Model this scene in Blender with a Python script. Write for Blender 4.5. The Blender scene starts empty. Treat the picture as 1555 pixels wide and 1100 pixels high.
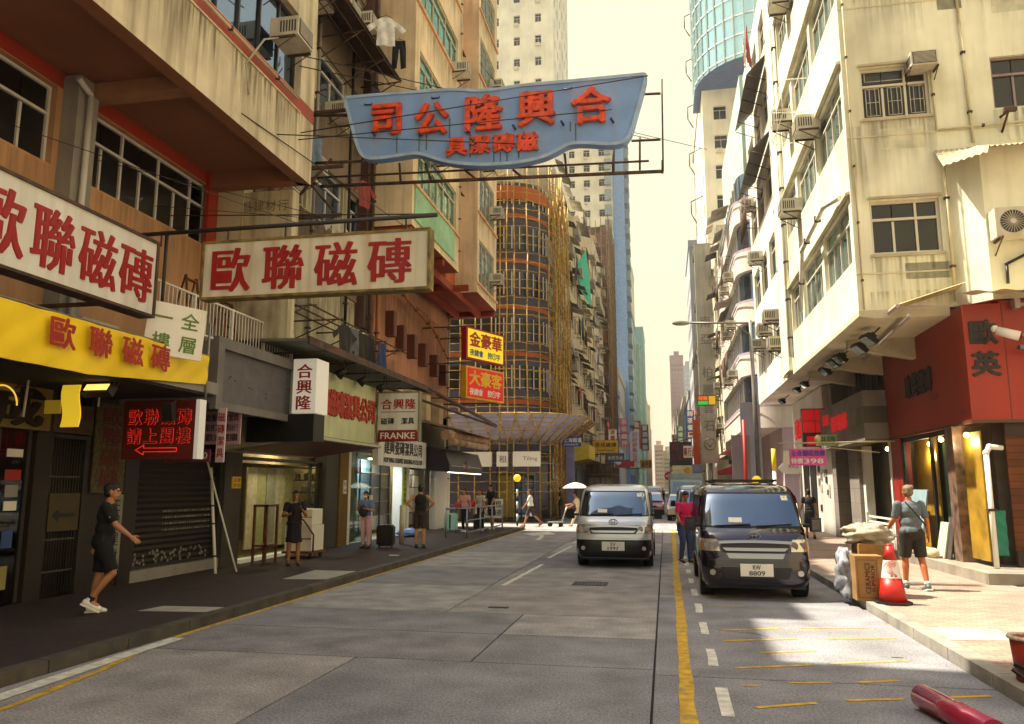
import bpy, bmesh, math, random
from mathutils import Vector, Matrix
R = math.radians
rnd = random.Random(7)
sc = bpy.context.scene
COL = sc.collection

# ---------------------------------------------------------------- camera, sky, sun, exposure
cd = bpy.data.cameras.new('camera'); cam = bpy.data.objects.new('camera', cd); COL.objects.link(cam)
cd.sensor_width = 36; cd.lens = 36 * 1185 / 1555; cd.clip_end = 3000; cd.clip_start = 0.1
cam.location = (0, 0, 1.85); cam.rotation_euler = (R(99.1), 0, R(11.0)); sc.camera = cam
SUN_EL, SUN_AZ = 62.0, 5.0            # sun over the roofs beyond the west side of the street
w = bpy.data.worlds.new('World'); sc.world = w; w.use_nodes = True
nt = w.node_tree; bg = nt.nodes['Background']
sky = nt.nodes.new('ShaderNodeTexSky'); sky.sky_type = 'NISHITA'; sky.sun_disc = False
sky.sun_elevation = R(SUN_EL); sky.sun_rotation = R(-90 + SUN_AZ); sky.dust_density = 6.0; sky.air_density = 1.6
mul = nt.nodes.new('ShaderNodeMix'); mul.data_type = 'RGBA'; mul.blend_type = 'MIX'
tcw = nt.nodes.new('ShaderNodeTexCoord'); spw = nt.nodes.new('ShaderNodeSeparateXYZ'); nt.links.new(tcw.outputs['Generated'], spw.inputs[0])
mrw = nt.nodes.new('ShaderNodeMapRange'); mrw.inputs[1].default_value = .54; mrw.inputs[2].default_value = .82; mrw.inputs[3].default_value = .97; mrw.inputs[4].default_value = .12; mrw.interpolation_type = 'SMOOTHSTEP'
nt.links.new(spw.outputs[2], mrw.inputs[0]); nt.links.new(mrw.outputs[0], mul.inputs[0])
lowc = nt.nodes.new('ShaderNodeMix'); lowc.data_type = 'RGBA'; mr2 = nt.nodes.new('ShaderNodeMapRange'); mr2.inputs[1].default_value = 0; mr2.inputs[2].default_value = .45; nt.links.new(spw.outputs[2], mr2.inputs[0])
nzw = nt.nodes.new('ShaderNodeTexNoise'); nzw.inputs['Scale'].default_value = 2.2; nzw.inputs['Detail'].default_value = 5; nt.links.new(tcw.outputs['Generated'], nzw.inputs['Vector'])
adw = nt.nodes.new('ShaderNodeMath'); adw.operation = 'MULTIPLY_ADD'; adw.inputs[1].default_value = .9; nt.links.new(nzw.outputs['Fac'], adw.inputs[0]); nt.links.new(mr2.outputs[0], adw.inputs[2])
nt.links.new(adw.outputs[0], lowc.inputs[0]); lowc.inputs[6].default_value = (5.1, 4.1, 2.6, 1); lowc.inputs[7].default_value = (5.4, 4.95, 3.4, 1)
nt.links.new(lowc.outputs[2], mul.inputs[7]); nt.links.new(sky.outputs[0], mul.inputs[6])   # bright summer haze low in the sky, clearer overhead
nt.links.new(mul.outputs[2], bg.inputs[0]); bg.inputs[1].default_value = 0.085
sl = bpy.data.lights.new('sun', 'SUN'); sl.energy = 5.0; sl.angle = R(0.6); sl.color = (1, .91, .74)
so = bpy.data.objects.new('sun', sl); COL.objects.link(so)
sdir = Vector((-math.cos(R(SUN_EL)) * math.cos(R(SUN_AZ)), math.cos(R(SUN_EL)) * math.sin(R(SUN_AZ)), math.sin(R(SUN_EL))))
so.rotation_euler = sdir.to_track_quat('Z', 'Y').to_euler(); so.location = (-30, 20, 60)
sc.view_settings.view_transform = 'Standard'; sc.view_settings.look = 'None'
sc.view_settings.exposure = 1.35; sc.view_settings.gamma = 1.0
sc.cycles.max_bounces = 7; sc.cycles.diffuse_bounces = 4; sc.cycles.transparent_max_bounces = 8
sc.cycles.caustics_reflective = False; sc.cycles.caustics_refractive = False
sc.cycles.sample_clamp_indirect = 4.0

# ---------------------------------------------------------------- materials
def lin(c):
    if isinstance(c, str):
        c = tuple(int(c[i:i + 2], 16) / 255 for i in (0, 2, 4))
    return tuple((x / 12.92 if x <= .04045 else ((x + .055) / 1.055) ** 2.4) for x in c) + (1,)
MATS = {}
def mat(name, col, rough=.6, metal=0., var=.12, scale=3., spec=.5, bump=0., coat=0., streak=0., dirt=(.12, .09, .06), patch=0.):
    """plain paint with mottling; streak = rain stains running down, patch = worn blotches of another tone"""
    if name in MATS: return MATS[name]
    m = bpy.data.materials.new(name); m.use_nodes = True; t = m.node_tree; b = t.nodes['Principled BSDF']
    c = lin(col)
    b.inputs['Roughness'].default_value = rough; b.inputs['Metallic'].default_value = metal
    b.inputs['Specular IOR Level'].default_value = spec
    if coat: b.inputs['Coat Weight'].default_value = coat; b.inputs['Coat Roughness'].default_value = .04
    geo = t.nodes.new('ShaderNodeNewGeometry')
    def noise(sc_, det=4, vec=None):
        n = t.nodes.new('ShaderNodeTexNoise'); n.inputs['Scale'].default_value = sc_; n.inputs['Detail'].default_value = det
        t.links.new(vec or geo.outputs['Position'], n.inputs['Vector']); return n.outputs['Fac']
    def mix(fac, a, bb):
        x = t.nodes.new('ShaderNodeMix'); x.data_type = 'RGBA'
        t.links.new(fac, x.inputs[0])
        for i, v in ((6, a), (7, bb)):
            if isinstance(v, tuple): x.inputs[i].default_value = v
            else: t.links.new(v, x.inputs[i])
        return x.outputs[2]
    def ramp(fac, a, bb, v1=1.):
        r = t.nodes.new('ShaderNodeMapRange'); r.inputs[1].default_value = a; r.inputs[2].default_value = bb; r.inputs[4].default_value = v1
        t.links.new(fac, r.inputs[0]); return r.outputs[0]
    out = c
    if var:
        lo = tuple(x * (1 - var * 1.6) for x in c[:3]) + (1,); hi = tuple(min(1, x * (1 + var)) for x in c[:3]) + (1,)
        out = mix(ramp(noise(scale, 6), .3, .7), lo, hi)
    d = tuple(dirt) + (1,)
    if patch:
        out = mix(ramp(noise(scale * .35, 7), .56, .66, patch), out, d)
    if streak:
        mp = t.nodes.new('ShaderNodeMapping'); mp.inputs['Scale'].default_value = (3.2, 3.2, .22)
        t.links.new(geo.outputs['Position'], mp.inputs['Vector'])
        out = mix(ramp(noise(1.6, 8, mp.outputs[0]), .46, .72, streak), out, d)
    if isinstance(out, tuple): b.inputs['Base Color'].default_value = out
    else: t.links.new(out, b.inputs['Base Color'])
    if bump:
        bp = t.nodes.new('ShaderNodeBump'); bp.inputs['Strength'].default_value = bump; bp.inputs['Distance'].default_value = .02
        t.links.new(noise(scale * 12, 5), bp.inputs['Height']); t.links.new(bp.outputs[0], b.inputs['Normal'])
    MATS[name] = m; return m
def speckle(m, s=60., amt=.35):
    """fine aggregate grain over a finished material"""
    t = m.node_tree; b = t.nodes['Principled BSDF']; l = b.inputs['Base Color'].links[0]; src = l.from_socket
    n = t.nodes.new('ShaderNodeTexNoise'); n.inputs['Scale'].default_value = s; n.inputs['Detail'].default_value = 3; g_ = t.nodes.new('ShaderNodeNewGeometry'); t.links.new(g_.outputs['Position'], n.inputs['Vector'])
    r = t.nodes.new('ShaderNodeMapRange'); r.inputs[1].default_value = .3; r.inputs[2].default_value = .7; r.inputs[3].default_value = 1 - amt; r.inputs[4].default_value = 1 + amt; t.links.new(n.outputs['Fac'], r.inputs[0])
    h = t.nodes.new('ShaderNodeHueSaturation'); t.links.new(src, h.inputs['Color']); t.links.new(r.outputs[0], h.inputs['Value']); t.links.new(h.outputs[0], b.inputs['Base Color']); return m
def emit(name, col, s):
    if name in MATS: return MATS[name]
    m = bpy.data.materials.new(name); m.use_nodes = True; b = m.node_tree.nodes['Principled BSDF']
    b.inputs['Base Color'].default_value = lin(col); b.inputs['Emission Color'].default_value = lin(col); b.inputs['Emission Strength'].default_value = s
    MATS[name] = m; return m
def brick(name, c1, c2, mortar, bw, bh, msize=.012, rough=.85, axis='xy', offset=.5, var=.25, bump=.3):
    if name in MATS: return MATS[name]
    m = bpy.data.materials.new(name); m.use_nodes = True; t = m.node_tree; b = t.nodes['Principled BSDF']
    geo = t.nodes.new('ShaderNodeNewGeometry'); sp = t.nodes.new('ShaderNodeSeparateXYZ'); cb = t.nodes.new('ShaderNodeCombineXYZ')
    t.links.new(geo.outputs['Position'], sp.inputs[0])
    for i, a in enumerate(axis): t.links.new(sp.outputs['XYZ'.index(a.upper())], cb.inputs[i])
    br = t.nodes.new('ShaderNodeTexBrick'); br.inputs['Color1'].default_value = lin(c1); br.inputs['Color2'].default_value = lin(c2); br.inputs['Mortar'].default_value = lin(mortar)
    br.inputs['Scale'].default_value = 1; br.inputs['Brick Width'].default_value = bw; br.inputs['Row Height'].default_value = bh; br.inputs['Mortar Size'].default_value = msize; br.offset = offset
    t.links.new(cb.outputs[0], br.inputs['Vector'])
    n = t.nodes.new('ShaderNodeTexNoise'); n.inputs['Scale'].default_value = 1.3; n.inputs['Detail'].default_value = 8; t.links.new(geo.outputs['Position'], n.inputs['Vector'])
    r = t.nodes.new('ShaderNodeMapRange'); r.inputs[1].default_value = .3; r.inputs[2].default_value = .7; r.inputs[3].default_value = 1 - var; r.inputs[4].default_value = 1 + var * .5
    t.links.new(n.outputs['Fac'], r.inputs[0])
    hs = t.nodes.new('ShaderNodeHueSaturation'); t.links.new(br.outputs['Color'], hs.inputs['Color']); t.links.new(r.outputs[0], hs.inputs['Value'])
    t.links.new(hs.outputs[0], b.inputs['Base Color']); b.inputs['Roughness'].default_value = rough
    if bump:
        bp = t.nodes.new('ShaderNodeBump'); bp.inputs['Strength'].default_value = bump; bp.inputs['Distance'].default_value = .01; bp.invert = True
        t.links.new(br.outputs['Fac'], bp.inputs['Height']); t.links.new(bp.outputs[0], b.inputs['Normal'])
    MATS[name] = m; return m
def glassy(name, col, refl, gl=.35, rough=.04):
    """dark window glass that mirrors its surroundings"""
    if name in MATS: return MATS[name]
    m = bpy.data.materials.new(name); m.use_nodes = True; t = m.node_tree; b = t.nodes['Principled BSDF']
    b.inputs['Base Color'].default_value = lin(col); b.inputs['Roughness'].default_value = .3
    g = t.nodes.new('ShaderNodeBsdfGlossy'); g.inputs['Color'].default_value = lin(refl); g.inputs['Roughness'].default_value = rough
    n = t.nodes.new('ShaderNodeTexNoise'); n.inputs['Scale'].default_value = .9; ge = t.nodes.new('ShaderNodeNewGeometry'); t.links.new(ge.outputs['Position'], n.inputs['Vector'])
    bp = t.nodes.new('ShaderNodeBump'); bp.inputs['Strength'].default_value = .08; bp.inputs['Distance'].default_value = .3; t.links.new(n.outputs['Fac'], bp.inputs['Height']); t.links.new(bp.outputs[0], g.inputs['Normal'])
    mx = t.nodes.new('ShaderNodeMixShader'); fr = t.nodes.new('ShaderNodeLayerWeight'); fr.inputs[0].default_value = .5
    mr = t.nodes.new('ShaderNodeMapRange'); mr.inputs[3].default_value = gl; mr.inputs[4].default_value = min(1, gl * 1.6 + .22); t.links.new(fr.outputs['Facing'], mr.inputs[0]); t.links.new(mr.outputs[0], mx.inputs[0])
    t.links.new(b.outputs[0], mx.inputs[1]); t.links.new(g.outputs[0], mx.inputs[2]); t.links.new(mx.outputs[0], t.nodes['Material Output'].inputs[0])
    MATS[name] = m; return m
def clear(name, tint='dfe8e6', gl=.12):
    if name in MATS: return MATS[name]
    m = bpy.data.materials.new(name); m.use_nodes = True; t = m.node_tree
    tr = t.nodes.new('ShaderNodeBsdfTransparent'); tr.inputs[0].default_value = lin(tint)
    g = t.nodes.new('ShaderNodeBsdfGlossy'); g.inputs['Roughness'].default_value = .03
    mx = t.nodes.new('ShaderNodeMixShader'); mx.inputs[0].default_value = gl
    t.links.new(tr.outputs[0], mx.inputs[1]); t.links.new(g.outputs[0], mx.inputs[2]); t.links.new(mx.outputs[0], t.nodes['Material Output'].inputs[0])
    MATS[name] = m; return m

def grime_mat(name, col='4a3c28', dens=.5):
    """rain-run dirt: streaks that are strongest at their upper edge and let the wall show between them"""
    if name in MATS: return MATS[name]
    m = bpy.data.materials.new(name); m.use_nodes = True; t = m.node_tree; b = t.nodes['Principled BSDF']; b.inputs['Base Color'].default_value = lin(col); b.inputs['Roughness'].default_value = .95
    g = t.nodes.new('ShaderNodeNewGeometry'); mp = t.nodes.new('ShaderNodeMapping'); mp.inputs['Scale'].default_value = (9, 9, .5); t.links.new(g.outputs['Position'], mp.inputs['Vector'])
    n = t.nodes.new('ShaderNodeTexNoise'); n.inputs['Scale'].default_value = 1.4; n.inputs['Detail'].default_value = 5; t.links.new(mp.outputs[0], n.inputs['Vector'])
    tc = t.nodes.new('ShaderNodeTexCoord'); sp = t.nodes.new('ShaderNodeSeparateXYZ'); t.links.new(tc.outputs['Generated'], sp.inputs[0])
    r = t.nodes.new('ShaderNodeMapRange'); r.inputs[1].default_value = .42; r.inputs[2].default_value = .72; t.links.new(n.outputs['Fac'], r.inputs[0])
    pw = t.nodes.new('ShaderNodeMath'); pw.operation = 'POWER'; pw.inputs[1].default_value = 1.3; t.links.new(sp.outputs[2], pw.inputs[0])
    mu = t.nodes.new('ShaderNodeMath'); mu.operation = 'MULTIPLY'; t.links.new(r.outputs[0], mu.inputs[0]); t.links.new(pw.outputs[0], mu.inputs[1])
    m2 = t.nodes.new('ShaderNodeMath'); m2.operation = 'MULTIPLY'; m2.inputs[1].default_value = dens; t.links.new(mu.outputs[0], m2.inputs[0])
    t.links.new(m2.outputs[0], b.inputs['Alpha']); MATS[name] = m; return m
# ---------------------------------------------------------------- mesh builder
GL = {}
def glyph(s, ex=0.):
    k = (s, ex)
    if k not in GL:
        cu = bpy.data.curves.new('t', 'FONT'); cu.body = s; cu.resolution_u = 2; cu.size = 1; cu.extrude = ex
        ob = bpy.data.objects.new('t', cu); COL.objects.link(ob)
        me = bpy.data.meshes.new_from_object(ob.evaluated_get(bpy.context.evaluated_depsgraph_get()))
        vs = [v.co.copy() for v in me.vertices]; fs = [tuple(p.vertices) for p in me.polygons]
        if vs:
            xs = [v.x for v in vs]; ys = [v.y for v in vs]; bb = (min(xs), max(xs), min(ys), max(ys))
        else: bb = (0, 1, 0, 1)
        GL[k] = (vs, fs, bb)
        bpy.data.objects.remove(ob); bpy.data.meshes.remove(me); bpy.data.curves.remove(cu)
    return GL[k]
class MB:
    def __init__(s, M=None): s.v = []; s.f = []; s.m = []; s.sm = []; s.M = M; s.cuts = []
    def add(s, vs, fs, mi=0, smooth=False):
        b = len(s.v); s.cuts.append((b, len(s.f)))
        s.v += [(s.M @ Vector(p)) if s.M else Vector(p) for p in vs]
        s.f += [tuple(b + i for i in f) for f in fs]; s.m += [mi] * len(fs); s.sm += [smooth] * len(fs); return s
    def box(s, x0, x1, y0, y1, z0, z1, mi=0):
        return s.add([(x, y, z) for x in (x0, x1) for y in (y0, y1) for z in (z0, z1)],
                     [(0, 1, 3, 2), (4, 6, 7, 5), (0, 4, 5, 1), (2, 3, 7, 6), (0, 2, 6, 4), (1, 5, 7, 3)], mi)
    def obox(s, c, sz, rot=(0, 0, 0), mi=0):
        from mathutils import Euler
        e = Euler(rot).to_matrix(); hx, hy, hz = [a / 2 for a in sz]
        return s.add([Vector(c) + e @ Vector((x, y, z)) for x in (-hx, hx) for y in (-hy, hy) for z in (-hz, hz)],
                     [(0, 1, 3, 2), (4, 6, 7, 5), (0, 4, 5, 1), (2, 3, 7, 6), (0, 2, 6, 4), (1, 5, 7, 3)], mi)
    def tube(s, p0, p1, r0, r1=None, n=8, mi=0, cap=True, smooth=True):
        p0, p1 = Vector(p0), Vector(p1); r1 = r0 if r1 is None else r1
        d = p1 - p0
        if d.length < 1e-6: return s
        q = d.to_track_quat('Z', 'Y').to_matrix()
        a = [q @ Vector((math.cos(2 * math.pi * i / n), math.sin(2 * math.pi * i / n), 0)) for i in range(n)]
        vs = [p0 + x * r0 for x in a] + [p1 + x * r1 for x in a]
        s.add(vs, [(i, (i + 1) % n, n + (i + 1) % n, n + i) for i in range(n)], mi, smooth)
        if cap:
            b = len(s.v) - 2 * n
            s.f += [tuple(range(b + n - 1, b - 1, -1)), tuple(range(b + n, b + 2 * n))]; s.m += [mi] * 2; s.sm += [False] * 2
        return s
    def path(s, pts, r, n=6, mi=0):
        for a, b in zip(pts, pts[1:]): s.tube(a, b, r, n=n, mi=mi)
        return s
    def ball(s, c, r, mi=0, n=12, k=8, rot=None):
        r = (r, r, r) if isinstance(r, (int, float)) else r; vs = []; fs = []
        for j in range(k + 1):
            th = math.pi * j / k
            for i in range(n):
                ph = 2 * math.pi * i / n
                p = Vector((r[0] * math.sin(th) * math.cos(ph), r[1] * math.sin(th) * math.sin(ph), r[2] * math.cos(th)))
                if rot: p = rot @ p
                vs.append(Vector(c) + p)
        for j in range(k):
            for i in range(n): fs.append((j * n + i, j * n + (i + 1) % n, (j + 1) * n + (i + 1) % n, (j + 1) * n + i))
        return s.add(vs, fs, mi, True)
    def prism(s, pts, d, mi=0):
        n = len(pts); d = Vector(d); vs = [Vector(p) for p in pts] + [Vector(p) + d for p in pts]
        return s.add(vs, [tuple(range(n - 1, -1, -1)), tuple(range(n, 2 * n))] + [(i, (i + 1) % n, n + (i + 1) % n, n + i) for i in range(n)], mi)
    def quad(s, a, b, c, d, mi=0): return s.add([a, b, c, d], [(0, 1, 2, 3)], mi)
    def grid(s, fn, nu, nv, mi=0, smooth=True):
        vs = [fn(i / nu, j / nv) for j in range(nv + 1) for i in range(nu + 1)]
        return s.add(vs, [(j * (nu + 1) + i, j * (nu + 1) + i + 1, (j + 1) * (nu + 1) + i + 1, (j + 1) * (nu + 1) + i) for j in range(nv) for i in range(nu)], mi, smooth)
    def text(s, t, c, U, V, w, h, bold=(0, 0), ex=0., mi=0, eps=.001, fit=False, slant=0):
        """one glyph or word centred on c in a w x h cell; U right, V up; bold thickens the strokes"""
        U, V = Vector(U).normalized(), Vector(V).normalized(); N = U.cross(V); vs, fs, bb = glyph(t, ex); c = Vector(c)
        if len(t) == 1 and not fit and ord(t) > 0x2e80: cx, cy, sx, sy = (bb[0] + bb[1]) / 2, (bb[2] + bb[3]) / 2, w / .95, h / .95
        else: cx, cy, sx, sy = (bb[0] + bb[1]) / 2, (bb[2] + bb[3]) / 2, w / max(.01, bb[1] - bb[0]), h / max(.01, bb[3] - bb[2])
        sh = [(0, 0)]
        if bold[0]: sh += [(bold[0], 0), (-bold[0], 0)]
        if bold[1]: sh += [(0, bold[1]), (0, -bold[1])]
        if bold[0] > .02: sh += [(bold[0] / 2, bold[1] / 2), (-bold[0] / 2, -bold[1] / 2)]
        for k, (dx, dy) in enumerate(sh):
            s.add([c + U * ((p.x - cx) * sx + (dx + slant * (p.y - cy)) * w) + V * ((p.y - cy) * sy + dy * h) + N * (eps * (k + 1) + p.z * w) for p in vs], fs, mi)
        return s
    def row(s, t, p0, U, V, step, w, h, **k):
        """glyphs one after the other from p0 (centre of the first)"""
        p0 = Vector(p0); st = Vector(step)
        for i, ch in enumerate(t):
            if ch != ' ': s.text(ch, p0 + st * i, U, V, w, h, **k)
        return s
    def mesh(s, name, mats):
        me = bpy.data.meshes.new(name); me.from_pydata([tuple(p) for p in s.v], [], s.f)
        for m in (mats if isinstance(mats, (list, tuple)) else [mats]): me.materials.append(m)
        me.polygons.foreach_set('material_index', s.m); me.polygons.foreach_set('use_smooth', s.sm); me.update(); return me
    def build(s, name, mats, parent=None, label=None):
        """one object; coordinates are the world's (the parent's place is taken off)"""
        if parent is not None:
            o = parent; off = Vector((0, 0, 0))
            while o is not None: off += o.location; o = o.parent
            s.v = [p - off for p in s.v]
        ob = bpy.data.objects.new(name, s.mesh(name, mats)); COL.objects.link(ob); ob.parent = parent
        if label: ob['label'] = label
        return ob
def each(mb, name, mats, parent):
    """every piece that was added becomes a part of its own"""
    cs = mb.cuts + [(len(mb.v), len(mb.f))]
    for (v0, f0), (v1, f1) in zip(cs, cs[1:]):
        q = MB(); q.v = mb.v[v0:v1]; q.f = [tuple(i - v0 for i in f) for f in mb.f[f0:f1]]; q.m = mb.m[f0:f1]; q.sm = mb.sm[f0:f1]; q.build(name, mats, parent)
def thing(name, label, cat, loc=(0, 0, 0), group=None, rz=0):
    o = bpy.data.objects.new(name, None); COL.objects.link(o); o.location = loc; o.rotation_euler = (0, 0, rz)
    o.empty_display_size = .2
    o['label'] = label; o['category'] = cat
    if group: o['group'] = group
    return o
def tag(o, label, cat, group=None):
    o['label'] = label; o['category'] = cat
    if group: o['group'] = group
    return o
def struct(name, mb, m, kind='structure'):
    o = mb.build(name, m); o['kind'] = kind; return o
def inst(name, me, parent, loc, rz=0, scale=None):
    o = bpy.data.objects.new(name, me); COL.objects.link(o); o.parent = parent; o.location = loc; o.rotation_euler = (0, 0, rz)
    if scale: o.scale = scale
    return o
def dup(root, loc, rz, label=None, group=None, scale=None):
    r = root.copy(); COL.objects.link(r); r.location = loc; r.rotation_euler = (0, 0, rz)
    if scale: r.scale = scale
    if label: r['label'] = label
    if group: r['group'] = group
    for ch in list(root.children):
        c = ch.copy(); COL.objects.link(c); c.parent = r
        for g in list(ch.children):
            d = g.copy(); COL.objects.link(d); d.parent = c
    return r

# window prototypes: local x along the wall, -y outwards, origin at the centre of the opening
WIN = {}
def win_mesh(w_, h_, cols, transom, fm, gm, fr=.05, split=True, sill=False, bars=0):
    k = (round(w_, 2), round(h_, 2), cols, transom, fm.name, gm.name, split, bars, sill)
    if k not in WIN:
        a = MB(); g = MB(); x0, x1, z0, z1 = -w_ / 2, w_ / 2, -h_ / 2, h_ / 2; zt = z0 + h_ * (1 - transom)
        a.box(x0, x1, -.02, .05, z0, z0 + fr).box(x0, x1, -.02, .05, z1 - fr, z1)
        a.box(x0, x0 + fr, -.02, .05, z0 + fr, z1 - fr).box(x1 - fr, x1, -.02, .05, z0 + fr, z1 - fr)
        if transom: a.box(x0 + fr, x1 - fr, -.024, .05, zt - fr / 2, zt + fr / 2)
        for c in range(1, cols):
            x = x0 + (x1 - x0) * c / cols; a.box(x - fr * .45, x + fr * .45, -.015, .05, z0 + fr, (zt if transom and c % 2 else z1) - fr)
        for c in range(bars):
            x = x0 + (x1 - x0) * (c + .5) / bars; a.box(x - .008, x + .008, -.05, -.034, z0, z1)
        if bars:
            for z in (z0 + h_ * .25, z0 + h_ * .5, z0 + h_ * .75): a.box(x0, x1, -.06, -.05, z - .01, z + .01)
        if sill: a.box(x0 - .06, x1 + .06, -.12, .02, z0 - .07, z0 - .002)
        # each glazed cell sits at a slightly different angle, as sashes do
        for c in range(cols):
            xa, xb = x0 + (x1 - x0) * c / cols + .01, x0 + (x1 - x0) * (c + 1) / cols - .01
            t = rnd.uniform(-.012, .012) * (xb - xa)
            g.add([(xa, .028 + t, z0 + .01), (xb, .028 - t, z0 + .01), (xb, .028 - t, z1 - .01), (xa, .028 + t, z1 - .01)], [(0, 1, 2, 3)], 0 if split else 1)
        if split: WIN[k] = (a.mesh('window', fm), g.mesh('pane', gm))
        else:
            a.add(g.v, g.f, 1); WIN[k] = (a.mesh('window', [fm, gm]), None)
    return WIN[k]
def grime(root, F, u0, u1, ztop, h, name='grime_run', dens=.6, col='4a3c28', d=.004):
    a = MB(); a.quad(F.p(u0, ztop - h, -d), F.p(u1, ztop - h, -d), F.p(u1, ztop, -d), F.p(u0, ztop, -d)); a.build(name, grime_mat('grime%s%s' % (col, dens), col, dens), root)
class Face:
    """a wall face. kind L looks to +X, R looks to -X, F looks to -Y, B looks to +Y"""
    def __init__(s, kind, at): s.k, s.at = kind, at
    def p(s, u, z, d=0.):
        return {'L': (s.at - d, u, z), 'R': (s.at + d, u, z), 'F': (u, s.at + d, z), 'B': (u, s.at - d, z)}[s.k]
    rz = property(lambda s: {'L': math.pi / 2, 'R': -math.pi / 2, 'F': 0, 'B': math.pi}[s.k])
def wall(mb, F, u0, u1, z0, z1, holes, depth=.14, mi=0, mi2=None):
    us = sorted({u0, u1, *[h[0] for h in holes], *[h[1] for h in holes]}); zs = sorted({z0, z1, *[h[2] for h in holes], *[h[3] for h in holes]})
    us = [u for u in us if u0 <= u <= u1]; zs = [z for z in zs if z0 <= z <= z1]
    for a, b in zip(us, us[1:]):
        run = None
        for c, d in zip(zs, zs[1:]):
            um, zm = (a + b) / 2, (c + d) / 2
            if any(h[0] < um < h[1] and h[2] < zm < h[3] for h in holes):
                if run is not None: mb.quad(F.p(a, run), F.p(b, run), F.p(b, c), F.p(a, c), mi); run = None
            elif run is None: run = c
        if run is not None: mb.quad(F.p(a, run), F.p(b, run), F.p(b, z1), F.p(a, z1), mi)
    m2 = mi if mi2 is None else mi2
    for (a, b, c, d) in [h[:4] for h in holes]:
        mb.quad(F.p(a, c), F.p(b, c), F.p(b, c, depth), F.p(a, c, depth), m2); mb.quad(F.p(a, d), F.p(b, d), F.p(b, d, depth), F.p(a, d, depth), m2)
        mb.quad(F.p(a, c), F.p(a, d), F.p(a, d, depth), F.p(a, c, depth), m2); mb.quad(F.p(b, c), F.p(b, d), F.p(b, d, depth), F.p(b, c, depth), m2)
def windows(root, F, holes, cols, transom, fm, gm, depth=.14, split=True, fr=.05, sill=False, bars=0, name='window'):
    base = root.location
    for n_, h in enumerate(holes):
        a, b, c, d = h[:4]; fmsh, gmsh = win_mesh(abs(b - a), d - c, cols, transom, fm, gm, fr, split, sill, bars)
        p = Vector(F.p((a + b) / 2, (c + d) / 2, depth - .05)) - base
        if n_ < 100 or split:
            o = inst(name, fmsh, root, p, F.rz)
            if gmsh: inst('pane', gmsh, o, (0, 0, 0))
        else:
            o = inst(name, fmsh, root, p, F.rz)
def hole_grid(u0, u1, nu, wu, z0, nz, pitch, hz):
    st = (u1 - u0) / nu
    return [(u0 + st * (i + .5) - wu / 2, u0 + st * (i + .5) + wu / 2, z0 + pitch * j, z0 + pitch * j + hz) for j in range(nz) for i in range(nu)]
# ================================================================ palette
CREAM = mat('cream_paint', 'd4c8aa', .85, var=.18, streak=.6, scale=.9, bump=.25, patch=.5, dirt=(.22, .17, .1))
PEACH = mat('peach_paint', 'b98d66', .85, var=.16, streak=.45, scale=.8, bump=.12, dirt=(.25, .15, .08))
SALMON = mat('salmon_paint', 'ac7656', .8, var=.2, patch=.4, streak=.5, scale=.7, bump=.2, dirt=(.12, .07, .05))
REDW = mat('red_wall_paint', '9a2c18', .8, streak=.2, scale=.7)
ORANGE = mat('orange_tile', 'b5562a', .7, streak=.25, scale=2., dirt=(.15, .08, .05))
BROWN = mat('brown_render', '75614f', .9, streak=.4, scale=.8, bump=.2, patch=.4)
DIRTY = mat('dirty_cream_render', 'c4b898', .9, streak=.6, scale=1.1, bump=.2, patch=.7, dirt=(.1, .08, .06))
DIRTY2 = mat('weathered_render', 'b9ad92', .9, streak=.55, scale=.6, bump=.2, patch=.6, dirt=(.12, .1, .08))
PALE = mat('pale_yellow_paint', 'ebe9cf', .85, var=.13, streak=.22, scale=.7, bump=.15, patch=.3, dirt=(.3, .26, .15))
PALE2 = mat('ivory_paint', 'e8e3d2', .85, var=.14, streak=.4, scale=.7, bump=.08, patch=.3, dirt=(.25, .2, .14))
LAV = mat('lavender_paint', 'b9a3ad', .8, streak=.15, scale=.6)
TEALW = mat('mint_paint', 'a9c4b4', .8, streak=.2, scale=.6)
WHITEW = mat('tower_white', 'e6e0cc', .8, streak=.15, scale=.35, dirt=(.3, .26, .2))
GREYC = mat('grey_concrete', '8e8a84', .9, streak=.25, scale=1.5, bump=.3)
GREYP = mat('grey_panel', '9a9590', .55, scale=2., var=.08, streak=.15)
DARKM = mat('dark_metal', '2a2622', .55, scale=5, var=.2)
RUST = mat('rusty_steel', '4e3a2c', .8, scale=6, var=.4, patch=.5, dirt=(.16, .06, .03))
ALU = mat('white_aluminium', 'c9c6c0', .45, scale=3, var=.06)
ALUD = mat('dark_aluminium', '3c3634', .45, scale=3, var=.06)
GALV = mat('galvanised', '9c9a94', .45, .6, scale=4)
WHITEP = mat('white_sign_board', 'dddcd4', .5, scale=1.5, var=.05, streak=.3, dirt=(.38, .26, .12))
WHITES = mat('clean_white', 'e4e0d6', .5, var=.03)
BLACK = mat('black_paint', '14120f', .5, var=.1)
REDL = mat('red_lettering', '9a1216', .5, var=.1, scale=6)
GREENL = mat('green_lettering', '5d7a35', .6)
SIGNBLUE = mat('sky_blue_sign_paint', '7b9fd6', .55, scale=1.6, var=.1, streak=.35, patch=.25, dirt=(.28, .32, .4))
BLUELT = mat('pale_blue_edge', '9fb8d6', .6, scale=4, patch=.4, dirt=(.3, .25, .2))
ORL = mat('orange_letter_enamel', 'e24c1a', .45, scale=7, var=.3, patch=.3, dirt=(.35, .04, .02))
YEL = mat('yellow_vinyl', 'f4d010', .5, scale=1.2, var=.08)
WG = glassy('window_glass_dark', '0c0b0a', '807c78', .07)
WGB = glassy('window_glass_blue', '202a36', '8fa6c8', .35)
WGG = glassy('window_glass_green', '4a6358', '9fc0ae', .35)
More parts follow.
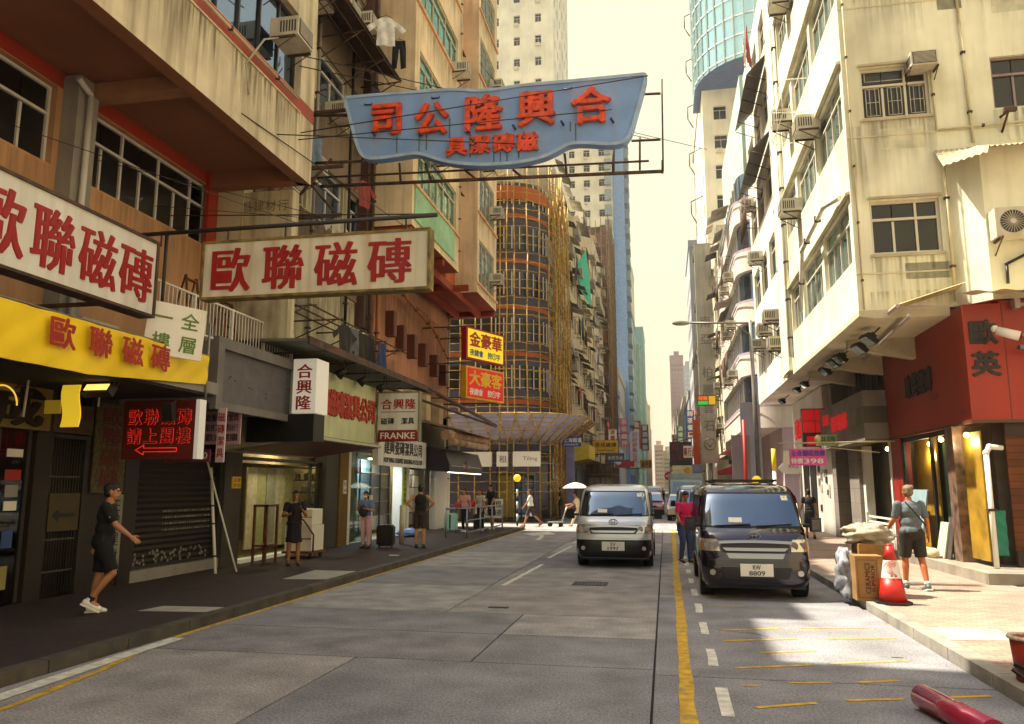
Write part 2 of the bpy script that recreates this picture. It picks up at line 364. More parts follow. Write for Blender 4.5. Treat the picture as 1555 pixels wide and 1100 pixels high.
WGT = glassy('tower_glass', '3a5a66', 'a9d2da', .5)
ACW = mat('appliance_ivory', 'cfc8b4', .6, scale=4, var=.1, streak=.2)
ACD = mat('appliance_grille', '3a3733', .7)
BAMBOO = mat('bamboo', 'b8923c', .6, scale=5, var=.35)
NET = mat('green_net', '3fae93', .8)
TARP = mat('lilac_tarpaulin', '9a98ac', .6, scale=1., var=.15)
WOODB = mat('brown_wood', '6b3f1e', .6, scale=4, var=.3)

# ================================================================ ground
g = MB(); g.box(-400, 400, -60, 1500, -.6, -.03); struct('ground', g, mat('far_asphalt', '4c4a48', .9, scale=.3))
CONC = [mat('road_concrete_%s' % n, c, .88, scale=s * 1.6, var=.2, bump=.5, patch=.28, dirt=(.12, .115, .12)) for n, c, s in
        (('warm', '948e8c', 1.1), ('grey', '838286', .9), ('pale', '9c9896', 1.3), ('violet', '858184', 1.2))]
for m_ in CONC: speckle(m_, 42, .42)
road = MB()
xs = [-6.15, -3.40, -2.11, -.17, 2.95]
ys_full = [-30, -18, -9, 2.2, 5.2]
def slab(x0, x1, y0, y1, mi): road.box(x0 + .012, x1 - .012, y0 + .012, y1 - .012, -.25, 0, mi)
yy = [-30, -20, -11, -3, 3.1, 8.52, 10.14, 11.75, 14.9, 18.3, 22.6, 27, 31.5, 35]
for i, (a, b) in enumerate(zip(yy, yy[1:])):
    if a < 8.5: slab(-6.15, -3.40, a, b, i % 4); slab(-3.40, -.17, a, b, (i + 1) % 4)
    elif a < 10.2: slab(-6.15, -2.11, a, b, (1, 3)[i % 2]); slab(-2.11, -.17, a, b, (2, 1)[i % 2])
    elif a < 11.8: slab(-6.15, -3.3, a, b, 2); slab(-3.3, -.17, a, b, 0)
    else: slab(-6.15, -3.32, a, b, (i + 1) % 4); slab(-3.32, -.17, a, b, i % 4)
for i, (a, b) in enumerate(zip([-30, -14, -2, 3.6, 8.3, 14, 20, 27, 35], [-14, -2, 3.6, 8.3, 14, 20, 27, 35])): slab(-.17, 2.95, a, b, (1, 3, 1, 1, 1, 0, 3, 2)[i])
yy = [35 + 6 * i for i in range(0, 60)]
for i, (a, b) in enumerate(zip(yy, yy[1:])):
    slab(-6.15, -1.6, a, b, i % 3); slab(-1.6, 2.95, a, b, (i + 1) % 4)
for i in range(12): slab(-6.15 - 6 * (i + 1), -6.15 - 6 * i, 35.2, 41.2, i % 4); slab(2.95 + 6 * i, 8.95 + 6 * i, 37.6, 41.4, (i + 1) % 4)
struct('road', road, CONC)
jb = MB(); jb.box(-6.2, 3.0, -30, 390, -.28, -.018); struct('road_bed', jb, mat('joint_tar', '23201e', .9))
# pavements and kerbs
PAVL = brick('pavement_brick_shaded', '34191a', '261214', '3c332e', .2, .1, .006)  # red brick, darkened so its colour carries the shade on this pavement
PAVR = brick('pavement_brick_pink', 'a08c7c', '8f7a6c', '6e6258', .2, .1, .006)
pl = MB()
for a, b in ((-30, 34.6), (41.8, 400)): pl.box(-9.62, -6.33, a, b, -.2, .12)
pl.box(-40, -9.62, 33.9, 34.6, -.2, .12)
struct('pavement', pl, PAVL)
pr = MB(); pr.box(3.13, 6.02, -30, 37, -.2, .12).box(6.02, 60, -30, 15.6, -.2, .12).box(3.13, 6.02, 42, 400, -.2, .12); struct('pavement', pr, PAVR)
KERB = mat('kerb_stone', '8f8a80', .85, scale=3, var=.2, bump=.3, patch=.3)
kb = MB()
def kerb(x0, x1, a, b):
    y = a
    while y < b - .1:
        e = min(b, y + (1.2 if y < 60 else 12)); kb.box(x0, x1, y + .008, e - .008, -.2, .128); y = e
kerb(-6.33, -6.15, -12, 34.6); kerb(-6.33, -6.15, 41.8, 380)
struct('kerb', kb, mat('kerb_stone_shaded', '4a443c', .85, scale=3, var=.3, bump=.4, patch=.5)); kb = MB(); kerb(2.95, 3.13, -12, 37); kerb(2.95, 3.13, 42, 380)  # left kerb: darker copy of the stone, shade put into its colour
struct('kerb', kb, KERB)
cp = MB()
for q in ([(-7.37, 10.23), (-6.37, 10.31), (-6.35, 10.75), (-7.3, 10.7)], [(-7.2, 14.2), (-6.36, 14.3), (-6.36, 15.75), (-7.3, 15.8)], [(3.14, 10.1), (3.9, 10.2), (3.95, 10.95), (3.14, 10.9)],
          [(4.3, 9.2), (5.2, 9.25), (5.2, 9.32), (4.3, 9.27)], [(-8.6, 8.1), (-8.0, 8.1), (-8.0, 8.5), (-8.6, 8.5)]):
    cp.prism([(x, y, .112) for x, y in q], (0, 0, .013))
struct('pavement_patches', cp, mat('patch_concrete', 'a59e92', .9, scale=4, bump=.2))
# painted markings, 4 mm sheets
YLW = mat('yellow_road_paint', 'c9a02c', .8, scale=9, var=.25, patch=.5, dirt=(.2, .17, .12))
WLW = mat('white_road_paint', 'd6d2c6', .8, scale=9, var=.2, patch=.3, dirt=(.25, .23, .2))
def ribbon(mb, pts, w_, z=.004, jit=.008):
    """a painted line whose edges wander a little"""
    out = []
    for (a, b) in zip(pts, pts[1:]):
        n = max(1, int(math.dist(a, b) / .35))
        for k in range(n): out.append((a[0] + (b[0] - a[0]) * k / n, a[1] + (b[1] - a[1]) * k / n))
    out.append(pts[-1]); vs = []
    for i, p in enumerate(out):
        q = out[min(i + 1, len(out) - 1)]; o = out[max(0, i - 1)]; d = Vector((q[0] - o[0], q[1] - o[1])).normalized(); nn = (-d.y, d.x)
        for s_ in (-1, 1):
            k = s_ * (w_ / 2 + rnd.uniform(-jit, jit)); vs.append((p[0] + nn[0] * k, p[1] + nn[1] * k, z))
    mb.add(vs, [(2 * i, 2 * i + 1, 2 * i + 3, 2 * i + 2) for i in range(len(out) - 1)])
ym = MB()
ribbon(ym, [(.14, -5), (.13, 7), (.16, 12), (.17, 18), (.24, 30), (.26, 36)], .13, jit=.012)
ribbon(ym, [(-5.3, -5), (-5.45, 4), (-5.55, 6.2), (-5.72, 7.4), (-5.95, 8.4), (-6.06, 9.4), (-6.07, 12), (-6.06, 34)], .085)
for x0, y0, x1, y1 in [(.7, 7.27, 1.23, 7.52), (.65, 8.75, 1.46, 9.05), (.63, 10.22, 1.54, 10.53), (.64, 10.93, 1.42, 11.24), (.6, 13.1, 1.15, 13.2), (.99, 9.59, 1.63, 9.8), (.64, 8.03, .8, 8.04), (1.1, 8.21, 1.5, 8.3),
                       (1.5, 7.65, 2.0, 7.8), (1.75, 8.35, 2.15, 8.5), (1.65, 9.15, 2.5, 9.45), (1.9, 10.6, 2.75, 10.8), (1.7, 11.3, 2.6, 11.5), (.7, 6.4, 1.5, 6.6), (2.3, 7.9, 2.8, 8.05)]:
    ribbon(ym, [(x0, y0), (x1, y1)], .055, jit=.006)
struct('yellow_road_markings', ym, YLW)
wm = MB()
for a, b in ((5.2, 6.1), (6.95, 7.9), (8.81, 9.7), (10.62, 11.52), (12.38, 13.3), (14.24, 15.17), (16.08, 16.84), (17.9, 18.7), (19.6, 20.4), (21.4, 22.2), (23.2, 24.0), (25, 25.8)): ribbon(wm, [(.44, a), (.45, b)], .105)
ribbon(wm, [(-5.72, 3), (-5.79, 5), (-5.87, 6.5), (-5.95, 8), (-5.98, 9.1)], .19, .008)
for a, b in ((15, 19.2), (20.9, 25.2), (26.6, 28.5), (44, 48), (51, 55), (58, 62), (66, 70), (75, 79)): ribbon(wm, [(-3.09, a), (-2.98, b)], .1)
ribbon(wm, [(-4.5, 27.9), (-4.6, 29.4), (-4.85, 31.2)], .16); wm.add([(-5.7, 31.6, .004), (-5.05, 30.3, .004), (-4.3, 31.4, .004), (-4.85, 32.9, .004)], [(0, 1, 2, 3)])
for i in range(9): wm.box(-5.6 + i * .95, -5.1 + i * .95, 36.2, 39.8, .002, .005)   # the crossing at the junction
struct('white_road_markings', wm, WLW)
# iron covers let into the road
GRT = mat('cast_iron', '3d3c42', .6, .5, scale=8)
def grate(x0, x1, y0, y1, label, n=9):
    t = thing('drain_grate', label, 'drain cover', ((x0 + x1) / 2, (y0 + y1) / 2, 0))
    a = MB(); a.box(x0, x1, y0, y0 + .05, .001, .008).box(x0, x1, y1 - .05, y1, .001, .008).box(x0, x0 + .04, y0 + .05, y1 - .05, .001, .008).box(x1 - .04, x1, y0 + .05, y1 - .05, .001, .008); a.build('frame', GRT, t)
    b = MB(); st = (x1 - x0 - .08) / n
    for i in range(n): b.box(x0 + .04 + st * i + .01, x0 + .04 + st * (i + 1) - .008, y0 + .05, y1 - .05, .001, .007)
    b.build('cover', GRT, t)
grate(-1.82, -1.15, 15.3, 15.85, 'large square iron cover set in the road in front of the silver van')
grate(-2.76, -2.45, 12.24, 12.36, 'small narrow iron slot cover in the road nearer than the large cover', 5)
grate(3.2, 3.75, 17.2, 17.5, 'iron cover in the pink brick pavement beside the black van', 6)

# ================================================================ helpers for buildings
def shell(mb, x0, x1, y0, y1, z0, z1, skip='', mi=0):
    """the plain outer faces of a block, those in skip left to wall()"""
    if 'L' not in skip: mb.quad((x1, y0, z0), (x1, y1, z0), (x1, y1, z1), (x1, y0, z1), mi)
    if 'R' not in skip: mb.quad((x0, y0, z0), (x0, y1, z0), (x0, y1, z1), (x0, y0, z1), mi)
    if 'F' not in skip: mb.quad((x0, y0, z0), (x1, y0, z0), (x1, y0, z1), (x0, y0, z1), mi)
    if 'B' not in skip: mb.quad((x0, y1, z0), (x1, y1, z0), (x1, y1, z1), (x0, y1, z1), mi)
    if 'T' not in skip: mb.quad((x0, y0, z1), (x1, y0, z1), (x1, y1, z1), (x0, y1, z1), mi)
    if 'D' not in skip: mb.quad((x0, y0, z0), (x1, y0, z0), (x1, y1, z0), (x0, y1, z0), mi)
def solid_back(mb, F, u0, u1, z0, z1, d=.3, mi=0): mb.quad(F.p(u0, z0, d), F.p(u1, z0, d), F.p(u1, z1, d), F.p(u0, z1, d), mi)

# air conditioners: local origin on the wall plane, -y outwards
def make_window_ac():
    t = thing('air_conditioner', 'window air conditioner', 'air conditioner')
    a = MB(); a.box(-.33, .33, -.55, .05, -.2, .2); a.build('casing', ACW, t)
    b = MB(); b.box(-.29, .29, -.562, -.551, -.16, .17)
    c = MB()
    for i in range(9): c.box(-.27, .27, -.572, -.563, -.14 + i * .034, -.128 + i * .034)
    for s in (-1, 1):
        for i in range(6): b.box(s * .331 - .006, s * .331 + .006, -.5 + i * .06, -.47 + i * .06, -.12, .12)
    g_ = b.build('grille', ACD, t); c.build('louvre', ACW, g_)
    d = MB(); d.box(-.36, -.32, -.5, .0, -.25, -.205).box(.32, .36, -.5, .0, -.25, -.205).tube((-.34, -.48, -.24), (-.34, 0, -.52), .014, n=4).tube((.34, -.48, -.24), (.34, 0, -.52), .014, n=4); d.build('bracket', RUST, t)
    return t
def make_split_ac():
    t = thing('air_conditioner', 'split air conditioner', 'air conditioner')
    a = MB(); a.box(-.42, .42, -.36, -.04, -.3, .3); a.build('casing', ACW, t)
    b = MB(); b.tube((-.1, -.362, 0), (-.1, -.372, 0), .235, n=24)
    g_ = b.build('fan_grille', ACD, t); c = MB()
    for i in range(12):
        an = i * math.pi / 12; c.obox((-.1, -.378, 0), (.46, .006, .008), (0, an, 0))
    c.tube((-.1, -.374, 0), (-.1, -.386, 0), .05, n=12); c.build('guard', ACW, g_)
    d = MB(); d.box(-.36, -.32, -.42, 0, -.35, -.305).box(.32, .36, -.42, 0, -.35, -.305).tube((-.34, -.4, -.34), (-.34, 0, -.6), .015, n=4).tube((.34, -.4, -.34), (.34, 0, -.6), .015, n=4); d.build('bracket', RUST, t)
    e = MB(); e.path([(.36, -.1, -.2), (.48, -.1, -.26), (.5, -.05, -.5), (.5, -.02, -1.0)], .018); e.build('pipe', ALU, t)
    return t
_ac = make_window_ac(); _sp = make_split_ac(); _used = {}
def ac(F, u, z, label, kind='w', s=1., group=None, out=0.):
    src = _ac if kind == 'w' else _sp; p = F.p(u, z, -out)
    if kind not in _used:
        _used[kind] = 1; o = src; o.location = p; o.rotation_euler = (0, 0, F.rz); o['label'] = label
        if group: o['group'] = group
        o.scale = (s, s, s)
    else: o = dup(src, p, F.rz, label, group, (s, s, s))
    return o
def pipe(pts, r, m, label, name='drain_pipe', cat='pipe', group=None, clips=True):
    t = thing(name, label, cat, pts[0], group)
    a = MB(); a.path(pts, r, 7)
    for p in pts[1:-1]: a.ball(p, r * 1.25, n=7, k=5)
    a.build('pipe_run', m, t)
    if clips:
        b = MB()
        for (p, q) in zip(pts, pts[1:]):
            p, q = Vector(p), Vector(q); L = (q - p).length; n = int(L / 1.2)
            for i in range(n):
                c = p.lerp(q, (i + .5) / n); b.obox(c, (r * 2.8, r * 2.8, .05) if abs((q - p).z) > L * .7 else (r * 2.6, .05, r * 2.6))
        if b.v: b.build('clip', RUST, t)
    return t

# ================================================================ LEFT: corner block with the deep overhang
bA = thing('apartment_building', 'cream and peach block with a deep concrete overhang above the big white tile sign', 'building', (-9.6, 3, 0))
U = Face('L', -7.3); a = MB()
hb = [(u, u + 2.35, 9.95, 11.7) for u in (-5.2, -2.7, -.2, 2.3, 4.8, 7.3)] + [(9.8, 14.2, 9.95, 11.7)] + [(u, u + 2.2, 13.1, 14.8) for u in (1, 3.6, 6.2, 9.2, 11.6)]
wall(a, U, -6, 14.85, 8.26, 9.62, [], mi=0); wall(a, U, -6, 14.85, 9.94, 16.0, [h for h in hb], .22)
wall(a, U, -6, 14.85, 9.62, 9.94, [], mi=1)
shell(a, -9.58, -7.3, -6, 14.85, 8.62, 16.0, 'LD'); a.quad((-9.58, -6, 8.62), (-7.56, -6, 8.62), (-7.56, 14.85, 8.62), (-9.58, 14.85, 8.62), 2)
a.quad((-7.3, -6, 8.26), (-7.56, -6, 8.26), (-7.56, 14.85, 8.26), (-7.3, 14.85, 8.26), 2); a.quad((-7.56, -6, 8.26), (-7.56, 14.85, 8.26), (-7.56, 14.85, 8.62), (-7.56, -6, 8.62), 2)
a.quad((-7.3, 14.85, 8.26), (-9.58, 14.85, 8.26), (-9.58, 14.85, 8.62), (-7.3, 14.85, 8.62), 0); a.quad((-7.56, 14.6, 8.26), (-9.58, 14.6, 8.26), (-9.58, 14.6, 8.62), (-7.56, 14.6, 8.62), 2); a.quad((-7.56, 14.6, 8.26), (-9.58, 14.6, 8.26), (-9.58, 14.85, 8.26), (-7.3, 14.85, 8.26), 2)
a.box(-7.31, -7.27, -6, 14.2, 9.585, 9.62, 0)
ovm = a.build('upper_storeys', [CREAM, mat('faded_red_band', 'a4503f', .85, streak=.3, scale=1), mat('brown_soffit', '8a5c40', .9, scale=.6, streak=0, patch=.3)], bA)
cb_ = MB()
for y in (-2.5, 1.9, 6.3, 10.75): cb_.box(-9.58, -7.57, y, y + .3, 8.36, 8.615)
each(cb_, 'soffit_beam', mat('beam_paint', '9a7050', .9), bA)
windows(bA, U, hb[:6], 3, .0, ALUD, WGB, .22); windows(bA, U, [hb[6]], 6, .0, ALUD, WGB, .22); windows(bA, U, hb[7:], 3, .3, ALUD, WGB, .22)
W = Face('L', -9.6); a = MB()
hw = [(-2.0, 1.5, 7.0, 8.34), (2.3, 5.9, 7.0, 8.34), (6.9, 10.3, 7.0, 8.34), (11.0, 14.72, 7.0, 8.34)]
wall(a, W, -6, 14.9, 3.6, 6.98, [], mi=0); wall(a, W, -6, 14.9, 6.98, 8.36, hw, .18, 0); wall(a, W, -6, 14.9, 8.36, 8.62, [], mi=1)
shell(a, -22, -9.6, -6, 14.9, 3.6, 8.6, 'L'); shell(a, -22, -9.59, -6, 14.9, 8.64, 16.0, 'LR')
a.box(-9.598, -9.5, 14.55, 14.9, 6.2, 8.6, 1)
a.build('wall', [PEACH, REDW], bA)
windows(bA, W, hw[:3], 6, .36, ALU, WG, .18); windows(bA, W, hw[3:], 7, .36, ALU, WG, .18)
a = MB(); a.box(-22, -9.7, 9.95, 12.7, 16.0, 16.6).box(-22, -7.4, -6, 9.95, 16.0, 24.5).box(-12, -8.4, 12.9, 14.85, 16.0, 19.6); a.build('roof', DIRTY, bA)  # unseen roof blocks, shaped so their shadow bounds the sunlit road patch
a = MB(); a.box(-9.6, -9.3, 10.42, 10.88, 3.6, 8.6); a.build('pier', GREYC, bA)
a = MB(); a.tube((-9.22, 10.6, 3.6), (-9.22, 10.6, 8.3), .05); a.tube((-9.22, 10.6, 8.3), (-9.22, 10.3, 8.45), .05); a.build('drain_pipe', ALU, bA)
# ground floor: street canopy slab, piers, shop recess
a = MB(); a.box(-9.6, -7.55, -6, 12.2, 3.42, 3.62); a.build('canopy_slab', GREYC, bA)
a = MB(); a.box(-9.6, -7.58, -6, 12.1, 3.38, 3.41); a.build('canopy_soffit', mat('soffit_shaded', '2a241e', .9), bA)  # soffit colour darkened to hold the shade under the canopy
GF = mat('shaded_tile_cladding', '1b1612', .5, scale=3)  # tile darkened, arcade shade put into its colour
a = MB()
for y0, y1, xx in ((7.2, 7.9, -9.58), (10.55, 10.87, -9.58), (12.65, 12.98, -9.58), (11.72, 12.65, -9.62)): a = MB(); a.box(-9.9, xx, y0, y1, 0, 3.42); a.build('pier', mat('pier_tile_shaded', '281f18', .5, scale=3), bA)  # pier tile darkened as well, canopy shade painted into it
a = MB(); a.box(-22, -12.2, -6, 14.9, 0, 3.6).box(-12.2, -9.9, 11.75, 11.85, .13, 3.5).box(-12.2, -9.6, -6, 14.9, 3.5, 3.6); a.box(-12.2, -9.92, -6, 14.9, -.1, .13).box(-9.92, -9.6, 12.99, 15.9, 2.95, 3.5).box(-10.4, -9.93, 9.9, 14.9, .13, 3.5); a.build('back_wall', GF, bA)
# dark shop with counter
a = MB(); a.box(-9.72, -9.68, 4.5, 7.2, .13, 3.2).box(-9.72, -9.68, 7.9, 10.5, .13, 2.9)
a.build('shop_glass', clear('shop_glass', '8f9490', .1), bA)
a = MB()
for y in (4.5, 5.8, 7.9, 9.1, 9.9, 10.48): a.box(-9.74, -9.66, y, y + .06, .13, 2.95)
a.box(-9.75, -9.65, 4.5, 10.54, 2.9, 3.0); a.build('shop_frame', ALUD, bA)
a = MB(); a.box(-10.8, -10.1, 9.3, 10.5, .13, 1.0)
for k in range(5): a.box(-11.0, -10.7, 9.4, 11.6, .5 + k * .5, .53 + k * .5)
a.build('counter', WOODB, bA)
st = MB(); cols_ = ['b8b4a8', 'a83020', '3355aa', 'c0a040', '6a8060']
for i in range(26):
    y = rnd.uniform(9.6, 11.4); z = rnd.choice([.55, 1.05, 1.55, 2.05]); st.box(-10.9, -10.75, y, y + rnd.uniform(.06, .16), z, z + rnd.uniform(.15, .35), rnd.randrange(5))
st.build('stock', [mat('stock%s' % c, c) for c in cols_], bA)
stk = MB()
for y, z, w_, h_, mi in ((8.95, 2.3, .3, .12, 0), (8.95, 1.95, .3, .16, 1), (8.98, 1.7, .24, .18, 2), (8.98, 1.5, .24, .14, 0), (8.9, .35, .26, .34, 3), (8.45, 1.35, .34, .3, 3), (9.0, .95, .2, .25, 4)): stk.box(-9.675, -9.668, y + 1.15, y + 1.15 + w_, z, z + h_, mi)
stk.build('window_stickers', [WHITES, mat('st_red', 'a03028'), mat('st_grey', '8c8c88'), mat('st_ochre', '9a8a50'), mat('st_blue', '38508c')], bA)
# stair door with gate
t = thing('metal_gate', 'dark folding metal gate closing the narrow stairway under the yellow banner', 'gate', (-9.7, 11.3, .13))
a = MB(); a.box(-9.8, -9.62, 10.87, 10.93, .13, 2.7).box(-9.8, -9.62, 11.66, 11.72, .13, 2.7).box(-9.8, -9.62, 10.93, 11.66, 2.64, 2.7); a.build('frame', DARKM, t)
a = MB()
for i in range(12): a.tube((-9.7, 10.97 + i * .062, .16), (-9.7, 10.97 + i * .062, 2.62), .009, n=5)
for z in (.5, 1.0, 1.5, 2.0): a.box(-9.715, -9.685, 10.93, 11.66, z, z + .03)
a.build('bars', mat('gate_iron', '4a4640', .6, .3), t)
t = thing('notice_board', 'dull gold board with a black arrow on the stairway gate', 'sign', (-9.6, 10.9, 1.2))
a = MB(); a.box(-9.62, -9.6, 10.94, 11.6, 1.15, 1.75); a.build('board', mat('dull_gold', '463a1c', .6), t)
a = MB(); a.prism([(-9.598, 11.0, 1.4), (-9.598, 11.15, 1.5), (-9.598, 11.15, 1.43), (-9.598, 11.52, 1.43), (-9.598, 11.52, 1.37), (-9.598, 11.15, 1.37), (-9.598, 11.15, 1.3)], (.004, 0, 0)); a.build('arrow', BLACK, t)
t = thing('wall_sign', 'dark yellow panel with faded phone number above the stairway gate', 'sign', (-9.58, 10.9, 2.8))
a = MB(); a.box(-9.6, -9.572, 10.85, 11.74, 2.72, 3.2); a.build('board', mat('dull_gold', '463a1c', .6), t)
a = MB(); a.row('磁磚潔具', (-9.571, 10.98, 3.02), (0, 1, 0), (0, 0, 1), (0, .2, 0), .18, .2, bold=(.02, 0)); a.text('TEL 2386 5866', (-9.571, 11.3, 2.8), (0, 1, 0), (0, 0, 1), .8, .1); a.build('lettering', mat('dark_red_letter', '4a1712', .7), t)
t = thing('pillar_sign', 'tall faded mosaic pillar panel with column of dark red characters', 'sign', (-9.57, 11.9, 1.9))
a = MB(); a.box(-9.6, -9.57, 11.8, 12.62, 1.75, 3.3); a.build('board', mat('mosaic_gold', '554a28', .7, scale=14, var=.4), t)
a = MB(); a.row('歐聯磁磚', (-9.569, 12.2, 3.08), (0, 1, 0), (0, 0, 1), (0, 0, -.36), .5, .34, bold=(.03, 0)); a.build('lettering', mat('dark_red_letter2', '5c1a14', .7), t)
t = thing('pillar_sign', 'narrow white poster with black characters low on the pillar behind the walking man', 'sign', (-9.57, 12.1, .9))
a = MB(); a.box(-9.6, -9.57, 12.3, 12.64, .4, 1.72); a.build('board', mat('poster_grey', '8a867c', .7), t)
a = MB(); a.row('主禮建材', (-9.569, 12.47, 1.55), (0, 1, 0), (0, 0, 1), (0, 0, -.3), .22, .26, bold=(.02, 0)); a.build('lettering', BLACK, t)
# roller shutter shop
t = thing('roller_shutter', 'dark roller shutter with rows of small stickers, closed, beside the leaning white poles', 'shutter', (-9.7, 14.4, .12))
a = MB(); a.grid(lambda u, v: (-9.72 + .012 * math.cos(v * 46 * math.pi), 12.99 + 2.86 * u, .34 + 2.6 * v), 1, 184, smooth=False); a.box(-9.9, -9.735, 12.99, 15.85, .34, 2.94)
a.build('curtain', mat('shutter_paint_shaded', '1e1712', .55, scale=1), t)  # curtain paint darkened to include the shade it stands in
a = MB(); a.box(-9.9, -9.6, 12.98, 15.9, .12, .33); a.build('threshold', GREYC, t)
a = MB(); a.box(-9.76, -9.6, 12.98, 13.06, .34, 2.94).box(-9.76, -9.6, 15.8, 15.88, .34, 2.94); each(a, 'guide_rail', DARKM, t)
a = MB()
for i in range(60): y = rnd.uniform(13.1, 15.6); z = rnd.uniform(.38, .62); a.box(-9.706, -9.70, y, y + .05, z, z + .05)
for k in range(4):
    for i in range(22): y = 14.0 + i * .075; z = 1.0 + k * .12; a.box(-9.706, -9.70, y, y + rnd.uniform(.02, .06), z, z + .035)
a.build('stickers', mat('sticker_white', '8a8478', .6), t)
t = thing('leaning_pole', 'thick white pole with black ties leaning beside the shutter', 'pole', (-8.9, 14.75, .12), 'poles leaning by the shutter')
a = MB(); a.tube((-8.95, 14.75, .12), (-9.5, 15.25, 2.25), .032, n=8); a.build('pole_shaft', WHITES, t)
a = MB(); [a.tube(Vector((-8.95, 14.75, .12)).lerp(Vector((-9.5, 15.25, 2.25)), k), Vector((-8.95, 14.75, .12)).lerp(Vector((-9.5, 15.25, 2.25)), k + .015), .036, n=8) for k in (.15, .45, .62, .88)]; a.build('tie', BLACK, t)
t = thing('leaning_pole', 'thin white pole leaning crosswise next to the thick tied one', 'pole', (-8.75, 15.2, .12), 'poles leaning by the shutter')
a = MB(); a.tube((-8.75, 15.2, .12), (-9.55, 15.05, 2.6), .02, n=7); a.build('pole_shaft', WHITES, t)

# ================================================================ LEFT: brown and cream block behind the blue sign
bB = thing('apartment_building', 'brown and cream old block with washing racks behind the blue hanging sign', 'building', (-9.6, 18, 0))
B = Face('L', -8.9); a = MB()
hB = []
for k in range(5):
    z = 8.95 + 3.2 * k
    hB += [(15.6, 16.9, z, z + 1.5), (17.3, 17.9, z, z + 1.5), (18.3, 20.2, z, z + 1.5), (20.6, 21.5, z, z + 1.5)]
wall(a, B, 14.92, 21.75, 4.9, 23, hB, .16, 0)
shell(a, -22, -8.9, 14.92, 21.75, 4.9, 23, 'L'); a.box(-22, -10.5, 14.95, 21.7, 23, 24.5)
a.build('wall', DIRTY, bB)
a = MB()
for k in range(5): z = 7.25 + 3.2 * k; a.box(-8.9, -8.84, 15.3, 21.6, z, z + 1.62)
each(a, 'spandrel', BROWN, bB)
a = MB(); a.box(-9.6, -7.75, 14.95, 15.25, 4.95, 8.24); a.build('fin_wall', DIRTY, bB)
a = MB(); a.row('大昌建材行', (-9.1, 14.945, 7.9), (1, 0, 0), (0, 0, 1), (.28, 0, 0), .24, .26); a.build('painted_lettering', mat('faded_letter', '6e5f45', .9), bB)
windows(bB, B, hB, 2, .3, ALU, WGB, .16)
a = MB(); a.box(-8.9, -8.6, 21.3, 21.78, 6.5, 23); a.build('pier', mat('dark_stained_pier', '4b2a1e', .8, streak=.6, scale=1, patch=.6), bB)
pipe([(-8.5, 21.5, 5), (-8.5, 21.5, 22)], .06, RUST, 'rusty drain pipe on the dark pier between the brown block and the peach block')
# steel racks and awning at the upper storey
t = thing('washing_rack', 'long corrugated awning with steel brackets high on the brown block', 'awning', (-8.84, 17, 14.3))
a = MB(); a.prism([(-8.83, 15.2, 14.75), (-7.55, 15.2, 14.1), (-7.55, 15.2, 14.14), (-8.83, 15.2, 14.8)], (0, 6.0, 0)); a.build('sheet', RUST, t)
a = MB()
for y in (15.3, 16.8, 18.3, 19.8, 21.1): a.tube((-8.84, y, 14.0), (-7.6, y, 14.06), .025, n=5).tube((-8.84, y, 13.4), (-7.7, y, 14.04), .02, n=5)
for x in (-8.3, -7.95, -7.6): a.tube((x, 15.2, 14.07), (x, 21.2, 14.07), .018, n=5)
a.build('bracket', RUST, t)
for (u, z, l) in ((16.2, 8.72, 'lowest'), (19.2, 11.95, 'middle'), (16.25, 11.95, 'shaded'), (19.4, 15.2, 'upper'), (16.2, 15.2, 'highest near'), (20.9, 8.75, 'small low')): ac(B, u, z + .25, {'lowest': 'air conditioner in the lowest brown block window, just above the fin wall', 'middle': 'air conditioner of the brown block half hidden by the blue sign top edge', 'shaded': 'air conditioner of the brown block next to the cream overhang corner', 'upper': 'air conditioner on the brown block under the hanging white shirt', 'highest near': 'air conditioner on the brown block at the top beside the cream corner', 'small low': 'air conditioner on the brown block below the blue sign, by the dark pier'}[l])
CL = {}
def cloth(kind, p, rz, col, label, s=1., lower=False):
    """a garment hanging from its top, thin but with folds and two layers"""
    t = thing(kind, label, 'clothes', p, rz=rz); m = mat('cloth_' + col, col, .9, var=.15, scale=6)
    P = {'shirt': [((-.23, -.76), (.23, -.76), (.21, -.16), (-.21, -.16)), ((-.21, -.17), (.21, -.17), (.11, -.005), (-.11, -.005)), ((-.12, -.01), (-.21, -.2), (-.40, -.42), (-.50, -.30)), ((.12, -.01), (.21, -.2), (.40, -.42), (.50, -.30))],
         'trousers': [((-.19, 0), (.19, 0), (.21, -.28), (-.21, -.28)), ((-.21, -.27), (-.01, -.27), (-.06, -.94), (-.23, -.92)), ((.01, -.27), (.21, -.27), (.23, -.92), (.06, -.94))],
         'towel': [((-.2, 0), (.2, 0), (.22, -.72), (-.22, -.7))]}[kind]
    m_ = MB(); ph = (p[0] * 3 + p[1]) % 6
    for (A_, B_, C_, D_) in P:
        for off in (0, .014 * s):
            def fn(u, v, off=off):
                a0, b0, c0, d0 = A_, B_, C_, D_; x = (a0[0] * (1 - u) + b0[0] * u) * (1 - v) + (d0[0] * (1 - u) + c0[0] * u) * v; z = (a0[1] * (1 - u) + b0[1] * u) * (1 - v) + (d0[1] * (1 - u) + c0[1] * u) * v
                return (x * s, off + .022 * s * math.sin(x * 24 + z * 5 + ph) * min(1, .2 - z * 2), z * s)
            m_.grid(fn, 10, 10)
    inst('fabric', m_.mesh(kind, m), t, (0, 0, 0))
    a = MB(); a.path([(-.15 * s, 0, 0), (0, 0, .06 * s), (.15 * s, 0, 0)], .008, 4).tube((0, 0, .06 * s), (0, 0, .13 * s), .006, n=4); inst('hanger', a.mesh('hanger', DARKM), t, (0, 0, 0))
cloth('shirt', (-7.12, 18.6, 14.55), R(20), 'd8d4cc', 'white short sleeved shirt hanging high above the blue sign', 1.1)
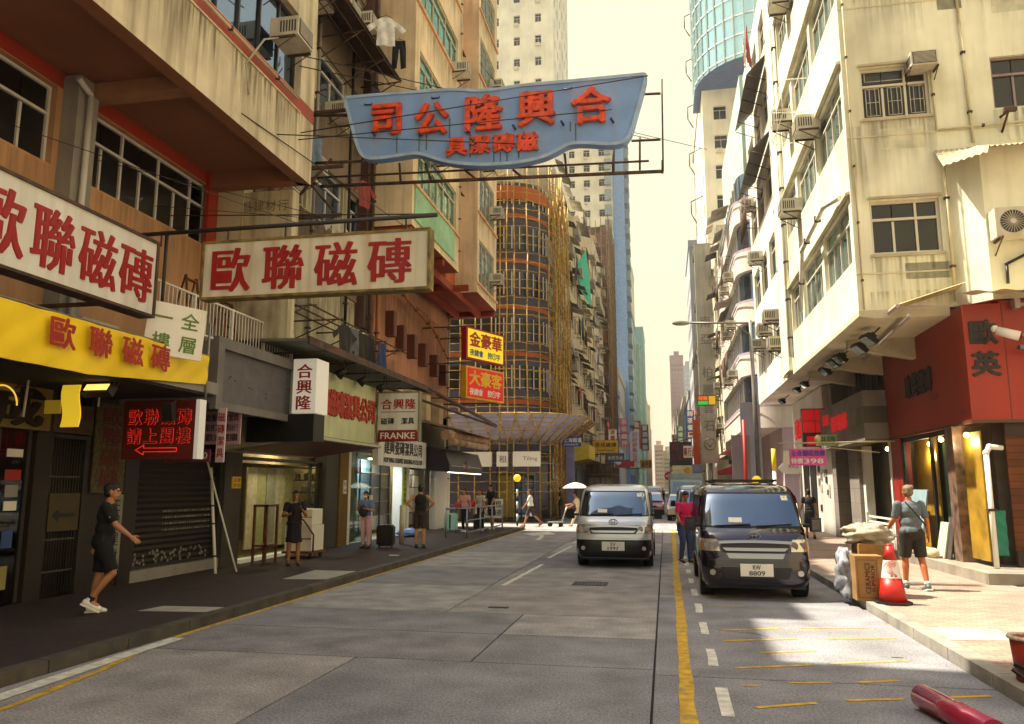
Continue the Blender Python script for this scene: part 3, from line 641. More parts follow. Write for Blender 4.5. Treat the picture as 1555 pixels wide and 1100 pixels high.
cloth('trousers', (-6.95, 19.2, 14.2), R(10), '1b1a1e', 'black trousers hanging behind the white shirt', .9)
# balcony: grey parapet box, railing, ladders behind
t = thing('balcony', 'grey boxed concrete balcony with white railing above the shutter shop', 'balcony', (-8.6, 14.3, 3.2))
a = MB(); a.box(-9.6, -7.8, 12.35, 16.3, 3.3, 4.42)
a.box(-7.8, -7.68, 12.35, 16.3, 4.3, 4.5).box(-7.8, -7.68, 12.35, 16.3, 3.2, 3.34).box(-7.8, -7.68, 12.35, 12.55, 3.34, 4.3).box(-7.8, -7.68, 16.1, 16.3, 3.34, 4.3); a.build('parapet', mat('grey_balcony_paint', '77726f', .7, scale=2, streak=.3), t)
a = MB(); a.box(-7.8, -7.785, 12.55, 16.1, 3.34, 4.3, 0)
for i in range(16): y = 12.8 + rnd.random() * 3.1; z = 3.5 + rnd.random() * .6; a.box(-7.785, -7.778, y, y + .025, z, z + .025, 1)
a.build('inset_panel', [mat('grey_panel_face', '605c60', .6, scale=5, var=.12), BLACK], t)
a = MB()
for z in (4.62, 5.3): a.tube((-8.3, 11.2, z), (-8.3, 16.3, z), .022, n=6)
for i in range(5): a.box(-8.32, -8.28, 11.2 + i * 1.27, 11.24 + i * 1.27, 4.42, 5.32)
for i in range(44): a.box(-8.306, -8.294, 11.25 + i * .115, 11.262 + i * .115, 4.62, 5.3)
a.build('railing', WHITES, t)
for k, (y, l) in enumerate(((13.3, 'wooden stepladder with wide rungs behind the balcony railing, nearer the sign'), (14.6, 'shorter wooden stepladder standing behind the balcony railing beside the pale wall'))):
    t = thing('stepladder', l, 'ladder', (-8.9, y, 4.45)); a = MB(); h = 1.45 - k * .2
    for s in (-1, 1): a.tube((-8.75, y + s * .26, 4.45), (-8.95, y + s * .17, 4.45 + h), .028, n=4); a.tube((-9.3, y + s * .24, 4.45), (-8.97, y + s * .16, 4.45 + h), .022, n=4)
    a.build('side_rail', WOODB, t); a = MB()
    for i in range(5): zz = 4.65 + i * h / 5; f = (zz - 4.45) / h; a.box(-8.8 - .2 * f, -8.72 - .2 * f, y - .26 + .09 * f, y + .26 - .09 * f, zz, zz + .025)
    a.build('rung', WOODB, t)
for y, l in ((10.7, 'split air conditioner on the canopy behind the end of the big white sign'), (9.2, 'split air conditioner lying behind the yellow banner')):
    ac(Face('L', -9.1), y, 4.15 if y > 10 else 3.85, l, 's')
# street canopy over the tile shops
t = thing('shop_canopy', 'grey sloping metal canopy over the pale green tile shop fascia', 'canopy', (-8.3, 18.5, 4.8))
a = MB(); a.prism([(-9.5, 15.3, 5.0), (-6.95, 14.3, 4.74), (-6.95, 14.3, 4.8), (-9.5, 15.3, 5.06)], (0, 8.0, 0)); a.build('sheet', mat('canopy_green_grey', '7f8274', .7, scale=1), t)
a = MB(); a.box(-6.95, -6.9, 14.3, 22.3, 4.68, 4.84); a.build('gutter', RUST, t)
a = MB()
for y in (15.4, 17, 18.6, 20.2, 21.8): a.box(-9.5, -7.0, y, y + .05, 4.7, 4.73)
each(a, 'rafter', RUST, t)
# rack with washing on the canopy
t = thing('washing_rack', 'rusty steel drying rack cantilevered over the shop canopy', 'drying rack', (-8.9, 18, 5.8))
a = MB()
for x in (-7.6, -7.95, -8.3): a.tube((x, 15.7, 5.85), (x, 22.3, 5.85), .022, n=5)
for y in (15.8, 17.3, 18.8, 20.3, 21.8): a.tube((-8.9, y, 5.85), (-7.5, y, 5.85), .022, n=5).tube((-8.9, y, 5.35), (-7.7, y, 5.84), .018, n=5)
a.build('rack_frame', RUST, t)
for y, c, l, k in ((17.7, '2e2b2a', 'dark shirt hanging from the drying rack over the shop canopy', 'shirt'), (18.25, '5f6468', 'grey trousers hanging second on the drying rack', 'trousers'), (18.9, '33271f', 'brown towel hanging in the middle of the drying rack', 'towel'), (19.4, '1f1d20', 'black trousers hanging beside the brown towel', 'trousers'), (20.3, '2f3c66', 'navy towel hanging at the far end of the rack', 'towel')):
    cloth(k, (-7.62, y, 5.8), R(75), c, l, .95)
ac(Face('L', -8.9), 21.0, 6.0, 'split air conditioner beside the drying rack above the shop canopy', 's', 1.1)

for u, z, l in ((13.25, 10.75, 'air conditioner jutting from the dark windows of the cream overhang, by the corner'), (12.2, 11.5, 'air conditioner at the very top over the dark windows of the cream overhang'), (9.2, 11.3, 'air conditioner at the cream overhang windows nearest the camera')): ac(U, u, z, l)
pipe([(-7.2, 10.5, 9.75), (-7.2, 13.9, 9.75)], .03, mat('cream_pipe2', 'b9a78c', .7), 'thin pipe along the faded red band of the cream overhang')
pipe([(-7.15, 12.9, 10.5), (-7.1, 12.3, 10.1), (-7.2, 11.9, 9.4), (-7.24, 12.1, 8.9)], .018, mat('cable_cream', 'a8a088', .7), 'loose pale cable looping down the cream overhang from an air conditioner', 'cable', 'cable', clips=False)
for u, z, l in ((17.6, 10.0, 'window box unit on the brown block beside the far pier below the blue sign'), (18.6, 7.9, 'old window unit low on the brown block above the drying rack'), (20.9, 12.4, 'old window unit on the brown block beside the stained pier'), (17.6, 14.6, 'window unit under the corrugated awning of the brown block'), (20.9, 16.0, 'window unit above the corrugated awning of the brown block')): ac(B, u, z, l)
for k, (y, z0, z1, l) in enumerate(((17.05, 5.2, 20, 'grey soil pipe running up the brown block near its corner'), (18.1, 5.2, 18, 'thin grey waste pipe up the middle of the brown block'), (20.4, 6.4, 20, 'black stained pipe up the brown block beside the windows'))): pipe([(-8.8, y, z0), (-8.8, y, z1)], .045, [GALV, GREYC, BLACK][k], l)
for k, (y, z, kk, c, l) in enumerate(((16.5, 10.2, 'towel', '6a7a8c', 'grey blue towel on the brown block window pole'), (19.6, 10.3, 'shirt', '8c3a34', 'rust red shirt below the blue sign on the brown block'), (20.2, 13.4, 'trousers', '20222c', 'dark trousers high on the brown block'), (17.9, 8.6, 'shirt', 'b0a898', 'beige shirt drying low on the brown block'))): cloth(kk, (-8.0, y, z), R(70), c, l)

for u0, u1, zt, h in ((1, 4.5, 9.6, 1.1), (5, 8.4, 9.6, 1.3), (8.8, 11.2, 9.6, 1.2), (11.6, 14.7, 9.6, 1.25), (-2, .8, 9.6, 1.2)): grime(bA, U, u0, u1, zt, h, dens=.75)
for u0, u1, zt, h in ((6.4, 8.6, 6.96, 1.2), (8.8, 10.3, 6.96, 1.4), (11, 13, 6.96, 1.3), (13.1, 14.5, 6.96, 1.0), (2.5, 5, 6.96, 1.2)): grime(bA, W, u0, u1, zt, h, dens=.35)
for k in range(4):
    for u0, u1 in ((15.6, 16.9), (17.2, 18.0), (18.3, 20.2), (20.5, 21.6)): grime(bB, B, u0, u1, 8.87 + 3.2 * k, rnd.uniform(1.1, 1.6), dens=.9, col='2c241c', d=.066)
grime(bB, B, 15.2, 21.6, 7.2, 2.0, dens=.9, col='30281c')
# fine cracks wandering over the concrete slabs, and dark drips of oil
cr = MB()
for (x, y, an, n_) in ( (-4.2, 12.8, 10, 7), (1.2, 10.6, 95, 6)):
    pts = [(x, y)]; an = R(an)
    for _ in range(n_): an += rnd.uniform(-.6, .6); pts.append((pts[-1][0] + .16 * math.cos(an), pts[-1][1] + .16 * math.sin(an)))
    ribbon(cr, pts, .010, .003, .003)
struct('road_cracks', cr, MATS['joint_tar'])
# ================================================================ LEFT: signs over the pavement
EX = (0, 1, 0); EZ = (0, 0, 1); EXX = (1, 0, 0)
t = thing('shop_sign', 'big white tile shop sign board with four dark red characters along the facade', 'sign', (-7.55, 6.5, 4.4))
a = MB(); a.box(-7.72, -7.5, 1.6, 10.22, 4.4, 5.5); a.build('board', WHITEP, t)
a = MB(); a.box(-7.74, -7.47, 1.56, 10.26, 5.5, 5.54).box(-7.74, -7.47, 1.56, 10.26, 4.36, 4.4).box(-7.74, -7.47, 10.22, 10.26, 4.4, 5.5); a.build('frame', RUST, t)
a = MB(); MG = dict(bold=(.030, .004), ex=.01)
for ch, y in zip('歐聯磁磚', (7.42, 8.22, 9.02, 9.8)): a.text(ch, (-7.497, y, 4.93), EX, EZ, .70, .82, **MG)
for ch, y in zip('裝飾建材', (3.1, 4.2, 5.3, 6.3)): a.text(ch, (-7.497, y, 4.93), EX, EZ, .70, .82, **MG)
a.build('lettering', REDL, t)
a = MB()
for y in (2, 4.5, 7, 9.9): a.box(-9.6, -7.66, y - .02, y + .02, 4.5, 4.56)
a.build('bracket', RUST, t)
t = thing('shop_sign', 'rust stained white sign with four dark red characters hung out over the road', 'sign', (-7.2, 11, 4.8))
a = MB(); a.box(-7.14, -3.42, 10.92, 11.1, 4.82, 5.7); a.build('board', mat('stained_white_board', 'd6cfbb', .6, scale=1.2, streak=.55, dirt=(.36, .2, .06)), t)
a = MB(); a.box(-7.18, -3.38, 10.9, 11.12, 5.7, 5.74).box(-7.18, -3.38, 10.9, 11.12, 4.78, 4.82).box(-7.18, -7.14, 10.9, 11.12, 4.82, 5.7).box(-3.42, -3.38, 10.9, 11.12, 4.82, 5.7); a.build('frame', mat('rusted_gold_frame', '7d6a35', .7, scale=6, var=.4, patch=.5), t)
a = MB()
for ch, x in zip('歐聯磁磚', (-6.66, -5.77, -4.89, -4.02)): a.text(ch, (x, 10.915, 5.25), EXX, EZ, .68, .73, **MG)
a.build('lettering', REDL, t)
a = MB(); a.tube((-9.5, 11.0, 5.96), (-3.3, 11.0, 5.96), .035, n=6)
for x in (-8.0, -6.8, -5.8, -4.8, -3.8): a.tube((x, 11.0, 5.74), (x, 11.0, 5.96), .015, n=5)
a.tube((-7.9, 11, 4.3), (-7.9, 11, 5.96), .03, n=6).tube((-9.5, 11, 7.4), (-4.9, 11, 5.98), .006, n=4).tube((-9.5, 12.8, 7.2), (-4.9, 11, 5.98), .006, n=4).tube((-9.5, 9.2, 7.2), (-5.6, 11, 5.98), .006, n=4)
a.build('hanging_pole', DARKM, t)
# yellow banner
t = thing('banner', 'yellow vinyl banner with dark red characters draped along the canopy edge', 'banner', (-7.5, 7, 3.4))
def ban(u, v):
    y = 1.0 + 10.75 * u; sag = .10 * math.sin(u * math.pi * 3) ** 2; top = 4.03; bot = 3.33 + .22 * max(0, (y - 9) / 2.8)
    return (-7.49 + .015 * math.sin(y * 3.1 + v * 4) * (1 - v * .5) + .012 * math.sin(y * 11 - v * 9), y, bot + (top - bot) * v - .015 * math.sin(y * 2.2) ** 2 * v)
a = MB(); a.grid(ban, 90, 10); a.grid(lambda u, v: tuple(Vector(ban(u, v)) - Vector((.012, 0, 0))), 90, 10); a.build('fabric', YEL, t)
a = MB()
for ch, y in zip('歐聯磁磚', (8.42, 9.1, 9.75, 10.38)): a.text(ch, (-7.41, y, 3.77), EX, EZ, .44, .40, bold=(.035, .02), slant=-.05)
for ch, y in zip('衛浴潔具', (4.2, 5.1, 6.0, 6.9)): a.text(ch, (-7.41, y, 3.72), EX, EZ, .44, .40, bold=(.035, .02))
a.build('lettering', mat('banner_red', 'a8241a', .6), t)
a = MB(); a.tube((-7.5, .9, 4.04), (-7.5, 11.8, 4.04), .012, n=5).tube((-7.52, 11.78, 3.3), (-7.52, 11.78, 4.6), .02, n=5); a.build('rail', GALV, t)
# leaning white board
t = thing('shop_sign', 'white board with green characters fixed above the end of the yellow banner', 'sign', (-7.3, 10.2, 3.8))
rot = Matrix.Translation((-7.42, 10.7, 4.26)) @ Matrix.Rotation(R(52), 4, 'Z') @ Matrix.Rotation(R(4), 4, 'Y')
a = MB(rot); a.box(-.44, .44, -.02, .02, -.42, .40); a.build('board', WHITES, t)
a = MB(rot)
for s, x in (('一樓', -.2), ('全層', .2)):
    for i, ch in enumerate(s): a.text(ch, (x, -.022, .17 - .38 * i), EXX, EZ, .27, .27, bold=(.018, .018))
a.build('lettering', GREENL, t)
# neon box sign
t = thing('neon_sign', 'dark red box sign with glowing red outlined characters and an arrow', 'neon sign', (-8.1, 11.5, 2.3))
a = MB(); a.box(-8.82, -7.5, 11.5, 11.68, 2.3, 3.27); a.build('box', mat('maroon_box', '5c1812', .5), t)
a = MB(); a.box(-7.5, -7.43, 11.5, 11.68, 2.3, 3.27); a.build('side_light', emit('side_light', 'd8d4cc', .08), t)
NEON = emit('neon_red', 'e03020', .26)
a = MB(); b = MB()
for s, z in (('歐聯磁磚', 2.99), ('請上閣樓', 2.68)):
    for i, ch in enumerate(s): a.text(ch, (-8.60 + i * .3, 11.497, z), EXX, EZ, .27, .26, bold=(.035, .035)); b.text(ch, (-8.60 + i * .3, 11.488, z), EXX, EZ, .27, .26, bold=(.016, .016))
a.build('neon_lettering', NEON, t); b.build('lettering_core', mat('neon_core', '6a1712', .5), t)
a = MB(); c = [(-8.55, 2.45), (-8.4, 2.53), (-8.4, 2.48), (-7.8, 2.48), (-7.8, 2.42), (-8.4, 2.42), (-8.4, 2.37), (-8.55, 2.45)]
a.path([(x, 11.49, z) for x, z in c], .008, 5); a.build('neon_arrow', NEON, t)
# floodlight (lit) and dark spot lamp
t = thing('floodlight', 'lit rectangular floodlight under the yellow banner pointing at the pillar', 'floodlight', (-8.5, 10.4, 3.1))
M_ = Matrix.Translation((-8.12, 10.0, 3.26)) @ Matrix.Rotation(R(-35), 4, 'X')
a = MB(M_); a.box(-.24, .24, -.05, .07, -.09, .09); a.build('casing', DARKM, t)
a = MB(M_); a.box(-.19, .19, -.06, -.052, -.055, .055); a.build('lamp_glass', emit('flood_glow', 'ffc860', .7), t)
a = MB(); a.path([(-8.37, 10.05, 3.3), (-8.37, 10.1, 3.39), (-7.87, 10.1, 3.39), (-7.87, 10.05, 3.3)], .012, 5); a.build('bracket', RUST, t)
t = thing('floodlight', 'black unlit spot lamp hanging in front of the glowing red sign', 'floodlight', (-7.75, 11.2, 3.1))
a = MB(); a.obox((-7.78, 11.2, 3.04), (.17, .14, .3), (R(12), 0, R(5))); a.build('casing', BLACK, t); a = MB(); a.tube((-7.78, 11.25, 3.15), (-7.85, 11.5, 3.28), .015); a.build('bracket', RUST, t)
# golden lit sign and big golden character on the dark shop
t = thing('shop_sign', 'small wavy yellow lit panel projecting from the dark shop front', 'sign', (-9.0, 10.5, 2.7))
a = MB(); a.grid(lambda u, v: (-8.72 + .30 * u, 10.0 + .03 * math.sin(v * 6), 2.72 + .62 * v), 4, 12); a.grid(lambda u, v: (-8.72 + .30 * u, 10.02 + .03 * math.sin(v * 6), 2.72 + .62 * v), 4, 12); a.build('panel', emit('lit_yellow', 'e0bc2c', .28), t)
a = MB(); a.box(-9.0, -8.73, 9.99, 10.01, 2.92, 3.12); a.build('grid_panel', emit('lit_yellow_dim', 'a88a24', .1), t)
t = thing('shop_sign', 'dull gold fascia with one huge brushed character over the dark shop', 'sign', (-9.5, 8.4, 2.9))
a = MB(); a.box(-9.66, -9.5, 4.5, 10.7, 2.72, 3.37); a.build('board', mat('old_gold', '77662e', .5, scale=4), t)
a = MB(); a.text('成', (-9.49, 10.05, 3.05), EX, EZ, .9, .6, bold=(.05, .02), ex=.02); a.text('美', (-9.49, 8.5, 3.05), EX, EZ, .85, .55, bold=(.05, .02), ex=.02); a.build('lettering', mat('brush_black', '15100a', .4), t)
a = MB(); a.path([(-9.46, 9.7 + .27 * math.cos(i / 6), 3.05 + .27 * math.sin(i / 6)) for i in range(24)], .014, 5); a.build('neon_ring', emit('warm_tube', 'e8b848', .4), t)
# small posters beneath
def plate(name, label, F, u, z, w_, h_, bg_, lines, fg, cat='sign', th=.03, tw=.9, bold=(.02, .01), loc=None, face_d=0.):
    """a flat plate on a wall face with printed lines: (text, relative height)"""
    t = thing(name, label, cat, F.p(u, z - h_ / 2, -face_d))
    a = MB(); p0 = F.p(u - w_ / 2, z - h_ / 2, -face_d); p1 = F.p(u + w_ / 2, z + h_ / 2, -face_d - th)
    a.box(min(p0[0], p1[0]), max(p0[0], p1[0]), min(p0[1], p1[1]), max(p0[1], p1[1]), p0[2], p1[2]); a.build('board', bg_, t)
    U = {'L': (0, 1, 0), 'R': (0, -1, 0), 'F': (1, 0, 0)}[F.k]; b = MB(); n = len(lines); tot = sum(l[1] for l in lines); zz = z + h_ / 2 * .88; sgn = -1 if F.k == 'R' else 1
    for s, hh in lines:
        ch = h_ * .88 * hh / tot; c = zz - ch / 2; zz -= ch; k = len(s)
        if s.isascii(): b.text(s, F.p(u, c, -face_d - th - .001), U, EZ, w_ * tw, ch * .62, bold=(bold[0] * .15, 0))
        else:
            for i, q in enumerate(s):
                if q != ' ': b.text(q, F.p(u + sgn * w_ * tw * ((i + .5) / k - .5), c, -face_d - th - .001), U, EZ, min(w_ * tw / k * .95, ch * 1.3), ch * .8, bold=bold)
    if b.v: b.build('lettering', fg, t)
    return t
PINKW = mat('pinkish_poster', 'b593a0', .6)
plate('notice_board', 'pale pink notice board with three lines of small print above the shutter', Face('F', 13.4), -8.15, 2.95, .75, .62, PINKW, [('歐聯磁磚潔具', 1), ('裝修工程建材行', 1), ('歡迎選購', 1)], mat('purple_print', '3c2a3c', .6))
plate('notice_board', 'narrow purple and white strip with phone number beside the red neon sign', Face('F', 12.6), -8.32, 2.4, .9, .22, mat('strip_maroon', '7a2a48', .6), [('2156 2580', 1)], WHITES)
plate('notice_board', 'narrow white strip of red print hanging right behind the red neon sign', Face('F', 12.5), -7.62, 2.75, .16, .95, mat('strip_white', 'c9b2bd', .6), [('磁', 1), ('磚', 1), ('潔', 1), ('具', 1)], REDL)
# fascia of the tile shop
t = thing('shop_sign', 'pale green fascia box with raised red characters over the lit tile shop', 'sign', (-8.3, 17.4, 2.7))
a = MB(); a.box(-9.3, -7.42, 15.3, 19.35, 2.96, 4.42); a.build('fascia', mat('pale_green_board', 'b9bd94', .6, scale=1.4, streak=.2), t)
a = MB()
for i, ch in enumerate('磁磚潔具公司'): a.text(ch, (-7.415, 16.55 + i * .5, 3.75), EX, EZ, .5, .62, bold=(.05, .03), ex=.05)
a.build('lettering', mat('raised_red', 'a02c14', .6), t)
a = MB(); a.prism([(-7.42, 15.2, 2.95), (-7.25, 15.1, 2.9), (-7.25, 15.1, 2.86), (-9.3, 15.1, 2.6), (-9.3, 15.1, 2.95)], (0, 4.35, 0)); a.build('rim', mat('cream_rim', 'b5ae98', .6), t)
a = MB(); a.quad((-7.33, 15.3, 2.845), (-7.33, 19.3, 2.845), (-9.0, 19.3, 2.62), (-9.0, 15.3, 2.62)); a.build('soffit', mat('maroon_soffit', '571c14', .5), t)
for k, y in enumerate((16.6, 17.9, 19.2)):
    t = thing('floodlight', ['first round black flood lamp under the grey canopy, over the red characters', 'middle round black flood lamp under the grey canopy', 'third round black flood lamp under the grey canopy, by the white box sign'][k], 'floodlight', (-7.2, y, 4.45), 'flood lamps under the grey canopy')
    a = MB(); a.tube((-7.1, y, 4.5), (-7.28, y, 4.36), .05, .12, n=12); a.build('casing', BLACK, t); b = MB(); b.path([(-7.1, y - .1, 4.5), (-7.1, y - .1, 4.68), (-7.1, y + .1, 4.68), (-7.1, y + .1, 4.5)], .012, 4); b.build('bracket', BLACK, t)
t = thing('box_sign', 'white upright box sign with three red characters and a black foot', 'sign', (-7.3, 16, 2.6))
a = MB(); a.box(-7.58, -7.06, 15.0, 15.6, 3.36, 4.5); a.build('light_box', emit('lit_white_box', 'd9d2c4', .12), t); a = MB(); a.box(-8.6, -7.1, 15.04, 15.56, 2.78, 3.35); a.build('foot', BLACK, t)
a = MB()
for i, ch in enumerate('合興隆'): a.text(ch, (-7.32, 14.995, 4.24 - .33 * i), EXX, EZ, .34, .3, bold=(.03, .01))
a.build('lettering', REDL, t)
t = thing('box_sign', 'framed white sign with red and black characters above a dark red brand strip', 'sign', (-7.0, 20, 3.1))
a = MB(); a.box(-7.58, -6.45, 20, 20.18, 3.3, 4.36); a.build('board', WHITEP, t); a = MB(); a.box(-7.56, -6.47, 19.99, 20.0, 3.08, 3.36); a.box(-7.58, -6.45, 20.0, 20.18, 3.06, 3.3); a.build('brand_strip', mat('brand_red', '8a1d1a', .5), t)
a = MB(); a.box(-7.62, -7.58, 19.98, 20.2, 3.04, 4.4).box(-6.45, -6.41, 19.98, 20.2, 3.04, 4.4).box(-7.58, -6.45, 19.98, 20.2, 4.36, 4.4); a.build('frame', mat('olive_frame', '7a7a58', .6), t)
a = MB()
for i, ch in enumerate('合興隆'): a.text(ch, (-7.34 + i * .34, 19.995, 4.06), EXX, EZ, .3, .28, bold=(.03, .01))
a.build('lettering', REDL, t)
a = MB(); a.row('磁磚 潔具', (-7.4, 19.995, 3.6), EXX, EZ, (.19, 0, 0), .18, .18, bold=(.02, .02)); a.box(-7.5, -6.53, 19.994, 19.999, 3.84, 3.855); a.build('small_lettering', BLACK, t)
a = MB(); a.text('FRANKE', (-7.01, 19.988, 3.21), EXX, EZ, .96, .17, bold=(.004, 0)); a.build('brand_lettering', WHITES, t)
plate('shop_sign', 'white fascia with bold black characters and a line of english below', Face('L', -8.95), 25.7, 3.0, 5.0, .95, WHITEP, [('建興瓷磚潔具公司', 2.2), ('HOP HING CERAMIC BUILDING M. CO. LTD', 1)], BLACK, th=.2, bold=(.05, .03), tw=.8)
t = thing('shop_awning', 'dark blue shop awning box with thin white lines and strip lights beneath', 'awning', (-8.2, 30, 2.5))
a = MB(); a.prism([(-9.5, 28.4, 2.5), (-7.9, 28.4, 2.42), (-7.9, 28.4, 2.7), (-8.1, 28.4, 3.25), (-9.5, 28.4, 3.5)], (0, 5.4, 0)); a.build('cover', mat('navy_awning', '23222e', .4, scale=1), t)
a = MB(); a.box(-7.9, -7.894, 28.7, 30.2, 2.64, 2.655).box(-7.9, -7.894, 31.7, 33.4, 2.64, 2.655); a.text('HOME', (-7.892, 30.6, 2.66), EX, EZ, .5, .14); a.text('LIVING', (-7.892, 31.4, 2.66), EX, EZ, .4, .12); a.build('lettering', WHITES, t)
a = MB(); a.box(-7.9, -7.88, 30.85, 31.15, 2.48, 2.9); a.build('emblem', mat('emblem_red', '6a1a1c', .5), t)
a = MB(); a.box(-8.0, -7.93, 28.5, 33.7, 2.38, 2.412); a.build('strip_light', emit('strip_glow', 'f4ecc8', 1.5), t)

# ================================================================ LEFT: shopfronts under the brown and peach blocks
bG = thing('shopfront_row', 'row of lit tile showrooms in the ground floor under the canopies', 'shopfront', (-10, 24, 0.12))
def sbox(mb, *a_): mb.box(*a_)
a = MB(); a.box(-14.2, -14, 15.9, 34, 0, 4.9).box(-14, -9.6, 15.95, 34, 2.96, 4.88).box(-14, -9.62, 15.95, 34, -.1, .125)
for y, xx in ((15.9, -9.7), (24.2, -9.9), (30.6, -10.3), (33.5, -9.7)): a.box(-14, xx, y, y + .2, .12, 3)
a.build('interior_wall', mat('shop_wall', '8f8870', .7, scale=1), bG)
a = MB(); GP_ = mat('grey_pier', '453f3a', .7, streak=.2, scale=1)
for y0, y1 in ((15.9, 16.6), (21.2, 22.05)): a = MB(); a.box(-9.9, -9.55, y0, y1, .1, 3.0); a.build('grey_pier', GP_, bG)
a = MB(); a.box(-9.9, -9.5, 22.06, 22.7, .1, 3.0); a.build('gold_pier', brick('gold_mosaic', '8a6a2c', '7a5c28', '4a3a20', .05, .05, .004, axis='yz', offset=0), bG)
for xa, xb, y0, y1 in ((-9.75, -9.5, 22.72, 22.9), (-9.75, -9.4, 27.4, 27.9), (-9.75, -9.4, 28.0, 28.25), (-9.8, -9.4, 31.8, 33.9)): a = MB(); a.box(xa, xb, y0, y1, .1, 2.95); a.build('white_pier', WHITES, bG)
# showroom one: standing panels, dark shelves, lamps
a = MB()
for i in range(5): y = 18.3 + i * .5; a.box(-10.4 - .02 * (i % 2), -10.36 - .02 * (i % 2), y, y + .48, .3, 2.35, i % 3)
a.build('wood_panel', [mat('panel_ash', 'a9a184', .6, scale=9, var=.15), mat('panel_olive', '8d8a5e', .6, scale=9, var=.15), mat('panel_grey', '82816f', .6, scale=9, var=.15)], bG)
a = MB(); a.box(-10.9, -10.8, 20.9, 23.6, .12, 1.0)
for k in range(5): a.box(-11.2, -10.9, 20.9, 23.6, .9 + k * .38, .93 + k * .38)
a.box(-9.8, -9.7, 16.8, 21.2, 2.48, 2.56).box(-9.8, -9.7, 21.0, 21.1, .12, 2.5).box(-9.8, -9.72, 20.55, 20.6, .12, 2.5)
a.build('shelf', mat('dark_shelf', '1c1814', .5), bG)
a = MB()
for i in range(60): y = 20.95 + rnd.random() * 2.5; z = rnd.choice([.93, 1.31, 1.69, 2.07]); a.box(-10.95, -10.9, y, y + .05, z, z + rnd.uniform(.08, .24), rnd.randrange(3))
a.build('sanitary_ware', [WHITES, GALV, mat('brass', 'a88a48', .4, .8)], bG)
a = MB(); a.box(-10.2, -10.15, 17.6, 22.8, 2.44, 2.92); a.build('tile_mural', mat('mural', '9a8a62', .6, scale=2.4, var=.3, patch=.7, dirt=(.16, .06, .03)), bG)
a = MB()
for y in (17.4, 18.0): a.ball((-10.0, y, 2.80), .05)
for y, z in ((23.6, 2.75), (24.3, 2.6), (29.4, 2.8)): a.ball((-10.1, y, z), .05)
a.box(-11, -10.95, 17, 19, 2.9, 2.93).box(-11.2, -11.1, 23.2, 27.2, 2.9, 2.93).box(-11.2, -11.1, 28.6, 31.4, 2.9, 2.93)
a.build('shop_lamp', emit('lamp_glow', 'ffe09a', 14), bG)
a = MB(); a.box(-9.85, -9.6, 16.8, 19.3, .12, .2); a.build('door_step', emit('step_glow', 'c9c9b0', .1), bG)  # door step with a faint glow of its own
# showroom two: wall of tiles, cool light
tl = ['b5b9b0', '9aa0a0', '6e6a66', 'c4bda8', '8a8078', '565250', 'a8a498']; a = MB()
for i in range(4):
    for j in range(5): a.box(-10.5, -10.45, 25.0 + i * .98, 25.92 + i * .98, .35 + j * .5, .81 + j * .5, rnd.randrange(7))
a.build('tile_display', [mat('tile' + c, c, .25, scale=1.5, var=.15) for c in tl], bG)
a = MB(); a.box(-10.44, -10.4, 24.9, 28.9, .2, .3)
for i in range(5): a.box(-10.44, -10.4, 24.92 + i * .98, 24.98 + i * .98, .3, 2.8)
a.box(-9.7, -9.66, 28.3, 28.9, .12, 2.9).box(-9.7, -9.66, 31.0, 31.7, .12, 2.9); a.build('display_frame', BLACK, bG)
a = MB(); a.box(-9.66, -9.63, 22.9, 25.0, .15, 2.9); a.build('glass', clear('shop_glass2', 'd4e6ea', .1), bG)
a = MB()
for i in range(3):
    for j in range(5): a.box(-10.2, -10.15, 29.4 + i * .8, 30.1 + i * .8, .35 + j * .5, .81 + j * .5, rnd.randrange(7))
a.build('tile_display', [MATS['tile' + c] for c in tl], bG)
plate('pillar_sign', 'upright yellow green strip with small characters on the white pier', Face('L', -9.4), 27.65, 2.05, .4, 1.8, mat('lime_strip', 'a8b83a', .6), [(c, 1) for c in '瓷磚潔具大特賣場'], mat('dark_green_print', '2c3a18', .6), face_d=.0)
plate('notice_board', 'small yellow notice on the grey pier by the shutter', Face('L', -9.55), 16.35, 1.95, .35, .26, YEL, [('注意', 1), ('安全', 1)], REDL)
plate('notice_board', 'small white notice on the gold mosaic pier', Face('L', -9.5), 22.4, 1.85, .22, .4, WHITES, [('告示', 1), ('notice', 1)], mat('tiny_print', '8a4a48', .6))
for x, y, e, c in ((-9.95, 19.0, 22, (1, .9, .55)), (-10.0, 26.0, 34, (.82, .95, 1)), (-10.0, 30.4, 22, (1, .93, .75))):
    l = bpy.data.lights.new('shop_light', 'AREA'); l.energy = e; l.size = .5; l.color = c; o = bpy.data.objects.new('shop_light', l); COL.objects.link(o); o.location = (x, y, 2.94)

# ================================================================ LEFT: peach block with the projecting bays
bC = thing('apartment_building', 'peach block with projecting bays, orange recesses and a green tiled panel', 'building', (-9.6, 28, 0))
Lw = Face('L', -9.6); a = MB()
wall(a, Lw, 21.8, 34.0, 4.5, 9.75, [(22.6, 24.6, 6.3, 8.0)], .15, 0)
shell(a, -22, -9.6, 21.8, 34, 4.5, 9.9, 'LT'); a.build('lower_wall', SALMON, bC)
windows(bC, Lw, [(22.6, 24.6, 6.3, 8.0)], 3, .3, ALU, WG, .15)
a = MB(); hb1 = []; hb2 = []; hrec = []
for k in range(5):
    z = 11.25 + 3.08 * k; hb1.append((22.3, 26.9, z, z + 1.45)); z2 = 10.2 + 3.08 * k; hb2.append((30.6, 33.5, z2, z2 + 1.9)); hrec.append((27.9, 29.4, z - .2, z + 1.5))
Bay = Face('L', -7.35); Rec = Face('L', -8.5)
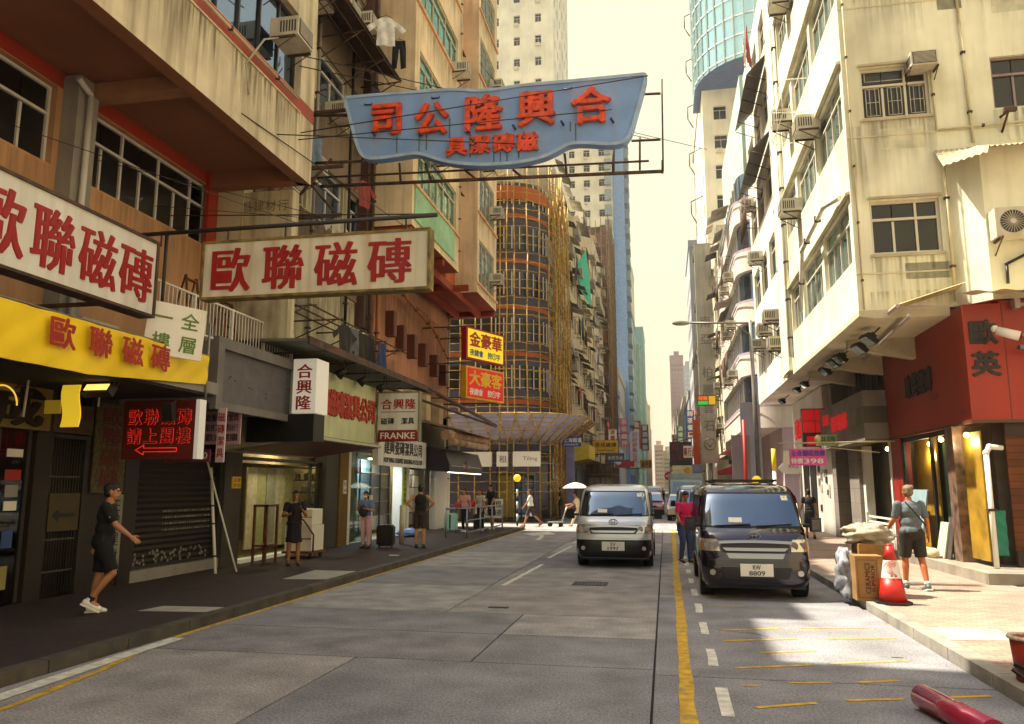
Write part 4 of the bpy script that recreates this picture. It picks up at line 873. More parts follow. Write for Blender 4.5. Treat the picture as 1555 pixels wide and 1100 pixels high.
wall(a, Bay, 21.8, 27.35, 9.75, 25.5, hb1, .12, 0); wall(a, Bay, 30.3, 34.0, 9.75, 25.5, hb2, .12, 0); wall(a, Rec, 27.35, 30.3, 9.75, 25.5, hrec, .12, 1)
for y0, y1 in ((21.8, 27.35), (30.3, 34.0)): shell(a, -22 if y1 > 33 else -10, -7.35, y0, y1, 9.75, 25.5, 'LD')
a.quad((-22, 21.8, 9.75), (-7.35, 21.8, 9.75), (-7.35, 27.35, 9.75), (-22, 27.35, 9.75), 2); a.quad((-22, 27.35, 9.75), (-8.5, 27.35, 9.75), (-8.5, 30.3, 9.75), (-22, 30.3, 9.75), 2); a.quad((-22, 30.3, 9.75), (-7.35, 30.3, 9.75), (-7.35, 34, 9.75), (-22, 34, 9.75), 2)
a.quad((-22, 21.8, 25.5), (-8.5, 21.8, 25.5), (-8.5, 34, 25.5), (-22, 34, 25.5), 0)
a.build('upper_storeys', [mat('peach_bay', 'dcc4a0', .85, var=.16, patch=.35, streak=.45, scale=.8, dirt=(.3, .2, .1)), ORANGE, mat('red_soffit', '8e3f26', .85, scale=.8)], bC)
windows(bC, Bay, hb1, 6, .3, mat('cream_frame', 'b8b49a', .5), WGG, .12); windows(bC, Bay, hb2, 4, 0, mat('cream_frame', 'b8b49a', .5), WGB, .12, bars=16); windows(bC, Rec, hrec, 2, .3, DARKM, WGB, .12, bars=8)
a = MB()
for x in (-9.2, -8.2): a.box(x, x + .18, 21.9, 34, 9.45, 9.74)
for y in (21.85, 25.4, 29, 33.8): a.box(-9.58, -7.4, y, y + .18, 9.5, 9.73)
each(a, 'soffit_beam', mat('red_beam', '8e3a22', .85), bC)
a = MB(); a.box(-7.35, -7.31, 22.0, 26.6, 9.98, 11.1); a.build('green_panel', brick('green_tile', '7fb088', '88b890', 'c0c8a8', .12, .12, .006, axis='yz', offset=0), bC)
a = MB()
for k in range(5): z = 11.1 + 3.08 * k; a.box(-7.35, -7.27, 21.8, 27.35, z - .04, z + .06); a.box(-7.35, -7.27, 30.3, 34, z - 1.0, z - .92)
each(a, 'ledge', mat('ledge_paint', 'd0a078', .8), bC)
a = MB(); a.box(-8.5, -8.3, 28.9, 30.3, 9.75, 25.5); a.build('pilaster', ORANGE, bC)
nC = ('lowest', 'second', 'third', 'fourth', 'top')
for k in range(4):
    z = 11.3 + 3.08 * k
    ac(Rec, 28.1, z - .1, 'air conditioner in the orange recess of the peach block, %s floor above the soffit' % nC[k], group='window units in the orange recess')
    ac(Bay, 33.0, z + .6 - .9, 'air conditioner on the far bay of the peach block, %s floor above the soffit' % nC[k], group='window units on the far bay', s=.95)
ac(Bay, 26.2, 14.4, 'air conditioner under the window of the near peach bay above the blue sign')
for k, (f_, u, z, l) in enumerate(((Bay, 24.0, 12.9, 'window unit in the middle of the near peach bay, first floor up'), (Bay, 26.5, 17.4, 'window unit on the near peach bay beside the orange recess'), (Rec, 29.5, 12.0, 'second window unit in the orange recess, low'), (Rec, 29.5, 16.4, 'second window unit in the orange recess, middle'), (Rec, 29.4, 19.6, 'second window unit in the orange recess, high'), (Bay, 31.0, 15.6, 'window unit on the far peach bay next to the recess, middle'), (Bay, 31.0, 18.7, 'window unit on the far peach bay next to the recess, high'), (Bay, 22.6, 14.2, 'window unit on the near peach bay by the stained pier'))): ac(f_, u, z, l)
for k in range(3): 
    z = 13.9 + 3.08 * k; t = thing('tin_awning', ['lowest', 'middle', 'highest'][k] + ' small tin awning over the orange recess of the peach block', 'awning', (-8.2, 28.2, z), 'small tin awnings over the recess'); a = MB(); a.prism([(-8.5, 27.6, z), (-7.7, 27.6, z - .35), (-7.7, 27.6, z - .31), (-8.5, 27.6, z + .06)], (0, 1.9, 0)); a.build('sheet', RUST, t)
pipe([(-8.35, 27.6, 9.9), (-8.35, 27.6, 25)], .06, mat('orange_pipe', '9c5a34', .7), 'orange painted riser in the recess of the peach block'); pipe([(-8.35, 30.1, 9.9), (-8.35, 30.1, 25)], .05, GALV, 'grey riser in the recess of the peach block'); pipe([(-7.28, 27.2, 9.9), (-7.28, 27.2, 25)], .03, mat('cream_pipe', 'b9a78c', .7), 'thin cream conduit down the edge of the near peach bay')
for k in range(5):
    for F_, u0, u1 in ((Bay, 22.3, 24.6), (Bay, 24.6, 26.9)): grime(bC, F_, u0, u1, 11.0 + 3.08 * k if k else 9.97, 1.1 if k else .2, dens=.7, d=.082 if k == 0 else .006)
    grime(bC, Bay, 30.6, 33.6, 10.1 + 3.08 * k if k else 10.08, 1.1 if k else .3, dens=.7)
for u0, u1, zt in ((22.5, 25, 9.2), (25.2, 28, 8.8), (28, 31, 9.0), (31, 33.8, 8.9), (24, 27, 6.4), (28, 31, 6.0)): grime(bC, Lw, u0, u1, zt, 2.4, dens=.8, col='2e1c14')
# boxes, pipes and meter cupboards on the salmon wall
for k, (y, z) in enumerate(((25.8, 7.6), (26.9, 7.3), (28.2, 7.2), (29.6, 7.1), (31.2, 6.9), (32.6, 6.7))):
    t = thing('cable_box', ['first brown cable box on the salmon wall, beside the near end', 'second brown cable box on the salmon wall', 'third brown cable box on the salmon wall', 'fourth brown cable box on the salmon wall', 'fifth brown cable box on the salmon wall', 'last brown cable box on the salmon wall, nearest the scaffolding'][k], 'cable box', (-9.5, y, z), 'brown cable boxes on the salmon wall')
    a = MB(); a.box(-9.6, -9.3, y, y + .38, z - .45, z + .45); a.build('box', mat('brown_box', '5a2c1c', .6), t); b = MB(); b.box(-9.3, -9.285, y + .03, y + .35, z - .42, z + .42); b.build('door', mat('brown_box_door', '64352a', .6), t)
for k, (y, z) in enumerate(((26.0, 5.2), (27.6, 5.1), (29.4, 5.0), (31.2, 4.9))):
    t = thing('vent_box', ['first', 'second', 'third', 'last'][k] + ' pale vent box in the row low on the salmon wall', 'vent box', (-9.4, y, z), 'pale vent boxes low on the salmon wall')
    a = MB(); a.box(-9.6, -9.15, y, y + .6, z - .55, z + .45); a.build('casing', mat('vent_cream', 'c9b08c', .7, streak=.2), t)
pipe([(-9.45, 24.6, 4.6), (-9.45, 24.6, 9.4)], .06, mat('orange_pipe', '9c5a34', .7), 'orange brown vertical pipe on the salmon wall nearer the canopy')
pipe([(-9.45, 33.6, .2), (-9.45, 33.6, 9.6)], .06, mat('cream_pipe', 'b9a78c', .7), 'cream vertical pipe at the far corner of the salmon wall')
pipe([(-9.45, 25.0, 9.3), (-9.1, 30.0, 8.2), (-9.4, 33.2, 7.6)], .05, mat('orange_pipe', '9c5a34', .7), 'slanting orange pipe under the peach soffit')
t = thing('shop_canopy', 'long dark sloping awning frame along the salmon wall', 'canopy', (-8.3, 28, 4.3))
a = MB(); a.prism([(-9.55, 22.6, 5.3), (-7.1, 22.6, 4.75), (-7.1, 22.6, 4.8), (-9.55, 22.6, 5.36)], (0, 1.2, 0)); a.tube((-7.2, 23, 4.9), (-7.2, 33.4, 4.5), .07, n=7).tube((-9.5, 23.8, 5.3), (-7.2, 33.4, 4.45), .05, n=6); a.build('frame_bar', RUST, t)
a = MB(); a.prism([(-9.5, 28.4, 4.4), (-7.3, 28.4, 3.9), (-7.3, 28.4, 3.96), (-9.5, 28.4, 4.48)], (0, 5.4, 0)); a.build('sheet', mat('canvas_awning', '9a7f66', .85, scale=2, var=.3), t)
t = thing('canvas_roll', 'rolled pinkish canvas lying along the top of the dark awning', 'canvas roll', (-7.9, 29.5, 3.6))
a = MB(); a.tube((-7.9, 27.8, 3.75), (-7.7, 33.6, 3.85), .2, .17, n=10).tube((-7.7, 27.9, 3.5), (-7.6, 33.2, 3.55), .14, n=9); a.build('roll', mat('canvas_roll', 'a98a70', .9, scale=3, var=.3), t)
for k, y in enumerate((24.4, 25.2, 26.0)):
    t = thing('air_conditioner', ['first', 'middle', 'third'][k] + ' round fan condenser in the row above the white fascia', 'air conditioner', (-8.6, y, 4.0), 'condensers above the white fascia')
    a = MB(); a.box(-9.0, -8.6, y, y + .7, 3.55, 4.2); a.build('casing', ACW, t); b = MB(); b.tube((-8.6, y + .35, 3.88), (-8.585, y + .35, 3.88), .25, n=18); b.build('fan_grille', ACD, t)
# club signs set at an angle on a post
dirc = Vector((1.07, 2.4, 0)).normalized()
for (z0, z1, bg_, fr_, top, tc, sub, scol, lab) in ((6.96, 8.28, 'e6c51c', 'a01812', '金豪華', 'a8231a', '夜總會 按①字', '3d6f7a', 'yellow club sign with red characters and red frame, above its red twin'),
                                              (5.36, 6.68, 'b3130e', 'd8a51e', '大豪客', 'e0b428', '夜總會 按①字', 'e8dcd0', 'red club sign with yellow characters and yellow frame, below the yellow one')):
    t = thing('club_sign', lab, 'sign', (-7.2, 31, z0)); M_ = Matrix(((dirc.x, -dirc.y, 0, -7.7), (dirc.y, dirc.x, 0, 30), (0, 0, 1, 0), (0, 0, 0, 1))); L = 2.6
    a = MB(M_); a.box(0, L, 0, .25, z0, z1); a.build('frame', mat('cf' + fr_, fr_, .5), t); a = MB(M_); a.box(.09, L - .09, -.012, -.001, z0 + .07, z1 - .07); a.build('face', emit('face' + bg_, bg_, .25), t)
    a = MB(M_)
    for i, ch in enumerate(top): a.text(ch, (.55 + .75 * i, -.014, z1 - .46), EXX, EZ, .72, .62, bold=(.05, .03))
    a.build('lettering', mat('cl' + tc, tc, .5), t)
    a = MB(M_)
    for i, ch in enumerate(sub): 
        if ch != ' ': a.text(ch, (.36 + .3 * i, -.014, z0 + .3), EXX, EZ, .29, .28, bold=(.05, .03))
    a.build('small_lettering', mat('cl' + scol, scol, .5), t)
t = thing('sign_bracket', 'steel outrigger holding the two club signs to the salmon wall', 'bracket', (-8.4, 31, 6))
a = MB()
for z in (5.4, 6.8, 8.3): a.tube((-9.6, 30.2, z), (-7.75, 30.15, z), .03, n=5).tube((-9.6, 32.6, z), (-6.6, 32.5, z), .03, n=5)
a.build('bar', RUST, t)

# ================================================================ the big blue hanging sign
t = thing('hanging_sign', 'large pale blue wavy hanging sign with orange characters across the street', 'sign', (-7.2, 16, 8.9))
def bp_(px, py):   # outline drawn in the sign's own plane: x along, z up (metres)
    return (-7.16 + (px - 520) * .01535, 10.88 - (py - 147) * .01668 + (px - 520) * .00089)
out = [(520, 147), (600, 140), (690, 134), (735, 137), (790, 128), (860, 122), (985, 110), (978, 140), (968, 175), (962, 198), (955, 212), (945, 219), (925, 222), (890, 219), (865, 220), (850, 229), (828, 240), (800, 247), (770, 251), (730, 253), (690, 250), (665, 245), (635, 234), (610, 238), (575, 243), (556, 243), (546, 236), (538, 215), (528, 175)]
# measured with the perspective of the plane at y = 16: widths shrink gently to the far end, so map by the true plane
import bisect
def pl16(px, py):
    u = (px - 777.5) / 1185; v = -(py - 550) / 1185; p_, a_ = R(9.1), R(11)
    d = Vector((-math.sin(a_) * math.cos(p_) + u * math.cos(a_) + v * math.sin(a_) * math.sin(p_), math.cos(a_) * math.cos(p_) + u * math.sin(a_) - v * math.cos(a_) * math.sin(p_), math.sin(p_) + v * math.cos(p_)))
    return (d.x * 16 / d.y, 1.85 + d.z * 16 / d.y)
P2 = [pl16(*q) for q in out]
# smooth outline
def chaikin(P, n=2):
    for _ in range(n):
        Q = []
        for i in range(len(P)):
            a_, b_ = Vector(P[i]), Vector(P[(i + 1) % len(P)])
            if (b_ - a_).length > 1.2: Q += [tuple(a_.lerp(b_, .03)), tuple(a_.lerp(b_, .97))]
            else: Q += [tuple(a_.lerp(b_, .25)), tuple(a_.lerp(b_, .75))]
        P = Q
    return P
P3 = chaikin(P2)
def flat(mb, P, y, mi=0): mb.add([(x, y, z) for x, z in P], [tuple(range(len(P)))], mi)
a = MB(); a.prism([(x, 16.0, z) for x, z in P3], (0, .22, 0)); a.build('board', SIGNBLUE, t)
cx_, cz_ = sum(p[0] for p in P3) / len(P3), sum(p[1] for p in P3) / len(P3)
def inset(P, d):
    out_ = []; n = len(P)
    for i in range(n):
        p, q, o = Vector(P[i]), Vector(P[(i + 1) % n]), Vector(P[i - 1]); tn = (q - o).normalized(); nn = Vector((tn.y, -tn.x))
        out_.append(tuple(p + nn * d))
    return out_
I3 = inset(P3, .07); n = len(P3)
a = MB(); a.add([(x, 15.975, z) for x, z in P3] + [(x, 15.975, z) for x, z in I3] + [(x, 15.999, z) for x, z in P3] + [(x, 15.999, z) for x, z in I3],
      [(i, (i + 1) % n, n + (i + 1) % n, n + i) for i in range(n)] + [(i, (i + 1) % n, 2 * n + (i + 1) % n, 2 * n + i) for i in range(n)] + [(n + i, n + (i + 1) % n, 3 * n + (i + 1) % n, 3 * n + i) for i in range(n)]); a.build('edge_trim', BLUELT, t)
BR = dict(bold=(.034, .02), ex=.055)
for ch, (px, py), s in (('司', (588, 184), .80), ('公', (657, 183), .80), ('隆', (736, 174), .86), ('興', (815, 167), .84), ('合', (898, 162), .84)):
    x, z = pl16(px, py); a = MB(); a.text(ch, (x, 15.93, z), EXX, (.0, 0, 1), s, s, **BR); a.build('raised_character', ORL, t)
for ch, (px, py) in (('具', (694, 225)), ('潔', (729, 221)), ('磚', (765, 219)), ('磁', (801, 217))):
    x, z = pl16(px, py); a = MB(); a.text(ch, (x, 15.95, z), EXX, EZ, .47, .44, bold=(.05, .03), ex=.05); a.build('raised_character', ORL, t)
a = MB()   # rust runs and insulators below the letters
for px, y0, y1 in ((603, 208, 232), (637, 195, 230), (648, 200, 228), (683, 180, 210), (714, 200, 240), (750, 232, 246), (760, 232, 246), (770, 235, 246), (788, 230, 240), (796, 200, 215), (866, 185, 200), (874, 188, 215)):
    x0, za = pl16(px, y0); x1, zb = pl16(px, y1); a.box(x0 - .014, x0 + .014, 15.992, 15.999, zb, za)
a.build('rust_run', mat('rust_run', '5a6a52', .9), t)
a = MB()
for px, py in ((570, 206), (640, 206), (711, 201), (782, 196), (855, 190), (930, 186)): x, z = pl16(px, py); a.tube((x - .03, 15.9, z + .05), (x + .03, 15.9, z - .06), .03, n=6)
for px, py in ((560, 160), (662, 150), (862, 136), (750, 160)): x, z = pl16(px, py); a.tube((x - .09, 15.97, z), (x + .09, 15.97, z), .016, n=5).tube((x - .09, 15.97, z), (x - .09, 15.97, z + .04), .012, n=4).tube((x + .09, 15.97, z), (x + .09, 15.97, z + .04), .012, n=4)
a.build('insulator', mat('insulator', '1e2c50', .5), t)
a = MB()
def b16(x0, y0, x1, y1, r, dy=.3):
    p, q = pl16(x0, y0), pl16(x1, y1); a.tube((p[0], 16 + dy, p[1]), (q[0], 16 + dy, q[1]), r * .72, n=6)
for q in ((478, 276, 1006, 252, .055), (485, 262, 985, 236, .035), (1005, 110, 1007, 252, .03), (958, 205, 1003, 203, .04), (975, 133, 1003, 132, .04), (971, 200, 971, 250, .035), (1006, 235, 1006, 255, .04), (930, 215, 930, 255, .05), (855, 225, 858, 258, .04), (775, 250, 790, 262, .04), (700, 250, 720, 266, .04), (640, 240, 650, 270, .04), (600, 240, 602, 272, .04), (470, 240, 545, 237, .05), (468, 166, 535, 166, .06)): b16(*q)
for z in (8.1, 9.3, 10.7): a.tube((-9.0, 16.3, z), (-7.2, 16.3, z), .05, n=6)
a.tube((-8.6, 16.3, 8.1), (-8.6, 16.3, 10.7), .045, n=6).tube((-8.6, 16.3, 9.6), (-7.4, 16.3, 8.2), .035, n=6).tube((-8.7, 16.3, 8.2), (-7.5, 16.3, 9.5), .035, n=6)
a.build('steel_frame', RUST, t)
for k, (p, q, l) in enumerate((((-7.3, 14.2, 9.0), (-.9, 15.9, 9.9), 'guy wire from the cream overhang to the far end of the blue sign, lower'), ((-7.3, 14.3, 9.2), (-.1, 15.9, 10.6), 'guy wire from the cream overhang to the tip of the blue sign'), ((-7.3, 13.3, 8.7), (-3.0, 15.9, 9.3), 'guy wire from the cream overhang to the middle of the blue sign'), ((-7.3, 14.0, 10.8), (2, 30, 15), 'long wire crossing the street above the blue sign'), ((-7.3, 12, 8.5), (-7.0, 22, 9.3), 'wire slanting along the cream overhang'), ((-7.3, 14.1, 10.6), (-.2, 24, 12.9), 'second long wire above the blue sign'), ((-7.35, 30.5, 20), (-3.5, 16.1, 10.9), 'wire from the peach block down to the blue sign'), ((-9.0, 12.6, 6.9), (-3.4, 11, 5.98), 'thin wire holding the white hanging sign'))):
    t = thing('guy_wire', l, 'wire', p, 'wires over the street'); a = MB(); a.tube(p, q, .012, n=5); a.build('cable', DARKM, t)

# ================================================================ LEFT beyond the side street: round corner block in scaffolding
bD = thing('apartment_building', 'round cornered dark block with orange bands wrapped in bamboo scaffolding', 'building', (-9, 50, 0))
DB = mat('slate_paint', '45434f', .7, streak=.2, scale=.6); DOR = mat('orange_band', 'a8561e', .7)
def corner(y0=43.0, x1=-6.7, r=2.6, n=10):
    """plan of the corner: from the back of the side street face round to the main street"""
    P = [(-20, y0), (x1 - r, y0)]
    for i in range(1, n): an = -math.pi / 2 + i / n * math.pi / 2; P.append((x1 - r + r * math.cos(an), y0 + r + r * math.sin(an)))
    return P + [(x1, y0 + r), (x1, 52)]
PC = corner()
def strip(mb, P, z0, z1, mi=0, off=0.):
    Q = []
    for i, p in enumerate(P):
        a_ = Vector(P[max(0, i - 1)]); b_ = Vector(P[min(len(P) - 1, i + 1)]); tn = (b_ - a_).normalized(); Q.append((p[0] + tn.y * off, p[1] - tn.x * off))
    mb.add([(x, y, z) for z in (z0, z1) for x, y in Q], [(i, i + 1, len(Q) + i + 1, len(Q) + i) for i in range(len(Q) - 1)], mi, True); return Q
a = MB(); b = MB(); c = MB(); gl = MB(); fr_ = MB()
a.box(-20, -9.6, 43.3, 52, 0, 19.2); strip(a, PC, 3.9, 19.3); a.add([(x, y, 19.3) for x, y in PC + [(-20, 52)]], [tuple(range(len(PC) + 1))])
a.box(-20, -9.3, 43.2, 52, 0, 4.0)
for k in range(5):
    z = 6.5 + 2.75 * k; strip(b, PC, z, z + .26, off=.05)
    strip(gl, PC, z + .85, z + 2.2, off=.03)
    Q = corner(n=9)
    for i, p in enumerate(Q[1:-1]):
        d = .07; p0 = Q[i]; p2 = Q[i + 2]; tn = (Vector(p2) - Vector(p0)).normalized(); x, y = p[0] + tn.y * d, p[1] - tn.x * d; fr_.box(x - .03, x + .03, y - .03, y + .03, z + .85, z + 2.2)
    for i in range(9): fr_.box(-19 + i * 1.1, -18.93 + i * 1.1, 42.94, 43, z + .85, z + 2.2); fr_.box(-6.7, -6.62, 46 + i * .65, 46.07 + i * .65, z + .85, z + 2.2)
strip(b, PC, 18.6, 19.45, off=.12)
a.build('wall', DB, bD); b.build('orange_band', DOR, bD); gl.build('window_band', WG, bD); fr_.build('mullion', ALU, bD)
t = thing('bamboo_scaffolding', 'tall bamboo scaffolding lashed round the dark round cornered block', 'scaffolding', (-7, 45, 0))
Qo = corner(42.2, -5.9, 3.0, 6); Qi = corner(42.7, -6.35, 2.8, 6)
verts_ = []
for Q, dens in ((Qo, 1.0), (Qi, 1.6)):
    pts = [(-13 + i * .9, Q[0][1]) for i in range(6)] + Q[1:-1] + [(Q[-1][0], 46.2 + i * dens * .7) for i in range(int(5 / dens / .7))]
    verts_.append(pts)
npole = 0
for k, pts in enumerate(verts_):
    for (x, y) in pts:
        if k == 1 and (npole > 58 or y < 45): continue
        npole += 1; zt = 19.2 + rnd.uniform(0, 2.2); a = MB(); x_, y_ = x, y; zz = 0.12
        while zz < zt: dx, dy = rnd.uniform(-.05, .05), rnd.uniform(-.05, .05); a.tube((x_, y_, zz), (x + dx, y + dy, min(zt, zz + 3)), .045, .035, n=5); x_, y_ = x + dx, y + dy; zz += 3
        a.build('pole', BAMBOO, t)
nl = 0
for lv in range(36):
    z = 1.6 + lv * .52; pts = verts_[0][1:]; a = MB()
    for p, q in zip(pts, pts[1:]): a.tube((p[0], p[1], z + rnd.uniform(-.05, .05)), (q[0], q[1], z + rnd.uniform(-.05, .05)), .022, n=5)
    a.build('ledger', BAMBOO, t); nl += 1
a = MB()
for lv in range(12):
    z = 2.0 + lv * 1.6; pts = verts_[1][-9:]
    for p, q in zip(pts, pts[1:]): a.tube((p[0], p[1], z), (q[0], q[1], z + rnd.uniform(-.1, .1)), .028, n=4)
for i in range(70):
    y = rnd.uniform(44.5, 50.5); z = rnd.uniform(3.5, 19); a.tube((-5.88 + rnd.uniform(-.5, .1), y, z), (-5.88 + rnd.uniform(-.5, .1), y + rnd.uniform(-.6, .6), z + rnd.uniform(1.5, 3.5)), .028, n=4)
a.build('inner_poles', BAMBOO, t)['kind'] = 'stuff'
t = thing('catch_platform', 'flared catch fan of bamboo and lilac tarpaulin above the corner shop', 'platform', (-7, 43, 4.2))
a = MB(); rim0 = corner(42.6, -6.2, 2.8, 8); rim1 = corner(40.2, -4.2, 4.2, 8)
rim0[0] = (-13, 42.6); rim1[0] = (-14, 40.2); rim0[-1] = (-6.2, 47.5); rim1[-1] = (-4.2, 48)
nn_ = len(rim0)
for zo in (0, -.03): a.add([(x, y, 4.3 + zo) for x, y in rim0] + [(x, y, 5.75 + zo) for x, y in rim1], [(i, i + 1, nn_ + i + 1, nn_ + i) for i in range(nn_ - 2)], 0, True)
a.build('tarpaulin', TARP, t); a = MB()
for k in range(8):
    f = k / 7; pr_ = [(p[0] + (q[0] - p[0]) * f, p[1] + (q[1] - p[1]) * f, 4.27 + 1.45 * f) for p, q in zip(rim0, rim1)]; a.path(pr_, .03, 4)
for p, q in zip(rim0, rim1): a.tube((p[0], p[1], 4.25), (q[0], q[1], 5.72), .045, n=5)
for i in range(8): x = -13 + i * .9; a.tube((x, 42.6, 4.25), (x - .1, 40.2, 5.72), .04, n=5)
a.build('bamboo_frame', BAMBOO, t)
a = MB()
for zo in (0, -.03): a.add([(-6.2, 45.5, 4.3 + zo), (-6.2, 49, 4.3 + zo), (-4.2, 49.5, 5.8 + zo), (-4.2, 45.5, 5.7 + zo)], [(0, 1, 2, 3)])
a.build('woven_mat', mat('woven_mat', '9b7a55', .9, scale=6, var=.4), t)
# corner shop below
bd2 = thing('shopfront_row', 'corner shop with white boards under the scaffolding', 'shopfront', (-7.5, 43, 0.1))
a = MB()
for x0, x1 in ((-13, -12.7), (-9.9, -9.6), (-7.1, -6.8)): a.box(x0, x1, 43.3, 43.6, .1, 3.2)
a.box(-6.95, -6.72, 47, 47.4, .1, 3.2).box(-6.95, -6.72, 52, 52.4, .1, 3.2).box(-13, -6.8, 43.4, 43.6, 2.6, 3.9); a.build('pier', mat('violet_pier', '5c5568', .7), bd2)
a = MB()
for i, (x0, x1) in enumerate(((-12.6, -11.2), (-11.1, -9.95), (-9.5, -8.4), (-8.3, -7.2))): a.box(x0, x1, 43.5, 43.52, .2, 2.5, i % 3)
a.build('shop_window', [WGB, WG, glassy('yellow_drape_glass', '8a7a30', '777777', .15)], bd2)
a = MB(); a.box(-6.8, -6.78, 47.6, 51.8, .2, 2.6); a.build('shop_window', WG, bd2)
for x0, x1, l, tx in ((-12.4, -9.3, 'long whitish board under the scaffolding fan, nearest the peach block', '美聯物業'), (-9.0, -8.4, 'narrow cream box sign with red mark under the scaffolding', '租'), (-8.1, -6.6, 'rounded cream shop sign with small red mark at the corner', 'Tiling')):
    t = thing('shop_sign', l, 'sign', ((x0 + x1) / 2, 41.9, 2.9)); a = MB(); a.box(x0, x1, 41.9, 42.15, 2.95, 3.75); a.build('board', WHITES, t)
    a = MB(); 
    if tx.isascii(): a.text(tx, ((x0 + x1) / 2 + .2, 41.895, 3.35), EXX, EZ, .8, .26)
    else: a.row(tx, (x0 + .35, 41.895, 3.35), EXX, EZ, (.55, 0, 0), .4, .4, bold=(.02, 0))
    a.build('lettering', mat('grey_print', '6a6660', .6), t)
plate('shop_sign', 'white and red curved shop board on the main street side of the corner', Face('L', -6.6), 48, 3.0, 2.6, 1.3, WHITES, [('地產', 1)], REDL)

# ================================================================ LEFT: cluttered walk-up blocks further on
def clutter_face(F, u0, u1, z0, z1, pitch, name_, lab, wallm, n=26, seed=1, parent=None, awn=True):
    """awnings, cages and hung washing on one facade, as parts of the building"""
    r_ = random.Random(seed); k = 0
    a = MB(); c = MB(); d = MB(); e = MB()
    z = z0
    while z < z1 - 1:
        u = u0 + .5
        while u < u1 - 1.2:
            w_ = r_.uniform(1.2, 2.4); q = r_.random()
            if q < .5:   # awning
                dd = r_.uniform(.5, 1.0); p = [F.p(u, z + 2.3, 0), F.p(u, z + 2.0, -dd), F.p(u, z + 2.04, -dd), F.p(u, z + 2.36, 0)]; v = Vector(F.p(u + w_, 0)) - Vector(F.p(u, 0)); (a if r_.random() < .6 else e).prism(p, v)
            elif q < .75:   # caged window
                c = MB()
                for i in range(7): p0 = Vector(F.p(u + i * w_ / 7, z + .6, -.45)); c.tube(p0, p0 + Vector((0, 0, 1.4)), .02, n=3)
                for zz in (.6, 1.3, 2.0): c.tube(F.p(u, z + zz, -.45), F.p(u + w_, z + zz, -.45), .02, n=3)
                for uu in (u, u + w_): c.tube(F.p(uu, z + .6, 0), F.p(uu, z + .6, -.45), .02, n=3).tube(F.p(uu, z + 2, 0), F.p(uu, z + 2, -.45), .02, n=3)
                c.build('window_cage', RUST, parent)
            elif q < .9:   # planter or loft box
                p0, p1 = F.p(u, z + .2), F.p(u + w_, z + 1.0, -.5); d.box(min(p0[0], p1[0]), max(p0[0], p1[0]), p0[1], p1[1], p0[2], p1[2])
            u += w_ + r_.uniform(.2, .9)
        z += pitch
    each(a, 'awning', mat('awning_dark', '5d564e', .8, scale=2, var=.3), parent)
    each(e, 'awning', mat('awning_light', 'a9a090', .8, scale=2, var=.3), parent)
    each(d, 'balcony_box', mat('box_grey', '8d8778', .8), parent)
eb = [(52.2, 70, 24.4, -7.1, DIRTY2, 3.0, 'stained walk up block full of awnings and washing beyond the scaffolding'), (70, 84, 27.0, -7.3, mat('tan_wall', 'b0a184', .85, streak=.5, scale=.5, patch=.5), 3.0, 'tan walk up block with cages and awnings, taller than its neighbour'), (84, 97, 29.5, -7.2, mat('ash_wall', 'a39b8c', .85, streak=.5, scale=.5, patch=.5), 2.9, 'ash grey walk up block before the netted scaffolding')]
for i, (y0, y1, h, X, m_, pt, lab) in enumerate(eb):
    b_ = thing('apartment_building', lab, 'building', (X - 1, (y0 + y1) / 2, 0)); F = Face('L', X); nz = int((h - 5) / pt); hs = hole_grid(y0 + .3, y1 - .3, 6 if i else 8, 1.4, 5.6, nz, pt, 1.35)
    a = MB(); wall(a, F, y0, y1, 4.6, h, hs, .15); shell(a, -20, X, y0, y1, 4.6, h, 'L'); a.box(-20, X - 2.3, y0 + .05, y1 - .05, 0, 4.6); a.build('wall', m_, b_)
    windows(b_, F, hs, 3, .3, ALU, WGB if i != 1 else WG, .15, split=False)
    clutter_face(F, y0, y1, 4.8, h, pt, '', '', m_, seed=i + 3, parent=b_)
    a = MB(); a.box(X - 2.2, X - 2.15, y0 + .4, y1 - .4, .3, 3.9); a.build('shop_window', WG, b_)
    a = MB(); a.box(X - 6, X - 3, y0 + 2, y0 + 6, h, h + 2.5); a.tube((X - 2, y0 + 1, h), (X - 2, y0 + 1, h + 3), .05, n=5); a.build('roof_house', m_, b_)
    for k in range(9):
        ac(F, y0 + 1.2 + (k % 3) * 4.1, 6.2 + pt * (k // 3) * 2 + .2, 'small window unit on the ' + lab.split(' block')[0] + ' block, ' + ['near', 'middle', 'far'][k % 3] + ' one of the ' + ['low', 'middle', 'high'][k // 3] + ' row', group='window units on the ' + lab.split(' block')[0] + ' block')
    for k in range(5):
        cloth(['shirt', 'trousers', 'towel'][k % 3], (X + .8, y0 + 1.5 + k * 2.3, 6.6 + pt * (k * 2 % 5)), R(80), ['5a3a40', 'b8b4b0', '2a2a3a', 'a8505a', '3a4a6a'][k], ['shirt', 'pair of trousers', 'towel'][k % 3] + ' on a pole outside the ' + lab.split(' block')[0] + ' block, ' + ['dark red', 'whitish', 'near black', 'pink', 'dull blue'][k], 1.3)
t = thing('safety_net', 'bright green net sheets hanging off the stained walk up roof', 'net', (-6.5, 66, 19))
a = MB()
for zo in (0, .03): a.add([(-7.0 + zo, 66, 21.2), (-6.4 + zo, 67.5, 22.8), (-6.2 + zo, 68.5, 20.4), (-6.1 + zo, 69, 17.9), (-6.9 + zo, 66.5, 19.0)], [(0, 1, 2, 3, 4)])
a.build('mesh_sheet', NET, t)
